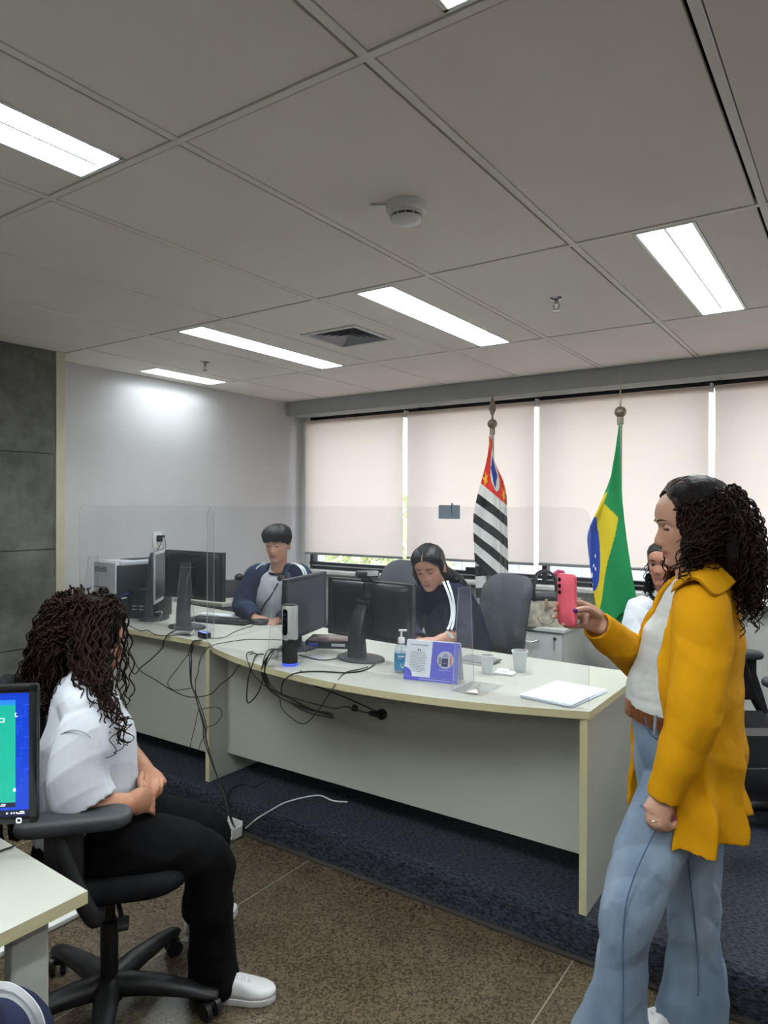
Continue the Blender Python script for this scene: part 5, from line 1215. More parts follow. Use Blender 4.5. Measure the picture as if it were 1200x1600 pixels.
def limb(mb, a, b, c, r, side=None): sweep(mb, [a, (vec(a) * 0.5 + vec(b) * 0.5), b, (vec(b) * .55 + vec(c) * .45), c], r, side=side, n=16, m=4)
def torso(mb, pts, rads, side): sweep(mb, pts, rads, side=side, n=26, m=5, cap=0.5)
def shoe(parent, ankle, toe, s=1.0, m=None, name='shoe', floor=0.0):
    """low white trainer: sole, upper, laces"""
    a, t = vec(ankle), vec(toe); d = (t - a); d.z = 0; L_ = d.length; y = d.normalized(); z = Vector((0, 0, 1)); x = y.cross(z)
    heel = Vector((a.x, a.y, floor)) - y * 0.055 * s; Lt = 0.255 * s
    I = root_of(parent).matrix_basis.inverted()
    P = lambda q, b, c: I @ (heel + x * q * s + y * b * s + z * c * s)
    out = [(0.0, 0.010), (0.03, 0.030), (0.08, 0.033), (0.13, 0.036), (0.18, 0.045), (0.215, 0.043), (0.24, 0.030), (0.252, 0.010)]
    prof = lambda g_, zz: [P(-w * g_, b, zz) for b, w in out] + [P(w * g_, b, zz) for b, w in out[::-1]]
    so = MB().rings([prof(0.96, 0.001), prof(1.04, 0.006), prof(1.04, 0.022), prof(0.9, 0.026)]).build('sole', mat('sole_white', (206, 206, 204), 0.6), parent)
    hs = [0.075, 0.082, 0.085, 0.075, 0.058, 0.048, 0.042, 0.036]
    R = [prof(0.98, 0.024)]
    for k in (0.35, 0.7, 0.92, 1.0):
        sc = (1.0, 0.93, 0.72, 0.45)[(0.35, 0.7, 0.92, 1.0).index(k)]
        R.append([P(-w * sc, b, 0.024 + (h - 0.024) * k) for (b, w), h in zip(out, hs)] + [P(w * sc, b, 0.024 + (h - 0.024) * k) for (b, w), h in zip(out[::-1], hs[::-1])])
    up = MB().rings(R).build('upper', m or mat('trainer_white', (218, 218, 218), 0.55), parent, angle=180)
    for k in range(4):
        b = 0.10 + 0.022 * k; h = np.interp(b, [o_[0] for o_ in out], hs)
        MB().tube([P(-0.024, b, h - 0.008), P(0, b + 0.004, h + 0.0035), P(0.024, b, h - 0.008)], 0.0048 * s, 6).build('lace', mat('lace_white', (226, 226, 226), 0.7), parent)
    return up
def skin(name, c): 
    m = colour_mat('skin_' + name, 0.5, bump=0.08, bscale=220)
    nt, b, L = nodes_of(m); b.inputs['Subsurface Weight'].default_value = 0.06; b.inputs['Subsurface Radius'].default_value = (0.01, 0.004, 0.002)
    return m
def stripe(parent, pts, width, m, nrm, name='stripe', thick=0.0025):
    """flat ribbon laid along a path; nrm: which way it faces"""
    I = root_of(parent).matrix_basis.inverted(); P = crom(pts, 6); R = []
    for i, p in enumerate(P):
        t = (P[min(i + 1, len(P) - 1)] - P[max(i - 1, 0)]).normalized(); n_ = vec(nrm); n_ = (n_ - t * n_.dot(t)).normalized(); w = t.cross(n_) * (width / 2)
        R.append([I @ (p - w), I @ (p + w), I @ (p + w + n_ * thick), I @ (p - w + n_ * thick)])
    return MB().rings(R).build(name, m, parent, angle=60)
M_TEE_W = mat('white_cotton', (204, 208, 216), 0.85, var=0.03, scale=5, bump=0.12, bscale=14, sheen=0.1)
M_NAVY = mat('navy_jersey', (26, 32, 52), 0.8, var=0.10, scale=8, bump=0.3, bscale=14, sheen=0.0)
M_NAVY2 = mat('slate_navy_jersey', (38, 48, 70), 0.8, var=0.10, scale=8, bump=0.3, bscale=14, sheen=0.0)
M_BLKT = mat('black_trousers', (11, 11, 13), 0.9, var=0.10, scale=8, bump=0.15, bscale=12, sheen=0.0)
M_COLL = mat('dark_collar', (28, 28, 34), 0.8)
M_STR = mat('white_stripe', (206, 212, 214), 0.7)
UPZ = Vector((0, 0, 1))

# ---------------------------------------------------------------- girl in the foreground chair
def girl():
    fw = Vector((0.616, 0.788, 0)); rt = Vector((fw.y, -fw.x, 0))
    g = thing('person', 'girl with long curly hair in white t-shirt sitting in the foreground chair', 'person', (CH1.x, CH1.y, 0), 0, None)
    SK = (176, 124, 96); M = frame(fw + Vector((0, 0, -0.22)), loc=at(141, 1000, 2.27))
    pelv, waist, chest, shl, nb = at(134, 1305, 2.19), at(130, 1230, 2.20), at(132, 1150, 2.21), at(128, 1102, 2.22), at(128, 1075, 2.23)
    sk = MB()
    torso(sk, [pelv, waist, chest, shl, nb], [(0.17, 0.12), (0.145, 0.105), (0.16, 0.115), (0.15, 0.075), (0.055, 0.055)], rt)
    sweep(sk, [at(126, 1090, 2.23), at(131, 1060, 2.24), at(138, 1030, 2.26)], [0.058, 0.052, 0.052])
    head_mb(sk, M)
    limb(sk, at(150, 1125, 2.05), at(116, 1266, 1.97), at(200, 1256, 2.03), [0.055, 0.052, 0.047, 0.042, 0.030])
    limb(sk, at(128, 1120, 2.38), at(186, 1165, 2.52), at(228, 1206, 2.36), [0.055, 0.050, 0.045, 0.040, 0.030])
    # near hand: loose fist held by the far hand
    sweep(sk, [at(200, 1256, 2.03), at(216, 1252, 2.06), at(229, 1250, 2.10)], [(0.030, 0.024), (0.040, 0.024), (0.036, 0.020)], side=UPZ, n=14)
    for k, (dy, d0) in enumerate(((-10, 2.11), (-1, 2.10), (8, 2.09), (16, 2.08))):
        finger(sk, [at(222, 1250 + dy, d0), at(236, 1251 + dy * 1.05, d0 + 0.02), at(239, 1259 + dy, d0 + 0.055), at(232, 1262 + dy, d0 + 0.075)], 0.0092 - 0.0005 * k)
    finger(sk, [at(214, 1240, 2.06), at(226, 1236, 2.08), at(235, 1240, 2.11)], 0.0105)
    # far hand over it
    sweep(sk, [at(226, 1203, 2.36), at(236, 1214, 2.28), at(242, 1224, 2.21)], [(0.030, 0.022), (0.038, 0.020), (0.038, 0.017)], side=RT, n=14)
    for k, (x0, d0) in enumerate(((230, 2.18), (237, 2.18), (244, 2.19), (251, 2.21))):
        finger(sk, [at(x0, 1222 - k * 2, d0), at(x0 + 1, 1236 - k * 2, d0 - 0.03), at(x0 - 3, 1247 - k * 2, d0 - 0.035), at(x0 - 9, 1251 - k * 2, d0 - 0.02)], 0.0092 - 0.0005 * k)
    finger(sk, [at(222, 1208, 2.24), at(219, 1222, 2.17), at(221, 1233, 2.12)], 0.0100)
    # legs
    kn, fk = at(326, 1342, 2.20), at(330, 1302, 2.46)
    limb(sk, at(150, 1325, 2.09), kn, at(345, 1515, 2.31), [0.085, 0.078, 0.055, 0.052, 0.036])
    limb(sk, at(125, 1305, 2.30), fk, at(314, 1424, 2.62), [0.085, 0.078, 0.055, 0.052, 0.036])
    finish(fuse(sk, 0.0048, 2), 'body', skin('girl', SK), g, head_tint(M, 1.0, SK, (150, 88, 78)))
    eyes(g, M, 1.0, mat('lid_skin', SK, 0.5), 0.7)
    # t-shirt
    t = MB()
    torso(t, [at(134, 1296, 2.19), at(136, 1238, 2.20), at(138, 1155, 2.21), at(131, 1104, 2.22), at(127, 1080, 2.225)], [(0.188, 0.152), (0.185, 0.150), (0.178, 0.142), (0.150, 0.100), (0.092, 0.080)], rt)
    sweep(t, [at(146, 1112, 2.10), at(137, 1150, 2.03), at(124, 1200, 1.99), at(126, 1235, 1.98), at(136, 1258, 1.98)], [(0.080, 0.078), (0.080, 0.074), (0.080, 0.068), (0.082, 0.066), (0.084, 0.064)], side=fw, n=22, cap=0.3, dent=0.05)
    sweep(t, [at(127, 1088, 2.21), at(140, 1103, 2.12), at(146, 1118, 2.07)], [0.088, 0.086, 0.084], n=20)
    sweep(t, [at(130, 1106, 2.36), at(150, 1140, 2.46), at(168, 1160, 2.50)], [0.078, 0.080, 0.082], n=18, cap=0.3, dent=0.05)
    to = finish(fuse(t, 0.0052, 4, 0.0048, 8, 25), 'tshirt', M_TEE_W, g)
    sl_ = MB(); hem = [at(136, 1258, 1.97) + (fw * (0.0845 * math.cos(a)) + (at(160, 1262, 1.97) - at(136, 1258, 1.97)).normalized() * 0) for a in (0,)]
    a_ = MB()
    ring = []
    for k in range(25):
        an = 2 * PI * k / 24
        ring.append(at(127, 1074, 2.226) + fw * (0.074 * math.cos(an)) + rt * (0.084 * math.sin(an)) + UPZ * (-0.004 - 0.026 * math.cos(an)))
    a_.tube(ring, 0.0085, 8).build('collar', M_COLL, g, world=True)
    # shoulder seam
    MB().tube(crom([at(84, 1160, 1.985), at(98, 1146, 1.968), at(114, 1141, 1.958), at(130, 1144, 1.954), at(142, 1153, 1.957)], 5), 0.0016, 5).build('sleeve_seam', mat('seam_grey', (150, 154, 164), 0.9), g, world=True)
    # trousers
    p = MB()
    torso(p, [at(134, 1322, 2.19), at(134, 1290, 2.19), at(133, 1270, 2.195)], [(0.195, 0.15), (0.190, 0.145), (0.175, 0.135)], rt)
    sweep(p, [at(150, 1322, 2.09), at(240, 1326, 2.13), at(305, 1334, 2.18), at(328, 1352, 2.21), at(330, 1400, 2.23), at(330, 1455, 2.26), at(332, 1500, 2.28), at(336, 1530, 2.30)], [(0.100, 0.106), (0.094, 0.098), (0.078, 0.080), (0.074, 0.076), (0.077, 0.070), (0.080, 0.066), (0.088, 0.076), (0.092, 0.078)], side=rt, n=22, m=6)
    sweep(p, [at(128, 1300, 2.30), at(215, 1280, 2.37), at(300, 1290, 2.44), at(328, 1306, 2.47), at(322, 1360, 2.53), at(315, 1418, 2.60)], [(0.100, 0.100), (0.094, 0.090), (0.080, 0.074), (0.074, 0.070), (0.072, 0.066), (0.080, 0.072)], side=rt, n=22, m=6)
    finish(fuse(p, 0.006, 3, 0.0055, 7, 9), 'trousers', M_BLKT, g)
    d = Vector((fw.x * 0.80 + 0.25, fw.y * 0.80 - 0.12, 0)).normalized()
    ak = at(336, 1516, 2.28); shoe(g, ak, ak + d, 1.0)
    ak = at(308, 1424, 2.62); shoe(g, ak, ak + (fw + FW).normalized(), 0.95)
    # hair: cap and curls
    cap = MB(); Mh = M
    hair_cap(cap, Mh, 1.0, lambda az: 0.066 if abs(az) < 0.7 else (-0.03 if abs(az) < 1.75 else -0.10), lambda az, t: 0.030 + 0.02 * math.sin(3 * az) * (1 - t) * 0.3, rough=0.010)
    sweep(cap, [Mh @ Vector((0, -0.055, 0.03)), at(90, 1030, 2.28), at(70, 1075, 2.27)], [(0.10, 0.075), (0.095, 0.055), (0.08, 0.026)], side=rt, n=20)
    sweep(cap, [Mh @ Vector((0.052, 0.0, 0.02)), at(152, 1035, 2.15), at(160, 1075, 2.09)], [(0.03, 0.045), (0.028, 0.045), (0.014, 0.02)], side=rt, n=16)
    finish(fuse(cap, 0.007, 2, 0.006, 22, 3), 'hair', M_HDK, g)
    out = [[], []]; rg = np.random.default_rng(11)
    for k in range(760):
        az = rg.uniform(-PI, PI); z_ = 0.11 - 0.13 * rg.random() ** 0.8
        if abs(az) < 1.2 and z_ < 0.088: continue
        z = z_
        p0, n_ = scalp(az, z, 0.012); p0 = Mh @ p0; nw = (Mh.to_3x3() @ n_)
        o_ = nw * rg.uniform(0.022, 0.045)
        o_ = o_ - fw * max(0.0, o_.dot(fw)) * 0.9
        loc_side = nw.dot(rt); fr_ = nw.dot(fw)
        ln = rg.uniform(0.16, 0.30) + max(0, z) * 0.9
        p1 = p0 + o_ + Vector((0, 0, -0.02 if z < 0.06 else 0.004)) + nw * 0.01
        if loc_side > 0.15 and fr_ > -0.35:        # locks on her near side fall over the chest
            ty = rg.uniform(1060, 1168); tgt = at(rg.normal(146 + (ty - 1060) * 0.34, 13), ty, rg.uniform(1.99, 2.10))
            p2 = p0 * 0.5 + tgt * 0.5 + nw * 0.03 - fw * 0.02
            path = crom([p0, p1, p2, tgt], 6)
        elif loc_side > 0.1:
            tgt = at(rg.normal(66, 17), rg.uniform(1040, 1112), rg.uniform(2.12, 2.28))
            path = crom([p0, p1, p0 * 0.5 + tgt * 0.5 + nw * 0.03 + Vector((0, 0, 0.03)), tgt], 6)
        else:
            dn = Vector((nw.x, nw.y, 0)) * rg.uniform(0.02, 0.06) - fw * (0.02 + 0.07 * max(0.0, loc_side))
            ln *= 1 - 0.25 * max(0.0, loc_side)
            path = crom([p0, p1, p1 + dn * 0.7 + Vector((0, 0, -ln * 0.45)), p1 + dn * 0.8 + Vector((0, 0, -ln))], 6)
        L_ = sum((path[i + 1] - path[i]).length for i in range(len(path) - 1))
        curl(out, path, 0.003, rg.uniform(0.006, 0.010), L_ / rg.uniform(0.036, 0.06), rg.uniform(0, 6.28), rg.uniform(0.0028, 0.0048), int(26 + L_ * 190), 4)
    for (a0, a1, d0) in ((( 182, 1110), (172, 1184), 1.97), ((190, 1120), (184, 1180), 2.0), ((196, 1120), (203, 1165), 2.06), ((66, 1085), (63, 1108), 2.05)):
        path = crom([at(*a0, d0 + 0.03), at((a0[0] * 2 + a1[0]) / 3 + 3, (a0[1] * 2 + a1[1]) / 3, d0), at(*a1, d0 - 0.01)], 6)
        curl(out, path, 0.008, 0.013, 3.2, a0[0], 0.0022, 70, 5)
    hair_obj(out, 'curls', M_HRB, g)
    return g
girl()

# ---------------------------------------------------------------- standing woman in the yellow coat
def woman():
    fw = (-RT * 0.996 + FW * 0.087); fw.z = 0; fw.normalize(); lf = Vector((-fw.y, fw.x, 0))       # lf: her left, towards the camera
    D0 = 2.08; base = onz(1060, 1640, 0.0); base = at(1065, 800, D0); base.z = 0
    g = thing('person', 'woman in mustard yellow coat and blue jeans holding up a pink phone', 'person', base, 0, None)
    SK = (190, 146, 124)
    M = frame(fw + Vector((0, 0, -0.20)) + FW * 0.08, loc=at(1081, 817, D0))
    sk = MB()
    torso(sk, [at(1064, 1200, D0), at(1052, 1095, D0), at(1074, 1005, D0), at(1085, 945, D0), at(1088, 908, D0)], [(0.165, 0.115), (0.135, 0.10), (0.150, 0.110), (0.165, 0.075), (0.058, 0.055)], lf)
    sweep(sk, [at(1092, 925, D0), at(1084, 890, D0), at(1080, 850, D0)], [0.062, 0.052, 0.052], n=18)
    head_mb(sk, M, 1.04, smile=1.0)
    wn = at(1037, 1250, 1.885)
    limb(sk, at(1090, 948, 1.92), at(1092, 1105, 1.86), wn, [0.052, 0.047, 0.041, 0.036, 0.026])
    wf = at(938, 978, 2.09)
    limb(sk, at(1085, 948, 2.24), at(1014, 1042, 2.28), wf, [0.052, 0.047, 0.041, 0.036, 0.026])
    # near hand, relaxed, half curled
    sweep(sk, [at(1038, 1246, 1.877), at(1032, 1258, 1.872), at(1025, 1272, 1.867)], [(0.026, 0.020), (0.036, 0.019), (0.038, 0.015)], side=RT * 0.9 + UP * 0.35, n=18)
    for pts, r in (([(1037, 1268, 1.862), (1040, 1284, 1.857), (1050, 1291, 1.867), (1056, 1284, 1.882)], 0.0090), ([(1029, 1273, 1.862), (1031, 1289, 1.854), (1041, 1295, 1.867), (1049, 1293, 1.887)], 0.0092),
                   ([(1021, 1274, 1.864), (1022, 1289, 1.860), (1031, 1296, 1.872), (1038, 1294, 1.892)], 0.0087), ([(1013, 1270, 1.870), (1013, 1283, 1.868), (1019, 1291, 1.878), (1026, 1291, 1.895)], 0.0078)):
        finger(sk, [at(*p) for p in pts], r)
    finger(sk, [at(1044, 1256, 1.882), at(1052, 1266, 1.892), at(1055, 1277, 1.897), at(1052, 1286, 1.897)], 0.0105)
    # raised hand round the phone
    sweep(sk, [at(945, 984, 2.11), at(930, 970, 2.09), at(916, 962, 2.075)], [(0.028, 0.022), (0.038, 0.021), (0.040, 0.017)], side=UPZ, n=18)
    for pts, r in (([(922, 947, 2.08), (905, 941, 2.085), (886, 942, 2.075), (869, 944, 2.025)], 0.0085), ([(916, 955, 2.08), (897, 950, 2.09), (878, 950, 2.075), (866, 953, 2.02)], 0.0087),
                   ([(914, 966, 2.08), (896, 961, 2.09), (878, 961, 2.07), (865, 964, 2.015)], 0.0084), ([(918, 976, 2.08), (902, 979, 2.07), (888, 979, 2.04), (880, 976, 2.005)], 0.0078)):
        finger(sk, [at(*p) for p in pts], r)
    finger(sk, [at(934, 962, 2.07), at(921, 953, 2.03), at(909, 952, 1.985), at(900, 954, 1.962)], 0.0105)
    hipn, hipf = at(1058, 1225, 2.005), at(1070, 1225, 2.18)
    kn, an = at(985, 1412, 1.93), at(955, 1640, 1.97)
    kf, af = at(1080, 1405, 2.13), at(1076, 1562, 2.15)
    limb(sk, hipn, kn, an, [0.070, 0.068, 0.052, 0.046, 0.034]); limb(sk, hipf, kf, af, [0.075, 0.068, 0.052, 0.046, 0.034])
    for (a, d) in ((an, fw), (af, (fw + FW * -0.25).normalized())):
        t = Vector((a.x, a.y, 0.035)); sweep(sk, [a - d * 0.01, t + d * 0.02 + Vector((0, 0, 0.02)), t + d * 0.13], [0.036, (0.034, 0.034), (0.036, 0.016)], side=lf if d is fw else d.cross(UPZ), n=14)
    finish(fuse(sk, 0.0040, 2), 'body', skin('woman', SK), g, head_tint(M, 1.04, SK, (164, 88, 84)))
    eyes(g, M, 1.04, mat('lid_skin_pale', SK, 0.5), 0.85, brow=(52, 38, 34))
    # purple nails, ring
    sweep_n = MB().sphere(at(899.0, 954, 1.954), (0.0075, 0.0055, 0.0065), 8); sweep_n.build('nail', mat('purple_nail', (84, 20, 110), 0.25), g, world=True)
    MB().sphere(at(1054.5, 1281, 1.885), (0.0075, 0.0075, 0.009), 8).build('nail', mat('plum_nail', (150, 60, 90), 0.3), g, world=True)
    rc, rd = at(1021.5, 1282, 1.860), (at(1022, 1289, 1.860) - at(1021, 1274, 1.864)).normalized(); rx = rd.orthogonal().normalized(); ry = rd.cross(rx)
    MB().tube([rc + (rx * math.cos(a) + ry * math.sin(a)) * 0.0095 for a in np.linspace(0, 2 * PI, 20)], 0.0014, 6).build('ring', mat('silver_ring', (200, 190, 170), 0.2, 0.9), g, world=True)
    # jeans
    j = MB()
    torso(j, [at(1066, 1262, D0), at(1064, 1200, D0), at(1055, 1130, D0), at(1051, 1104, D0)], [(0.160, 0.112), (0.168, 0.126), (0.152, 0.120), (0.148, 0.118)], lf)
    sweep(j, [at(1056, 1235, 2.00), at(1020, 1320, 1.965), at(985, 1412, 1.93), at(974, 1480, 1.94), at(968, 1540, 1.95), at(953, 1620, 1.965), at(944, 1668, 1.97)], [(0.098, 0.088), (0.092, 0.088), (0.076, 0.078), (0.066, 0.066), (0.072, 0.068), (0.105, 0.082), (0.122, 0.092)], side=fw, n=26, m=6, cap=0.2)
    sweep(j, [at(1072, 1235, 2.18), at(1080, 1330, 2.15), at(1081, 1405, 2.13), at(1085, 1470, 2.14), at(1086, 1530, 2.145), at(1080, 1588, 2.15)], [(0.100, 0.112), (0.090, 0.098), (0.074, 0.082), (0.076, 0.074), (0.092, 0.078), (0.110, 0.086)], side=fw, n=26, m=6, cap=0.2)
    M_JN = mat('blue_denim', (122, 152, 180), 0.85, var=0.22, scale=5, bump=0.15, bscale=700, stretch=(1, 1, 0.35))
    nt, b, L = nodes_of(M_JN); cr_ = [n for n in nt.nodes if n.type == 'VALTORGB'][0]
    cr_.color_ramp.elements[0].color = lin((94, 112, 134)) + (1,); cr_.color_ramp.elements[1].color = lin((150, 165, 180)) + (1,)
    finish(fuse(j, 0.0055, 2, 0.0065, 7, 21), 'jeans', M_JN, g)
    M_SEAM = mat('denim_seam', (76, 96, 126), 0.9)
    MB().tube(crom([at(1028, 1290, 1.868), at(1010, 1326, 1.86), at(990, 1372, 1.852), at(977, 1420, 1.852), at(973, 1480, 1.868), at(974, 1540, 1.878), at(972, 1612, 1.868)], 8), 0.0019, 6).build('side_seam', M_SEAM, g, world=True)
    MB().tube(crom([at(1074, 1340, 2.052), at(1081, 1400, 2.043), at(1088, 1470, 2.056), at(1091, 1530, 2.052), at(1090, 1556, 2.05)], 8), 0.0024, 6).build('side_seam', M_SEAM, g, world=True)
    MB().tube(crom([at(1007, 1120, 1.935), at(1012, 1140, 1.93), at(1022, 1152, 1.935), at(1040, 1162, 1.93)], 6), 0.0018, 5).build('pocket_seam', M_SEAM, g, world=True)
    MB().tube(crom([at(1000, 1258, 1.93), at(1008, 1263, 1.90), at(1016, 1266, 1.885)], 6), 0.0018, 5).build('crease_seam', M_SEAM, g, world=True)
    # belt
    b_ = MB(); R = []
    bc = at(1051, 1107, D0); bu = (at(1053, 1080, D0) - bc).normalized()
    for k in range(41):
        a = 2 * PI * k / 40; p = bc + fw * (0.125 * math.cos(a)) + lf * (0.157 * math.sin(a)) - UPZ * 0.012 * math.sin(a)
        n_ = (fw * (math.cos(a) / 0.125) + lf * (math.sin(a) / 0.157)).normalized()
        R.append([p - bu * 0.018, p + bu * 0.018, p + bu * 0.018 + n_ * 0.004, p - bu * 0.018 + n_ * 0.004])
    b_.rings(R).build('belt', mat('brown_suede_belt', (96, 56, 30), 0.8, var=0.3, scale=60, bump=0.3, bscale=200), g, world=True)
    p = bc + fw * 0.128; MB().box((0, 0, 0), (0.012, 0.05, 0.046), M=Matrix.Translation(p) @ Matrix.Rotation(math.atan2(fw.y, fw.x), 4, 'Z'), bev=0.003).build('buckle', mat('leather_buckle', (120, 72, 38), 0.5), g, world=True)
    a = 0.85; p = bc + fw * (0.129 * math.cos(a)) + lf * (0.161 * math.sin(a)); 
    MB().tube([p - bu * 0.03 - UPZ * 0.012, p + bu * 0.022 - UPZ * 0.009], 0.005, 6).build('belt_loop', M_JN, g, world=True)
    # white top
    s_ = MB()
    torso(s_, [at(1050, 1112, D0), at(1047, 1085, D0), at(1060, 1045, D0), at(1074, 1000, D0), at(1083, 950, D0), at(1089, 915, D0)], [(0.150, 0.121), (0.155, 0.124), (0.155, 0.120), (0.158, 0.124), (0.150, 0.088), (0.085, 0.072)], lf)
    finish(fuse(s_, 0.0055, 3, 0.0045, 9, 5), 'blouse', mat('white_blouse', (206, 208, 206), 0.9, var=0.03, scale=30, bump=0.25, bscale=60), g)
    # coat: open shell, level by level; each row: height, then (pixel column, metres to her left)
    def cp(px, l, z):
        d = D0 - l * 0.996; return CAM + FW * d + RT * ((px - 600) / FPX * d) + UPZ * (z - CAM.z - 0.0)
    rows = [
        (1.412, [(1066, .062), (1096, .090), (1128, .052), (1138, 0), (1130, -.052), (1092, -.085), (1060, -.050)]),
        (1.385, [(1058, .085), (1094, .150), (1140, .090), (1150, 0), (1140, -.09), (1088, -.15), (1040, -.06)]),
        (1.340, [(1050, .105), (1092, .180), (1144, .12), (1156, 0), (1144, -.12), (1082, -.18), (1022, -.072)]),
        (1.255, [(1036, .130), (1085, .182), (1148, .12), (1164, 0), (1144, -.12), (1076, -.182), (1003, -.085)]),
        (1.190, [(1030, .145), (1082, .176), (1147, .12), (1165, 0), (1144, -.12), (1070, -.175), (996, -.09)]),
        (1.110, [(1029, .150), (1083, .172), (1146, .12), (1164, 0), (1144, -.12), (1066, -.172), (992, -.095)]),
        (1.020, [(1040, .160), (1086, .180), (1147, .125), (1163, 0), (1144, -.125), (1066, -.18), (989, -.10)]),
        (0.910, [(1052, .185), (1094, .195), (1152, .14), (1166, 0), (1150, -.14), (1072, -.195), (988, -.115)]),
        (0.790, [(1058, .205), (1104, .215), (1150, .155), (1158, 0), (1146, -.155), (1080, -.21), (984, -.125)]),
        (0.690, [(1051, .222), (1108, .232), (1154, .165), (1160, 0), (1148, -.165), (1082, -.22), (979, -.13)]),
    ]
    zs = [r[0] for r in rows]; NZ, NA = 46, 72; grid = []
    for iz in range(NZ + 1):
        z = zs[0] + (zs[-1] - zs[0]) * iz / NZ
        k = max(i for i in range(len(zs)) if zs[i] >= z - 1e-9); k = min(k, len(zs) - 2); t = (zs[k] - z) / (zs[k] - zs[k + 1]); t = t * t * (3 - 2 * t) * .4 + t * .6
        ctl = [((a[0] * (1 - t) + b2[0] * t), (a[1] * (1 - t) + b2[1] * t)) for a, b2 in zip(rows[k][1], rows[k + 1][1])]
        C = crom([cp(px, l, z) for px, l in ctl], 12); ring = []
        fl = sm((1.08 - z) / 0.40)
        for q, p in enumerate(C):
            u = q / (len(C) - 1); tg = (C[min(q + 1, len(C) - 1)] - C[max(q - 1, 0)]).normalized(); n_ = Vector((-tg.y, tg.x, 0)) * -1
            if n_.dot(p - at(1085, 800, D0)) < 0: n_ = -n_
            fold = 0.026 * (1 - 2 * abs(math.sin(u * 17 + 0.3 + 0.3 * math.sin(z * 5))) ** 0.8) + 0.006 * math.sin(u * 61 + 2) + 0.014
            ring.append(p + n_ * (fold * fl * min(1, 6 * u) * min(1, 6 * (1 - u)) + 0.004 * math.sin(z * 40 + u * 9)) + UPZ * (0.010 * math.sin(u * 30) * fl * (iz / NZ)))
        grid.append(ring)
    n = len(grid[0]); ct = MB(); th = 0.019
    inner = []
    for r in grid:
        q_ = []
        for q, p in enumerate(r):
            tg = (r[min(q + 1, n - 1)] - r[max(q - 1, 0)]).normalized(); n_ = Vector((-tg.y, tg.x, 0))
            if n_.dot(p - at(1085, 800, D0)) > 0: n_ = -n_
            q_.append(p + n_ * th)
        inner.append(q_)
    ct.rings([[*r, *i_[::-1]] for r, i_ in zip(grid, inner)])
    # sleeves
    sweep(ct, [at(1096, 925, 2.02), at(1096, 950, 1.93), at(1096, 1010, 1.895), at(1088, 1085, 1.865), at(1078, 1135, 1.862), at(1054, 1200, 1.872), at(1038, 1246, 1.884)], [(0.060, 0.060), (0.078, 0.068), (0.080, 0.068), (0.074, 0.062), (0.069, 0.060), (0.056, 0.052), (0.047, 0.043)], side=fw, n=26, m=6, cap=0.3, dent=0.04)
    sweep(ct, [at(1090, 930, 2.18), at(1076, 955, 2.26), at(1045, 1000, 2.29), at(1012, 1036, 2.285), at(985, 1020, 2.22), at(955, 996, 2.13), at(932, 977, 2.085)], [(0.060, 0.060), (0.072, 0.066), (0.068, 0.064), (0.068, 0.064), (0.062, 0.060), (0.054, 0.052), (0.045, 0.043)], n=24, m=6, cap=0.3, dent=0.03)
    M_COAT = mat('mustard_coat', (196, 138, 12), 0.85, var=0.06, scale=10, bump=0.3, bscale=9, sheen=0.0)
    finish(fuse(ct, 0.0048, 2, 0.0050, 6, 13), 'coat', M_COAT, g)
    # collar
    inn = crom([at(1056, 912, 1.985), at(1076, 890, 1.97), at(1104, 874, 2.00), at(1128, 868, 2.08), at(1118, 864, 2.15), at(1080, 872, 2.19), at(1050, 890, 2.16)], 6)
    outc = crom([at(1049, 924, 1.955), at(1086, 903, 1.90), at(1119, 929, 1.865), at(1153, 905, 1.98), at(1157, 892, 2.12), at(1105, 895, 2.28), at(1040, 900, 2.20)], 6)
    R = []
    for a, b2 in zip(inn, outc):
        mid = a * 0.5 + b2 * 0.5 + Vector((0, 0, 0.012)); row = [a, a * .7 + mid * .3 + Vector((0, 0, 0.006)), mid, b2 * .7 + mid * .3 + Vector((0, 0, 0.003)), b2]
        nn_ = (b2 - a).cross(Vector((0, 0, 1))).normalized() * 0 + Vector((0, 0, -0.006)) - FW * -0.004
        R.append(row + [p + nn_ for p in row[::-1]])
    MB().rings(R).build('collar', M_COAT, g, world=True, angle=50)
    MB().tube(outc[:20], 0.0022, 6).build('collar_seam', mat('mustard_seam', (170, 116, 8), 0.85), g, world=True)
    MB().tube(crom([at(1131, 1005, 1.872), at(1128, 1060, 1.872), at(1120, 1110, 1.876)], 6), 0.0012, 5).build('coat_seam', mat('mustard_seam', (170, 116, 8), 0.85), g, world=True)
    # pocket flap on the coat skirt
    MB().add([at(1117, 1132, 1.868), at(1128, 1140, 1.865), at(1131, 1185, 1.848), at(1096, 1168, 1.85), at(1100, 1150, 1.855)], [(0, 1, 2, 3, 4)]).add([at(1117, 1132, 1.874), at(1128, 1140, 1.871), at(1131, 1185, 1.854), at(1096, 1168, 1.856), at(1100, 1150, 1.861)], [(4, 3, 2, 1, 0)]).build('pocket_flap', M_COAT, g, False, world=True)
    for (a, d) in ((an, fw), (af, (fw + FW * -0.25).normalized())):
        shoe(g, a, a + d, 1.0)
    # hair: smooth drawn-back top, curly fall behind the ear
    cap = MB()
    hair_cap(cap, M, 1.04, lambda az: float(np.interp(abs(az), [0, 0.5, 0.95, 1.25, 1.7, 3.2], [0.097, 0.092, 0.072, 0.030, -0.05, -0.06])), lambda az, t: 0.010 + 0.010 * (abs(az) > 1.5), rough=0.003)
    sweep(cap, [M @ Vector((0, -0.045, 0.055)), M @ Vector((0, -0.075, 0.0)), at(1128, 870, D0 - 0.02), at(1150, 920, D0 - 0.03)], [(0.085, 0.055), (0.112, 0.062), (0.125, 0.055), (0.10, 0.025)], side=lf, n=22)
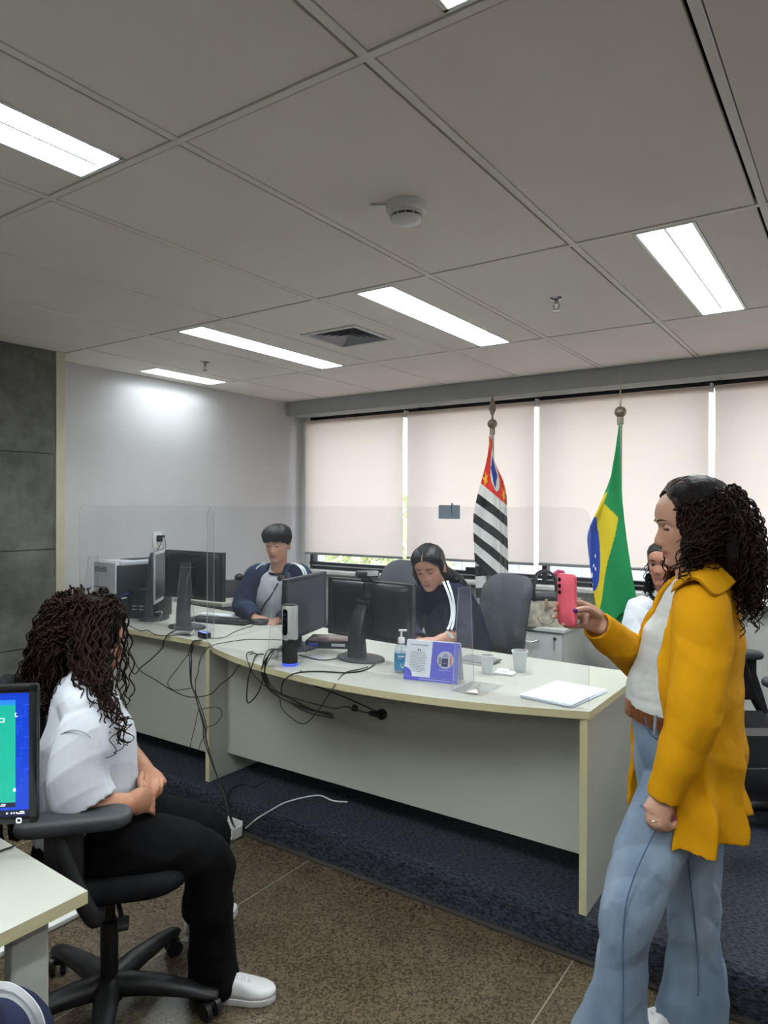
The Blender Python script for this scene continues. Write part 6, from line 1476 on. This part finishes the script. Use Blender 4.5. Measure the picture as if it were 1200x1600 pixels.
    sweep(cap, [M @ Vector((-0.068, -0.022, 0.03)), at(1090, 850, 1.965), at(1082, 884, 1.955)], [(0.030, 0.040), (0.034, 0.046), (0.020, 0.026)], side=lf, n=16)
    finish(fuse(cap, 0.006, 2, 0.003, 26, 7), 'hair', M_HDK, g)
    out = [[], []]; rg = np.random.default_rng(5)
    for k in range(900):
        az = rg.uniform(-PI, PI)
        z = 0.074 - 0.135 * rg.random()
        if abs(az) < 1.02 or (abs(az) < 1.5 and z < -0.01) or (abs(az) < 2.0 and z > 0.062): continue
        p0, n_ = scalp(az, z, 0.012); p0 = M @ (p0 * 1.04); nw = M.to_3x3() @ n_
        side_ = nw.dot(lf); back = -nw.dot(fw)
        ln = rg.uniform(0.12, 0.27)
        if abs(az) < 2.05 and side_ > 0:       # lock in front of the shoulder, past the jaw
            ty = rg.uniform(850, 908); tgt = at(rg.normal(1088 - (ty - 850) * 0.25, 15), ty, rg.uniform(1.90, 1.97))
            path = crom([p0, p0 + nw * 0.028 - fw * 0.025 + Vector((0, 0, -0.015)), p0 * 0.5 + tgt * 0.5 + nw * 0.02 - fw * 0.02, tgt], 6)
        else:
            o_ = nw * rg.uniform(0.022, 0.042) - fw * 0.006
            p1 = p0 + o_ + Vector((0, 0, -0.016)); dn = -fw * rg.uniform(0.02, 0.060) + nw * rg.uniform(0.0, 0.03)
            path = crom([p0, p1, p1 + dn * 0.7 + Vector((0, 0, -ln * 0.5)), p1 + dn * 0.8 + Vector((0, 0, -ln))], 6)
        L_ = sum((path[i + 1] - path[i]).length for i in range(len(path) - 1))
        curl(out, path, 0.004, rg.uniform(0.006, 0.011), L_ / rg.uniform(0.034, 0.055), rg.uniform(0, 6.28), rg.uniform(0.0022, 0.0040), int(26 + L_ * 190), 4)
    for k in range(260):                      # inner locks of the fall at the back
        p0 = M @ Vector((rg.uniform(-0.115, 0.10), rg.uniform(-0.10, -0.03) - 0.02, rg.uniform(-0.09, 0.03))); nw = (p0 - (M @ Vector((0, 0.02, p0.z * 0)))); nw.z = 0; nw.normalize()
        p0 = p0 + nw * 0.03; ln = rg.uniform(0.10, 0.20)
        path = crom([p0, p0 + nw * 0.02 - UPZ * ln * .4, p0 + nw * rg.uniform(0.005, 0.03) - UPZ * ln], 6)
        curl(out, path, 0.004, rg.uniform(0.006, 0.010), ln / rg.uniform(0.034, 0.05), rg.uniform(0, 6.28), rg.uniform(0.0024, 0.004), int(26 + ln * 190), 4)
    hair_obj(out, 'curls', M_HRB, g)
    o2 = [[], []]; comb(o2, M, 1.04, lambda az: float(np.interp(abs(az), [0, 0.5, 0.95, 1.25, 1.7], [0.099, 0.094, 0.072, 0.030, -0.02])), 0.0155, 240, rg, 1.5, -0.09, 0.02, 0.0030); hair_obj(o2, 'hair_strands', hair_mat('strand_highlight_hair', (50, 36, 31), 0.45, 0.2), g)  # crown strands coloured lighter than the curls, a painted hair highlight
    # phone
    nb = (-FW * 0.44 - RT * 0.90); nb.z = 0; nb.normalize(); upv = (UPZ * 1.0 - RT * 0.05).normalized()
    rx = upv.cross(nb).normalized(); upv = nb.cross(rx)
    P0 = at(886, 937, 2.005); Mp = Matrix(((rx.x, nb.x, upv.x, P0.x), (rx.y, nb.y, upv.y, P0.y), (rx.z, nb.z, upv.z, P0.z), (0, 0, 0, 1)))
    ph = thing('phone', 'mobile phone in a pink case held up by the woman in yellow', 'phone', P0)
    I = Matrix.Translation(-P0) @ Mp
    o_ = rrect(0.071, 0.148, 0.011, 6); M_PK = mat('pink_case', (218, 92, 108), 0.45, var=0.03)
    def pr(y, s): return [I @ Vector((x * s, y, z * s)) for x, z in o_]
    MB().rings([pr(-0.006, 0.97), pr(-0.004, 1.0), pr(0.004, 1.0), pr(0.006, 0.97), pr(0.0062, 0.3)]).build('case', M_PK, ph, angle=60)
    MB().rings([[I @ Vector((x * .94, y, z * .97)) for x, z in o_] for y in (-0.0066, -0.006)]).build('screen', mat('phone_glass', (14, 14, 16), 0.1), ph, False)
    g2 = None
    sx = -1 if (rx.dot(RT) > 0) else 1
    for zz in (0.056, 0.038, 0.020):
        MB().cyl(I @ Vector((sx * 0.024, 0.005, zz)), I @ Vector((sx * 0.024, 0.0075, zz)), 0.0058, n=16).build('lens', mat('gloss_black', (10, 10, 12), 0.12), ph)
    return g
woman()

# ---------------------------------------------------------------- people behind the desks
def sit_legs(mb, pel, fw, rt, zs, floor, spread=0.10, r=(0.085, 0.075, 0.056, 0.05, 0.036)):
    """thighs forward over a seat, shins down; returns the ankles"""
    out = []
    for s in (-1, 1):
        h = Vector((pel.x, pel.y, zs + 0.08)) + rt * (s * 0.095); k = h + fw * 0.42 + rt * (s * spread * 0.5); k.z = zs + 0.055
        a = Vector((k.x, k.y, floor + 0.09)) - fw * 0.06
        limb(mb, h, k, a, list(r)); out.append((a, s))
    return out
def seated(label, fw, pel, chest, neckb, head, headfw, arms, skin_rgb, lips, name, zs, floor, hs=1.0, nose=0.8, smile=0.4, wid=1.0, hand_curl=0.5, lid=0.6, brow=(22, 18, 18), vox=0.006, roll=UPZ, legs=True):
    """arms: two (shoulder, elbow, wrist, finger direction, back-of-hand direction, mirror)"""
    fw = Vector(fw); fw.z = 0; fw.normalize(); rt = Vector((fw.y, -fw.x, 0))
    g = thing('person', label, 'person', (pel.x, pel.y, floor))
    M = frame(headfw, up=roll, loc=head)
    sk = MB(); sh = chest * 0.30 + neckb * 0.70
    torso(sk, [pel, pel * .6 + chest * .4, chest, sh, neckb], [(0.155 * wid, 0.11), (0.135 * wid, 0.10), (0.15 * wid, 0.11), (0.15 * wid, 0.07), (0.055, 0.052)], rt)
    sweep(sk, [neckb - UPZ * 0.02, neckb * 0.5 + M @ Vector((0, -0.025, -0.08)) * 0.5, M @ Vector((0, -0.02, -0.05))], [0.056, 0.050, 0.050], n=16)
    head_mb(sk, M, hs, smile, nose)
    for a in arms:
        limb(sk, a[0], a[1], a[2], [0.050, 0.045, 0.040, 0.035, 0.025])
        hand(sk, a[2], a[3], a[4], hand_curl, a[5], 0.95)
    an = sit_legs(sk, pel, fw, rt, zs, floor) if legs else []
    finish(fuse(sk, vox, 2), 'body', skin(name, skin_rgb), g, head_tint(M, hs, skin_rgb, lips))
    eyes(g, M, hs, mat('lid_skin_' + name, skin_rgb, 0.5), lid, brow=brow)
    p = MB()
    torso(p, [Vector((pel.x, pel.y, zs + 0.03)), Vector((pel.x, pel.y, zs + 0.10)), pel + UPZ * 0.06], [(0.175 * wid, 0.14), (0.175 * wid, 0.135), (0.155 * wid, 0.12)], rt)
    for a, s in an:
        h = Vector((pel.x, pel.y, zs + 0.085)) + rt * (s * 0.095); k = a + fw * 0.06; k.z = zs + 0.058
        sweep(p, [h, (h + k) * .5, k, k * .5 + a * .5, a - UPZ * 0.03], [0.098, 0.09, 0.072, 0.068, 0.07], n=18)
        shoe(g, a, a + fw, 1.0, floor=floor)
    finish(fuse(p, 0.008, 3, 0.005, 7, 3), 'trousers', M_BLKT, g)
    return g, M, fw, rt, sh
def collar_ring(g, c, fw, rt, a, b, r, m, drop=0.025, up=0.0):
    MB().tube([c + fw * (a * math.cos(t)) + rt * (b * math.sin(t)) + UPZ * (up - drop * math.cos(t)) for t in np.linspace(0, 2 * PI, 29)], r, 8).build('collar', m, g, world=True)

# ---- boy in the open navy jacket
def boy():
    fw = -FW * 0.96 - RT * 0.22; fw.z = 0; fw.normalize(); rt = Vector((fw.y, -fw.x, 0))     # rt: his right = left in the picture
    pel, chest, nb, hd = at(428, 990, 4.66), at(430, 930, 4.58), at(435, 889, 4.52), at(433.5, 849, 4.43)
    pel.z = 0.78
    sR, eR, wR = at(401, 900, 4.55), at(379, 944, 4.50), at(398, 965, 4.36)
    sL, eL, wL = at(470, 900, 4.50), at(478, 948, 4.42), at(436, 969, 4.32)
    g, M, fw, rt, sh = seated('boy in an open navy jacket over a white t-shirt sitting behind the microphone', fw, pel, chest, nb, hd, fw + UPZ * -0.18 - RT * 0.06,
        [(sR, eR, wR, RT * 0.9 - UP * 0.2, UPZ - FW * 0.4, 1), (sL, eL, wL, -RT * 0.9 - UP * 0.2, UPZ - FW * 0.4, -1)], (190, 142, 118), (160, 100, 92), 'boy', 0.64, PLZ, lid=0.95, hs=0.95, wid=1.0)
    t = MB(); torso(t, [pel, pel * .5 + chest * .5, chest, sh + UPZ * 0.005, nb - UPZ * 0.012], [(0.158, 0.125), (0.148, 0.118), (0.158, 0.125), (0.145, 0.088), (0.072, 0.066)], rt)
    finish(fuse(t, 0.006, 3, 0.004, 8, 8), 'tshirt', M_TEE_W, g)
    collar_ring(g, nb - UPZ * 0.010, fw, rt, 0.060, 0.066, 0.0095, M_COLL, 0.020)
    # jacket: open shell plus sleeves
    j = MB(); R = []
    for z_, c, a, b, op in ((0, pel + UPZ * 0.02, 0.150, 0.185, 0.75), (1, pel * .5 + chest * .5, 0.142, 0.178, 0.62), (2, chest, 0.148, 0.186, 0.52), (3, sh, 0.105, 0.175, 0.55), (4, nb - UPZ * 0.005, 0.078, 0.088, 0.75), (5, nb + UPZ * 0.035 - fw * 0.01, 0.072, 0.078, 0.85)):
        an = np.linspace(op, 2 * PI - op, 40)
        o = [c + fw * (a * math.cos(q)) + rt * (b * math.sin(q)) for q in an]; i_ = [c + fw * ((a - 0.016) * math.cos(q)) + rt * ((b - 0.016) * math.sin(q)) for q in an[::-1]]
        R.append(o + i_)
    j.rings(R)
    sweep(j, [sR + rt * -0.03, sR, eR, eR * .5 + wR * .5, wR], [0.070, 0.074, 0.066, 0.055, 0.043], n=20, dent=0.03)
    sweep(j, [sL + rt * 0.03, sL, eL, eL * .5 + wL * .5, wL], [0.070, 0.074, 0.066, 0.055, 0.043], n=20, dent=0.03)
    finish(fuse(j, 0.007, 3, 0.006, 7, 31), 'jacket', M_NAVY2, g)
    for k in (0, 1):
        o = k * 5.2
        stripe(g, [at(456 + o, 879.5 + o * .25, 4.47), at(464 + o, 882 + o * .3, 4.438), at(472 + o * .75, 890, 4.415), at(476 + o * .75, 902, 4.405), at(478.5 + o * .8, 915, 4.395)], 0.011, M_STR, -FW + UPZ * 0.5)
    stripe(g, [at(414, 880.5, 4.49), at(406, 883.5, 4.475), at(400, 889, 4.47)], 0.006, M_STR, -FW + UPZ * 0.6)
    cap = MB()
    hair_cap(cap, M, 0.95, lambda az: float(np.interp(abs(az), [0, 0.8, 1.15, 1.5, 2.0, 3.2], [0.036, 0.033, 0.018, 0.004, -0.03, -0.06])), lambda az, t: 0.010 + 0.014 * math.sin(PI * min(1, t * 0.6 + 0.3)) * float(np.interp(abs(az), [0.6, 1.1, 3.2], [1, 0.5, 0.6])), rough=0.003)
    finish(fuse(cap, 0.006, 1, 0.0025, 30, 2), 'hair', M_HBK, g)
    out = [[], []]; fringe(out, M, 0.95, lambda az: float(np.interp(abs(az), [0, 0.8, 1.15, 1.5, 2.0, 3.2], [0.036, 0.033, 0.018, 0.004, -0.03, -0.06])), lambda az, t: 0.012 + 0.014 * math.sin(PI * min(1, t * 0.6 + 0.3)) * float(np.interp(abs(az), [0.6, 1.1, 3.2], [1, 0.5, 0.6])), 420, np.random.default_rng(8)); hair_obj(out, 'hair_strands', M_HBK, g)
boy()

# ---- girl in the navy jacket, looking down
def middle_girl():
    fw = -FW * 0.80 - RT * 0.60; fw.z = 0; fw.normalize(); rt = Vector((fw.y, -fw.x, 0)); lf = -rt
    pel, chest, nb, hd = at(722, 1010, 4.10), at(704, 960, 3.97), at(689, 918, 3.93), at(671, 886, 3.85)
    pel.z = 0.78
    sL, eL, wL = at(716, 936, 3.82), at(722, 992, 3.70), at(684, 1000, 3.62)
    sR, eR, wR = at(664, 932, 3.98), at(640, 985, 3.90), at(655, 1003, 3.70)
    hf = -FW * 0.90 - RT * 0.36 + UPZ * -0.36
    g, M, fw, rt, sh = seated('girl in a navy jacket looking down behind the middle monitor', fw, pel, chest, nb, hd, hf,
        [(sL, eL, wL, -RT * 0.95 - FW * 0.1, UPZ, -1), (sR, eR, wR, RT * 0.3 - FW * 0.8, UPZ, 1)], (190, 142, 120), (170, 98, 98), 'mid', 0.64, PLZ, lid=0.9, hs=1.0, nose=0.7, smile=1.0, roll=(UPZ - RT * 0.10), hand_curl=0.4)
    j = MB()
    torso(j, [pel, pel * .5 + chest * .5, chest, sh, nb + UPZ * 0.005], [(0.19, 0.155), (0.185, 0.15), (0.185, 0.145), (0.170, 0.105), (0.085, 0.080)], rt)
    sweep(j, [sL + rt * 0.03, sL, eL * .5 + sL * .5, eL, eL * .58 + wL * .42], [0.074, 0.082, 0.078, 0.072, 0.056], n=20, dent=0.03)
    sweep(j, [sR - rt * 0.03, sR, eR, wR], [0.074, 0.078, 0.070, 0.052], n=20, dent=0.03)
    sweep(j, [nb - UPZ * 0.02, nb + UPZ * 0.03 + fw * 0.01], [(0.082, 0.078), (0.072, 0.070)], side=rt, n=20, dent=0.03, cap=0.2)
    finish(fuse(j, 0.0065, 3, 0.0065, 7, 17), 'jacket', M_NAVY, g)
    for k in (0, 1):
        o = k * 6.0
        stripe(g, [at(693 + o, 909 - o * .2, 3.79), at(700 + o * .9, 926, 3.735), at(705 + o * .7, 944, 3.715), at(706 + o * .6, 960, 3.69), at(703 + o * .8, 975, 3.655), at(699 + o, 984, 3.632)], 0.0125, M_STR, -FW + UPZ * 0.2)
        stripe(g, [at(697 + o * .6, 986 + o, 3.626), at(702 + o * .5, 991 + o * .5, 3.62), at(706 + o * .5, 997, 3.616)], 0.011, M_STR, -FW)
    stripe(g, [at(706, 903, 3.90), at(716, 905, 3.90), at(724, 913, 3.92)], 0.014, M_STR, UPZ - FW * .4)
    # hair: parted in the middle, tucked behind the ear, falling down the back
    cap = MB()
    hair_cap(cap, M, 1.0, lambda az: float(np.interp(abs(az), [0, 0.45, 0.9, 1.2, 1.45, 3.2], [0.074, 0.062, 0.034, 0.012, -0.045, -0.085])), lambda az, t: 0.012 + 0.010 * (abs(az) > 1.2) * (1 - t), part=0.007)
    sweep(cap, [M @ Vector((0, -0.06, 0.0)), M @ Vector((0.0, -0.085, -0.07)), at(708, 912, 3.98), at(722, 940, 4.02)], [(0.085, 0.052), (0.092, 0.060), (0.088, 0.052), (0.05, 0.03)], side=rt, n=20)
    sweep(cap, [M @ Vector((0.062, 0.035, 0.03)), M @ Vector((0.078, 0.02, -0.03)), M @ Vector((0.080, 0.0, -0.10))], [0.018, 0.020, 0.010], n=12)
    finish(fuse(cap, 0.005, 2, 0.0018, 40, 6), 'hair', M_HBK, g)
    MB().tube([M @ (scalp(0.0, z_, 0.0105)[0] + Vector((0, 0.001, 0))) for z_ in np.linspace(0.070, 0.108, 9)], 0.0022, 6).build('parting', mat('lid_skin_mid', (190, 142, 120), 0.5), g, world=True)
    out = [[], []]; comb(out, M, 1.0, lambda az: float(np.interp(abs(az), [0, 0.45, 0.9, 1.2, 1.45], [0.074, 0.062, 0.034, 0.012, -0.03])), 0.013, 260, np.random.default_rng(4), 1.45, -0.095, -0.02); hair_obj(out, 'hair_strands', M_HBK, g)
    MB().tube(crom([at(706, 890, 3.86), at(714, 903, 3.85), at(722, 908, 3.86), at(726, 917, 3.87)], 6), 0.0035, 6).build('loose_lock', M_HBK, g, world=True)
middle_girl()

# ---- girl in the white t-shirt behind the woman
def back_girl():
    fw = -FW * 0.85 - RT * 0.53; fw.z = 0; fw.normalize(); rt = Vector((fw.y, -fw.x, 0))
    pel, chest, nb, hd = at(1052, 1050, 3.86), at(1042, 985, 3.78), at(1041, 928, 3.74), at(1038, 881, 3.70)
    pel.z = 0.76
    sR, eR, wR = at(1000, 955, 3.66), at(990, 1015, 3.60), at(1012, 1048, 3.45)
    sL, eL, wL = at(1082, 955, 3.78), at(1095, 1015, 3.70), at(1060, 1050, 3.50)
    g, M, fw, rt, sh = seated('girl in a white t-shirt with tied back hair behind the woman in yellow', fw, pel, chest, nb, hd, -FW * 0.74 - RT * 0.66 - UPZ * 0.03,
        [(sR, eR, wR, RT * 0.7 - FW * 0.6, UPZ, 1), (sL, eL, wL, -RT * 0.7 - FW * 0.6, UPZ, -1)], (166, 116, 94), (140, 82, 80), 'back', 0.62, PLZ, lid=0.25, hs=1.0)
    t = MB(); torso(t, [pel, pel * .5 + chest * .5, chest, sh + UPZ * 0.01, nb - UPZ * 0.005], [(0.18, 0.145), (0.172, 0.135), (0.172, 0.135), (0.160, 0.095), (0.078, 0.070)], rt)
    sweep(t, [sR - rt * 0.02, sR, sR * .45 + eR * .55, sR * .32 + eR * .68], [0.068, 0.076, 0.074, 0.074], n=20, dent=0.03)
    sweep(t, [sL + rt * 0.02, sL, sL * .4 + eL * .6], [0.068, 0.076, 0.074], n=20, dent=0.03)
    finish(fuse(t, 0.006, 3, 0.005, 8, 12), 'tshirt', M_TEE_W, g)
    collar_ring(g, nb - UPZ * 0.003, fw, rt, 0.068, 0.074, 0.012, M_COLL, 0.030)
    cap = MB()
    hair_cap(cap, M, 1.0, lambda az: float(np.interp(abs(az), [0, 0.5, 0.95, 1.25, 1.6, 3.2], [0.074, 0.066, 0.040, 0.014, -0.02, -0.06])), lambda az, t: 0.009, part=0.005)
    finish(fuse(cap, 0.005, 2, 0.0015, 40, 6), 'hair', M_HBK, g)
    out = [[], []]; rg = np.random.default_rng(3)
    for k in range(34):
        a = at(rg.uniform(1008, 1022), rg.uniform(896, 904), 3.78 + rg.uniform(-.03, .03)); b2 = at(rg.uniform(1004, 1022), rg.uniform(920, 934), 3.78 + rg.uniform(-.03, .03))
        curl(out, [a, a * .5 + b2 * .5, b2], 0.004, 0.009, 3, rg.uniform(0, 6), 0.0035, 34, 4)
    for k in range(60):
        az = rg.uniform(1.7, 4.6); p0, n_ = scalp(az, rg.uniform(-0.05, 0.05), 0.01); a = M @ p0; b2 = a + (M.to_3x3() @ n_) * 0.03 - UPZ * rg.uniform(0.08, 0.16)
        curl(out, [a, a * .5 + b2 * .5 + (M.to_3x3() @ n_) * 0.015, b2], 0.004, 0.009, 3, rg.uniform(0, 6), 0.0035, 34, 4)
    hair_obj(out, 'curls', M_HBK, g)
    for sx in (-1,):
        p = root_of(g).matrix_basis.inverted() @ (M @ Vector((0.074, -0.012, -0.05)))
        MB().sphere(p, 0.0045, 6).build('earring', M_CHR, g)
back_girl()

# ---- person at the near desk, only a striped sleeve reaches the picture
def near_person():
    fw = Vector((-1, 0.12, 0)).normalized(); rt = Vector((fw.y, -fw.x, 0))
    shn = at(-8, 1592, 1.02)
    c0 = shn - rt * 0.15
    nb = Vector((c0.x, c0.y, shn.z + 0.075)); chest = Vector((c0.x - 0.0, c0.y, shn.z - 0.15)); pel = Vector((c0.x + 0.03, c0.y, 0.60)); hd = nb + Vector((-0.02, 0.0, 0.17))
    sN, eN, wN_ = shn + Vector((0, 0, -0.03)), shn + Vector((-0.06, 0.03, -0.28)), shn + Vector((-0.27, -0.02, -0.20))
    sF = sN - rt * 0.30; eF = eN - rt * 0.30; wF = wN_ - rt * 0.24
    g, M, fw, rt, sh = seated('person in a navy jacket with white sleeve stripes at the lower left corner', fw, pel, chest, nb, hd, fw - UPZ * 0.1,
        [(sN, eN, wN_, fw, UPZ, -1), (sF, eF, wF, fw, UPZ, 1)], (170, 122, 98), (150, 90, 84), 'near', 0.46, 0.0, vox=0.008)
    j = MB()
    torso(j, [pel, pel * .5 + chest * .5, chest, sh, nb], [(0.185, 0.15), (0.18, 0.145), (0.185, 0.145), (0.165, 0.10), (0.080, 0.075)], rt)
    for a, b, c in ((sN, eN, wN_), (sF, eF, wF)): sweep(j, [a, a * .6 + b * .4, b, b * .4 + c * .6, c], [0.078, 0.078, 0.068, 0.056, 0.045], n=20, dent=0.03)
    finish(fuse(j, 0.007, 3, 0.003, 7, 19), 'jacket', M_NAVY, g)
    for o in (0, 13):
        stripe(g, [at(-16, 1538 + o, 0.985), at(16, 1541 + o, 0.975), at(42 - o * .3, 1558 + o * .8, 0.972), at(60 - o * .7, 1582 + o * .4, 0.972), at(69 - o * .9, 1612, 0.975)], 0.0085, M_STR, -FW + UPZ * 0.5)
    cap = MB(); hair_cap(cap, M, 1.0, lambda az: float(np.interp(abs(az), [0, 0.9, 1.3, 3.2], [0.07, 0.04, -0.02, -0.07])), lambda az, t: 0.02)
    finish(fuse(cap, 0.006, 2, 0.003, 30, 6), 'hair', M_HBK, g)
    return g, rt, fw, sN, eN
NP = near_person()
c_ = NP[0].location
office_chair('black office chair under the person at the lower left corner', (c_.x + 0.03, c_.y, 0), math.radians(83), M_CH, zs=0.46, armz=0.62, arms=False)
c_ = at(1052, 1050, 3.90); office_chair('black office chair under the girl in the white t-shirt behind the woman', (c_.x, c_.y, PLZ), math.atan2(0.4, -0.9) + 0.25, M_CH, zs=0.47, arms=False)
c_ = at(430, 990, 4.70); office_chair('black office chair under the boy in the navy jacket', (c_.x, c_.y, PLZ), math.radians(215), M_CH, zs=0.49, arms=False, back_h=0.40)
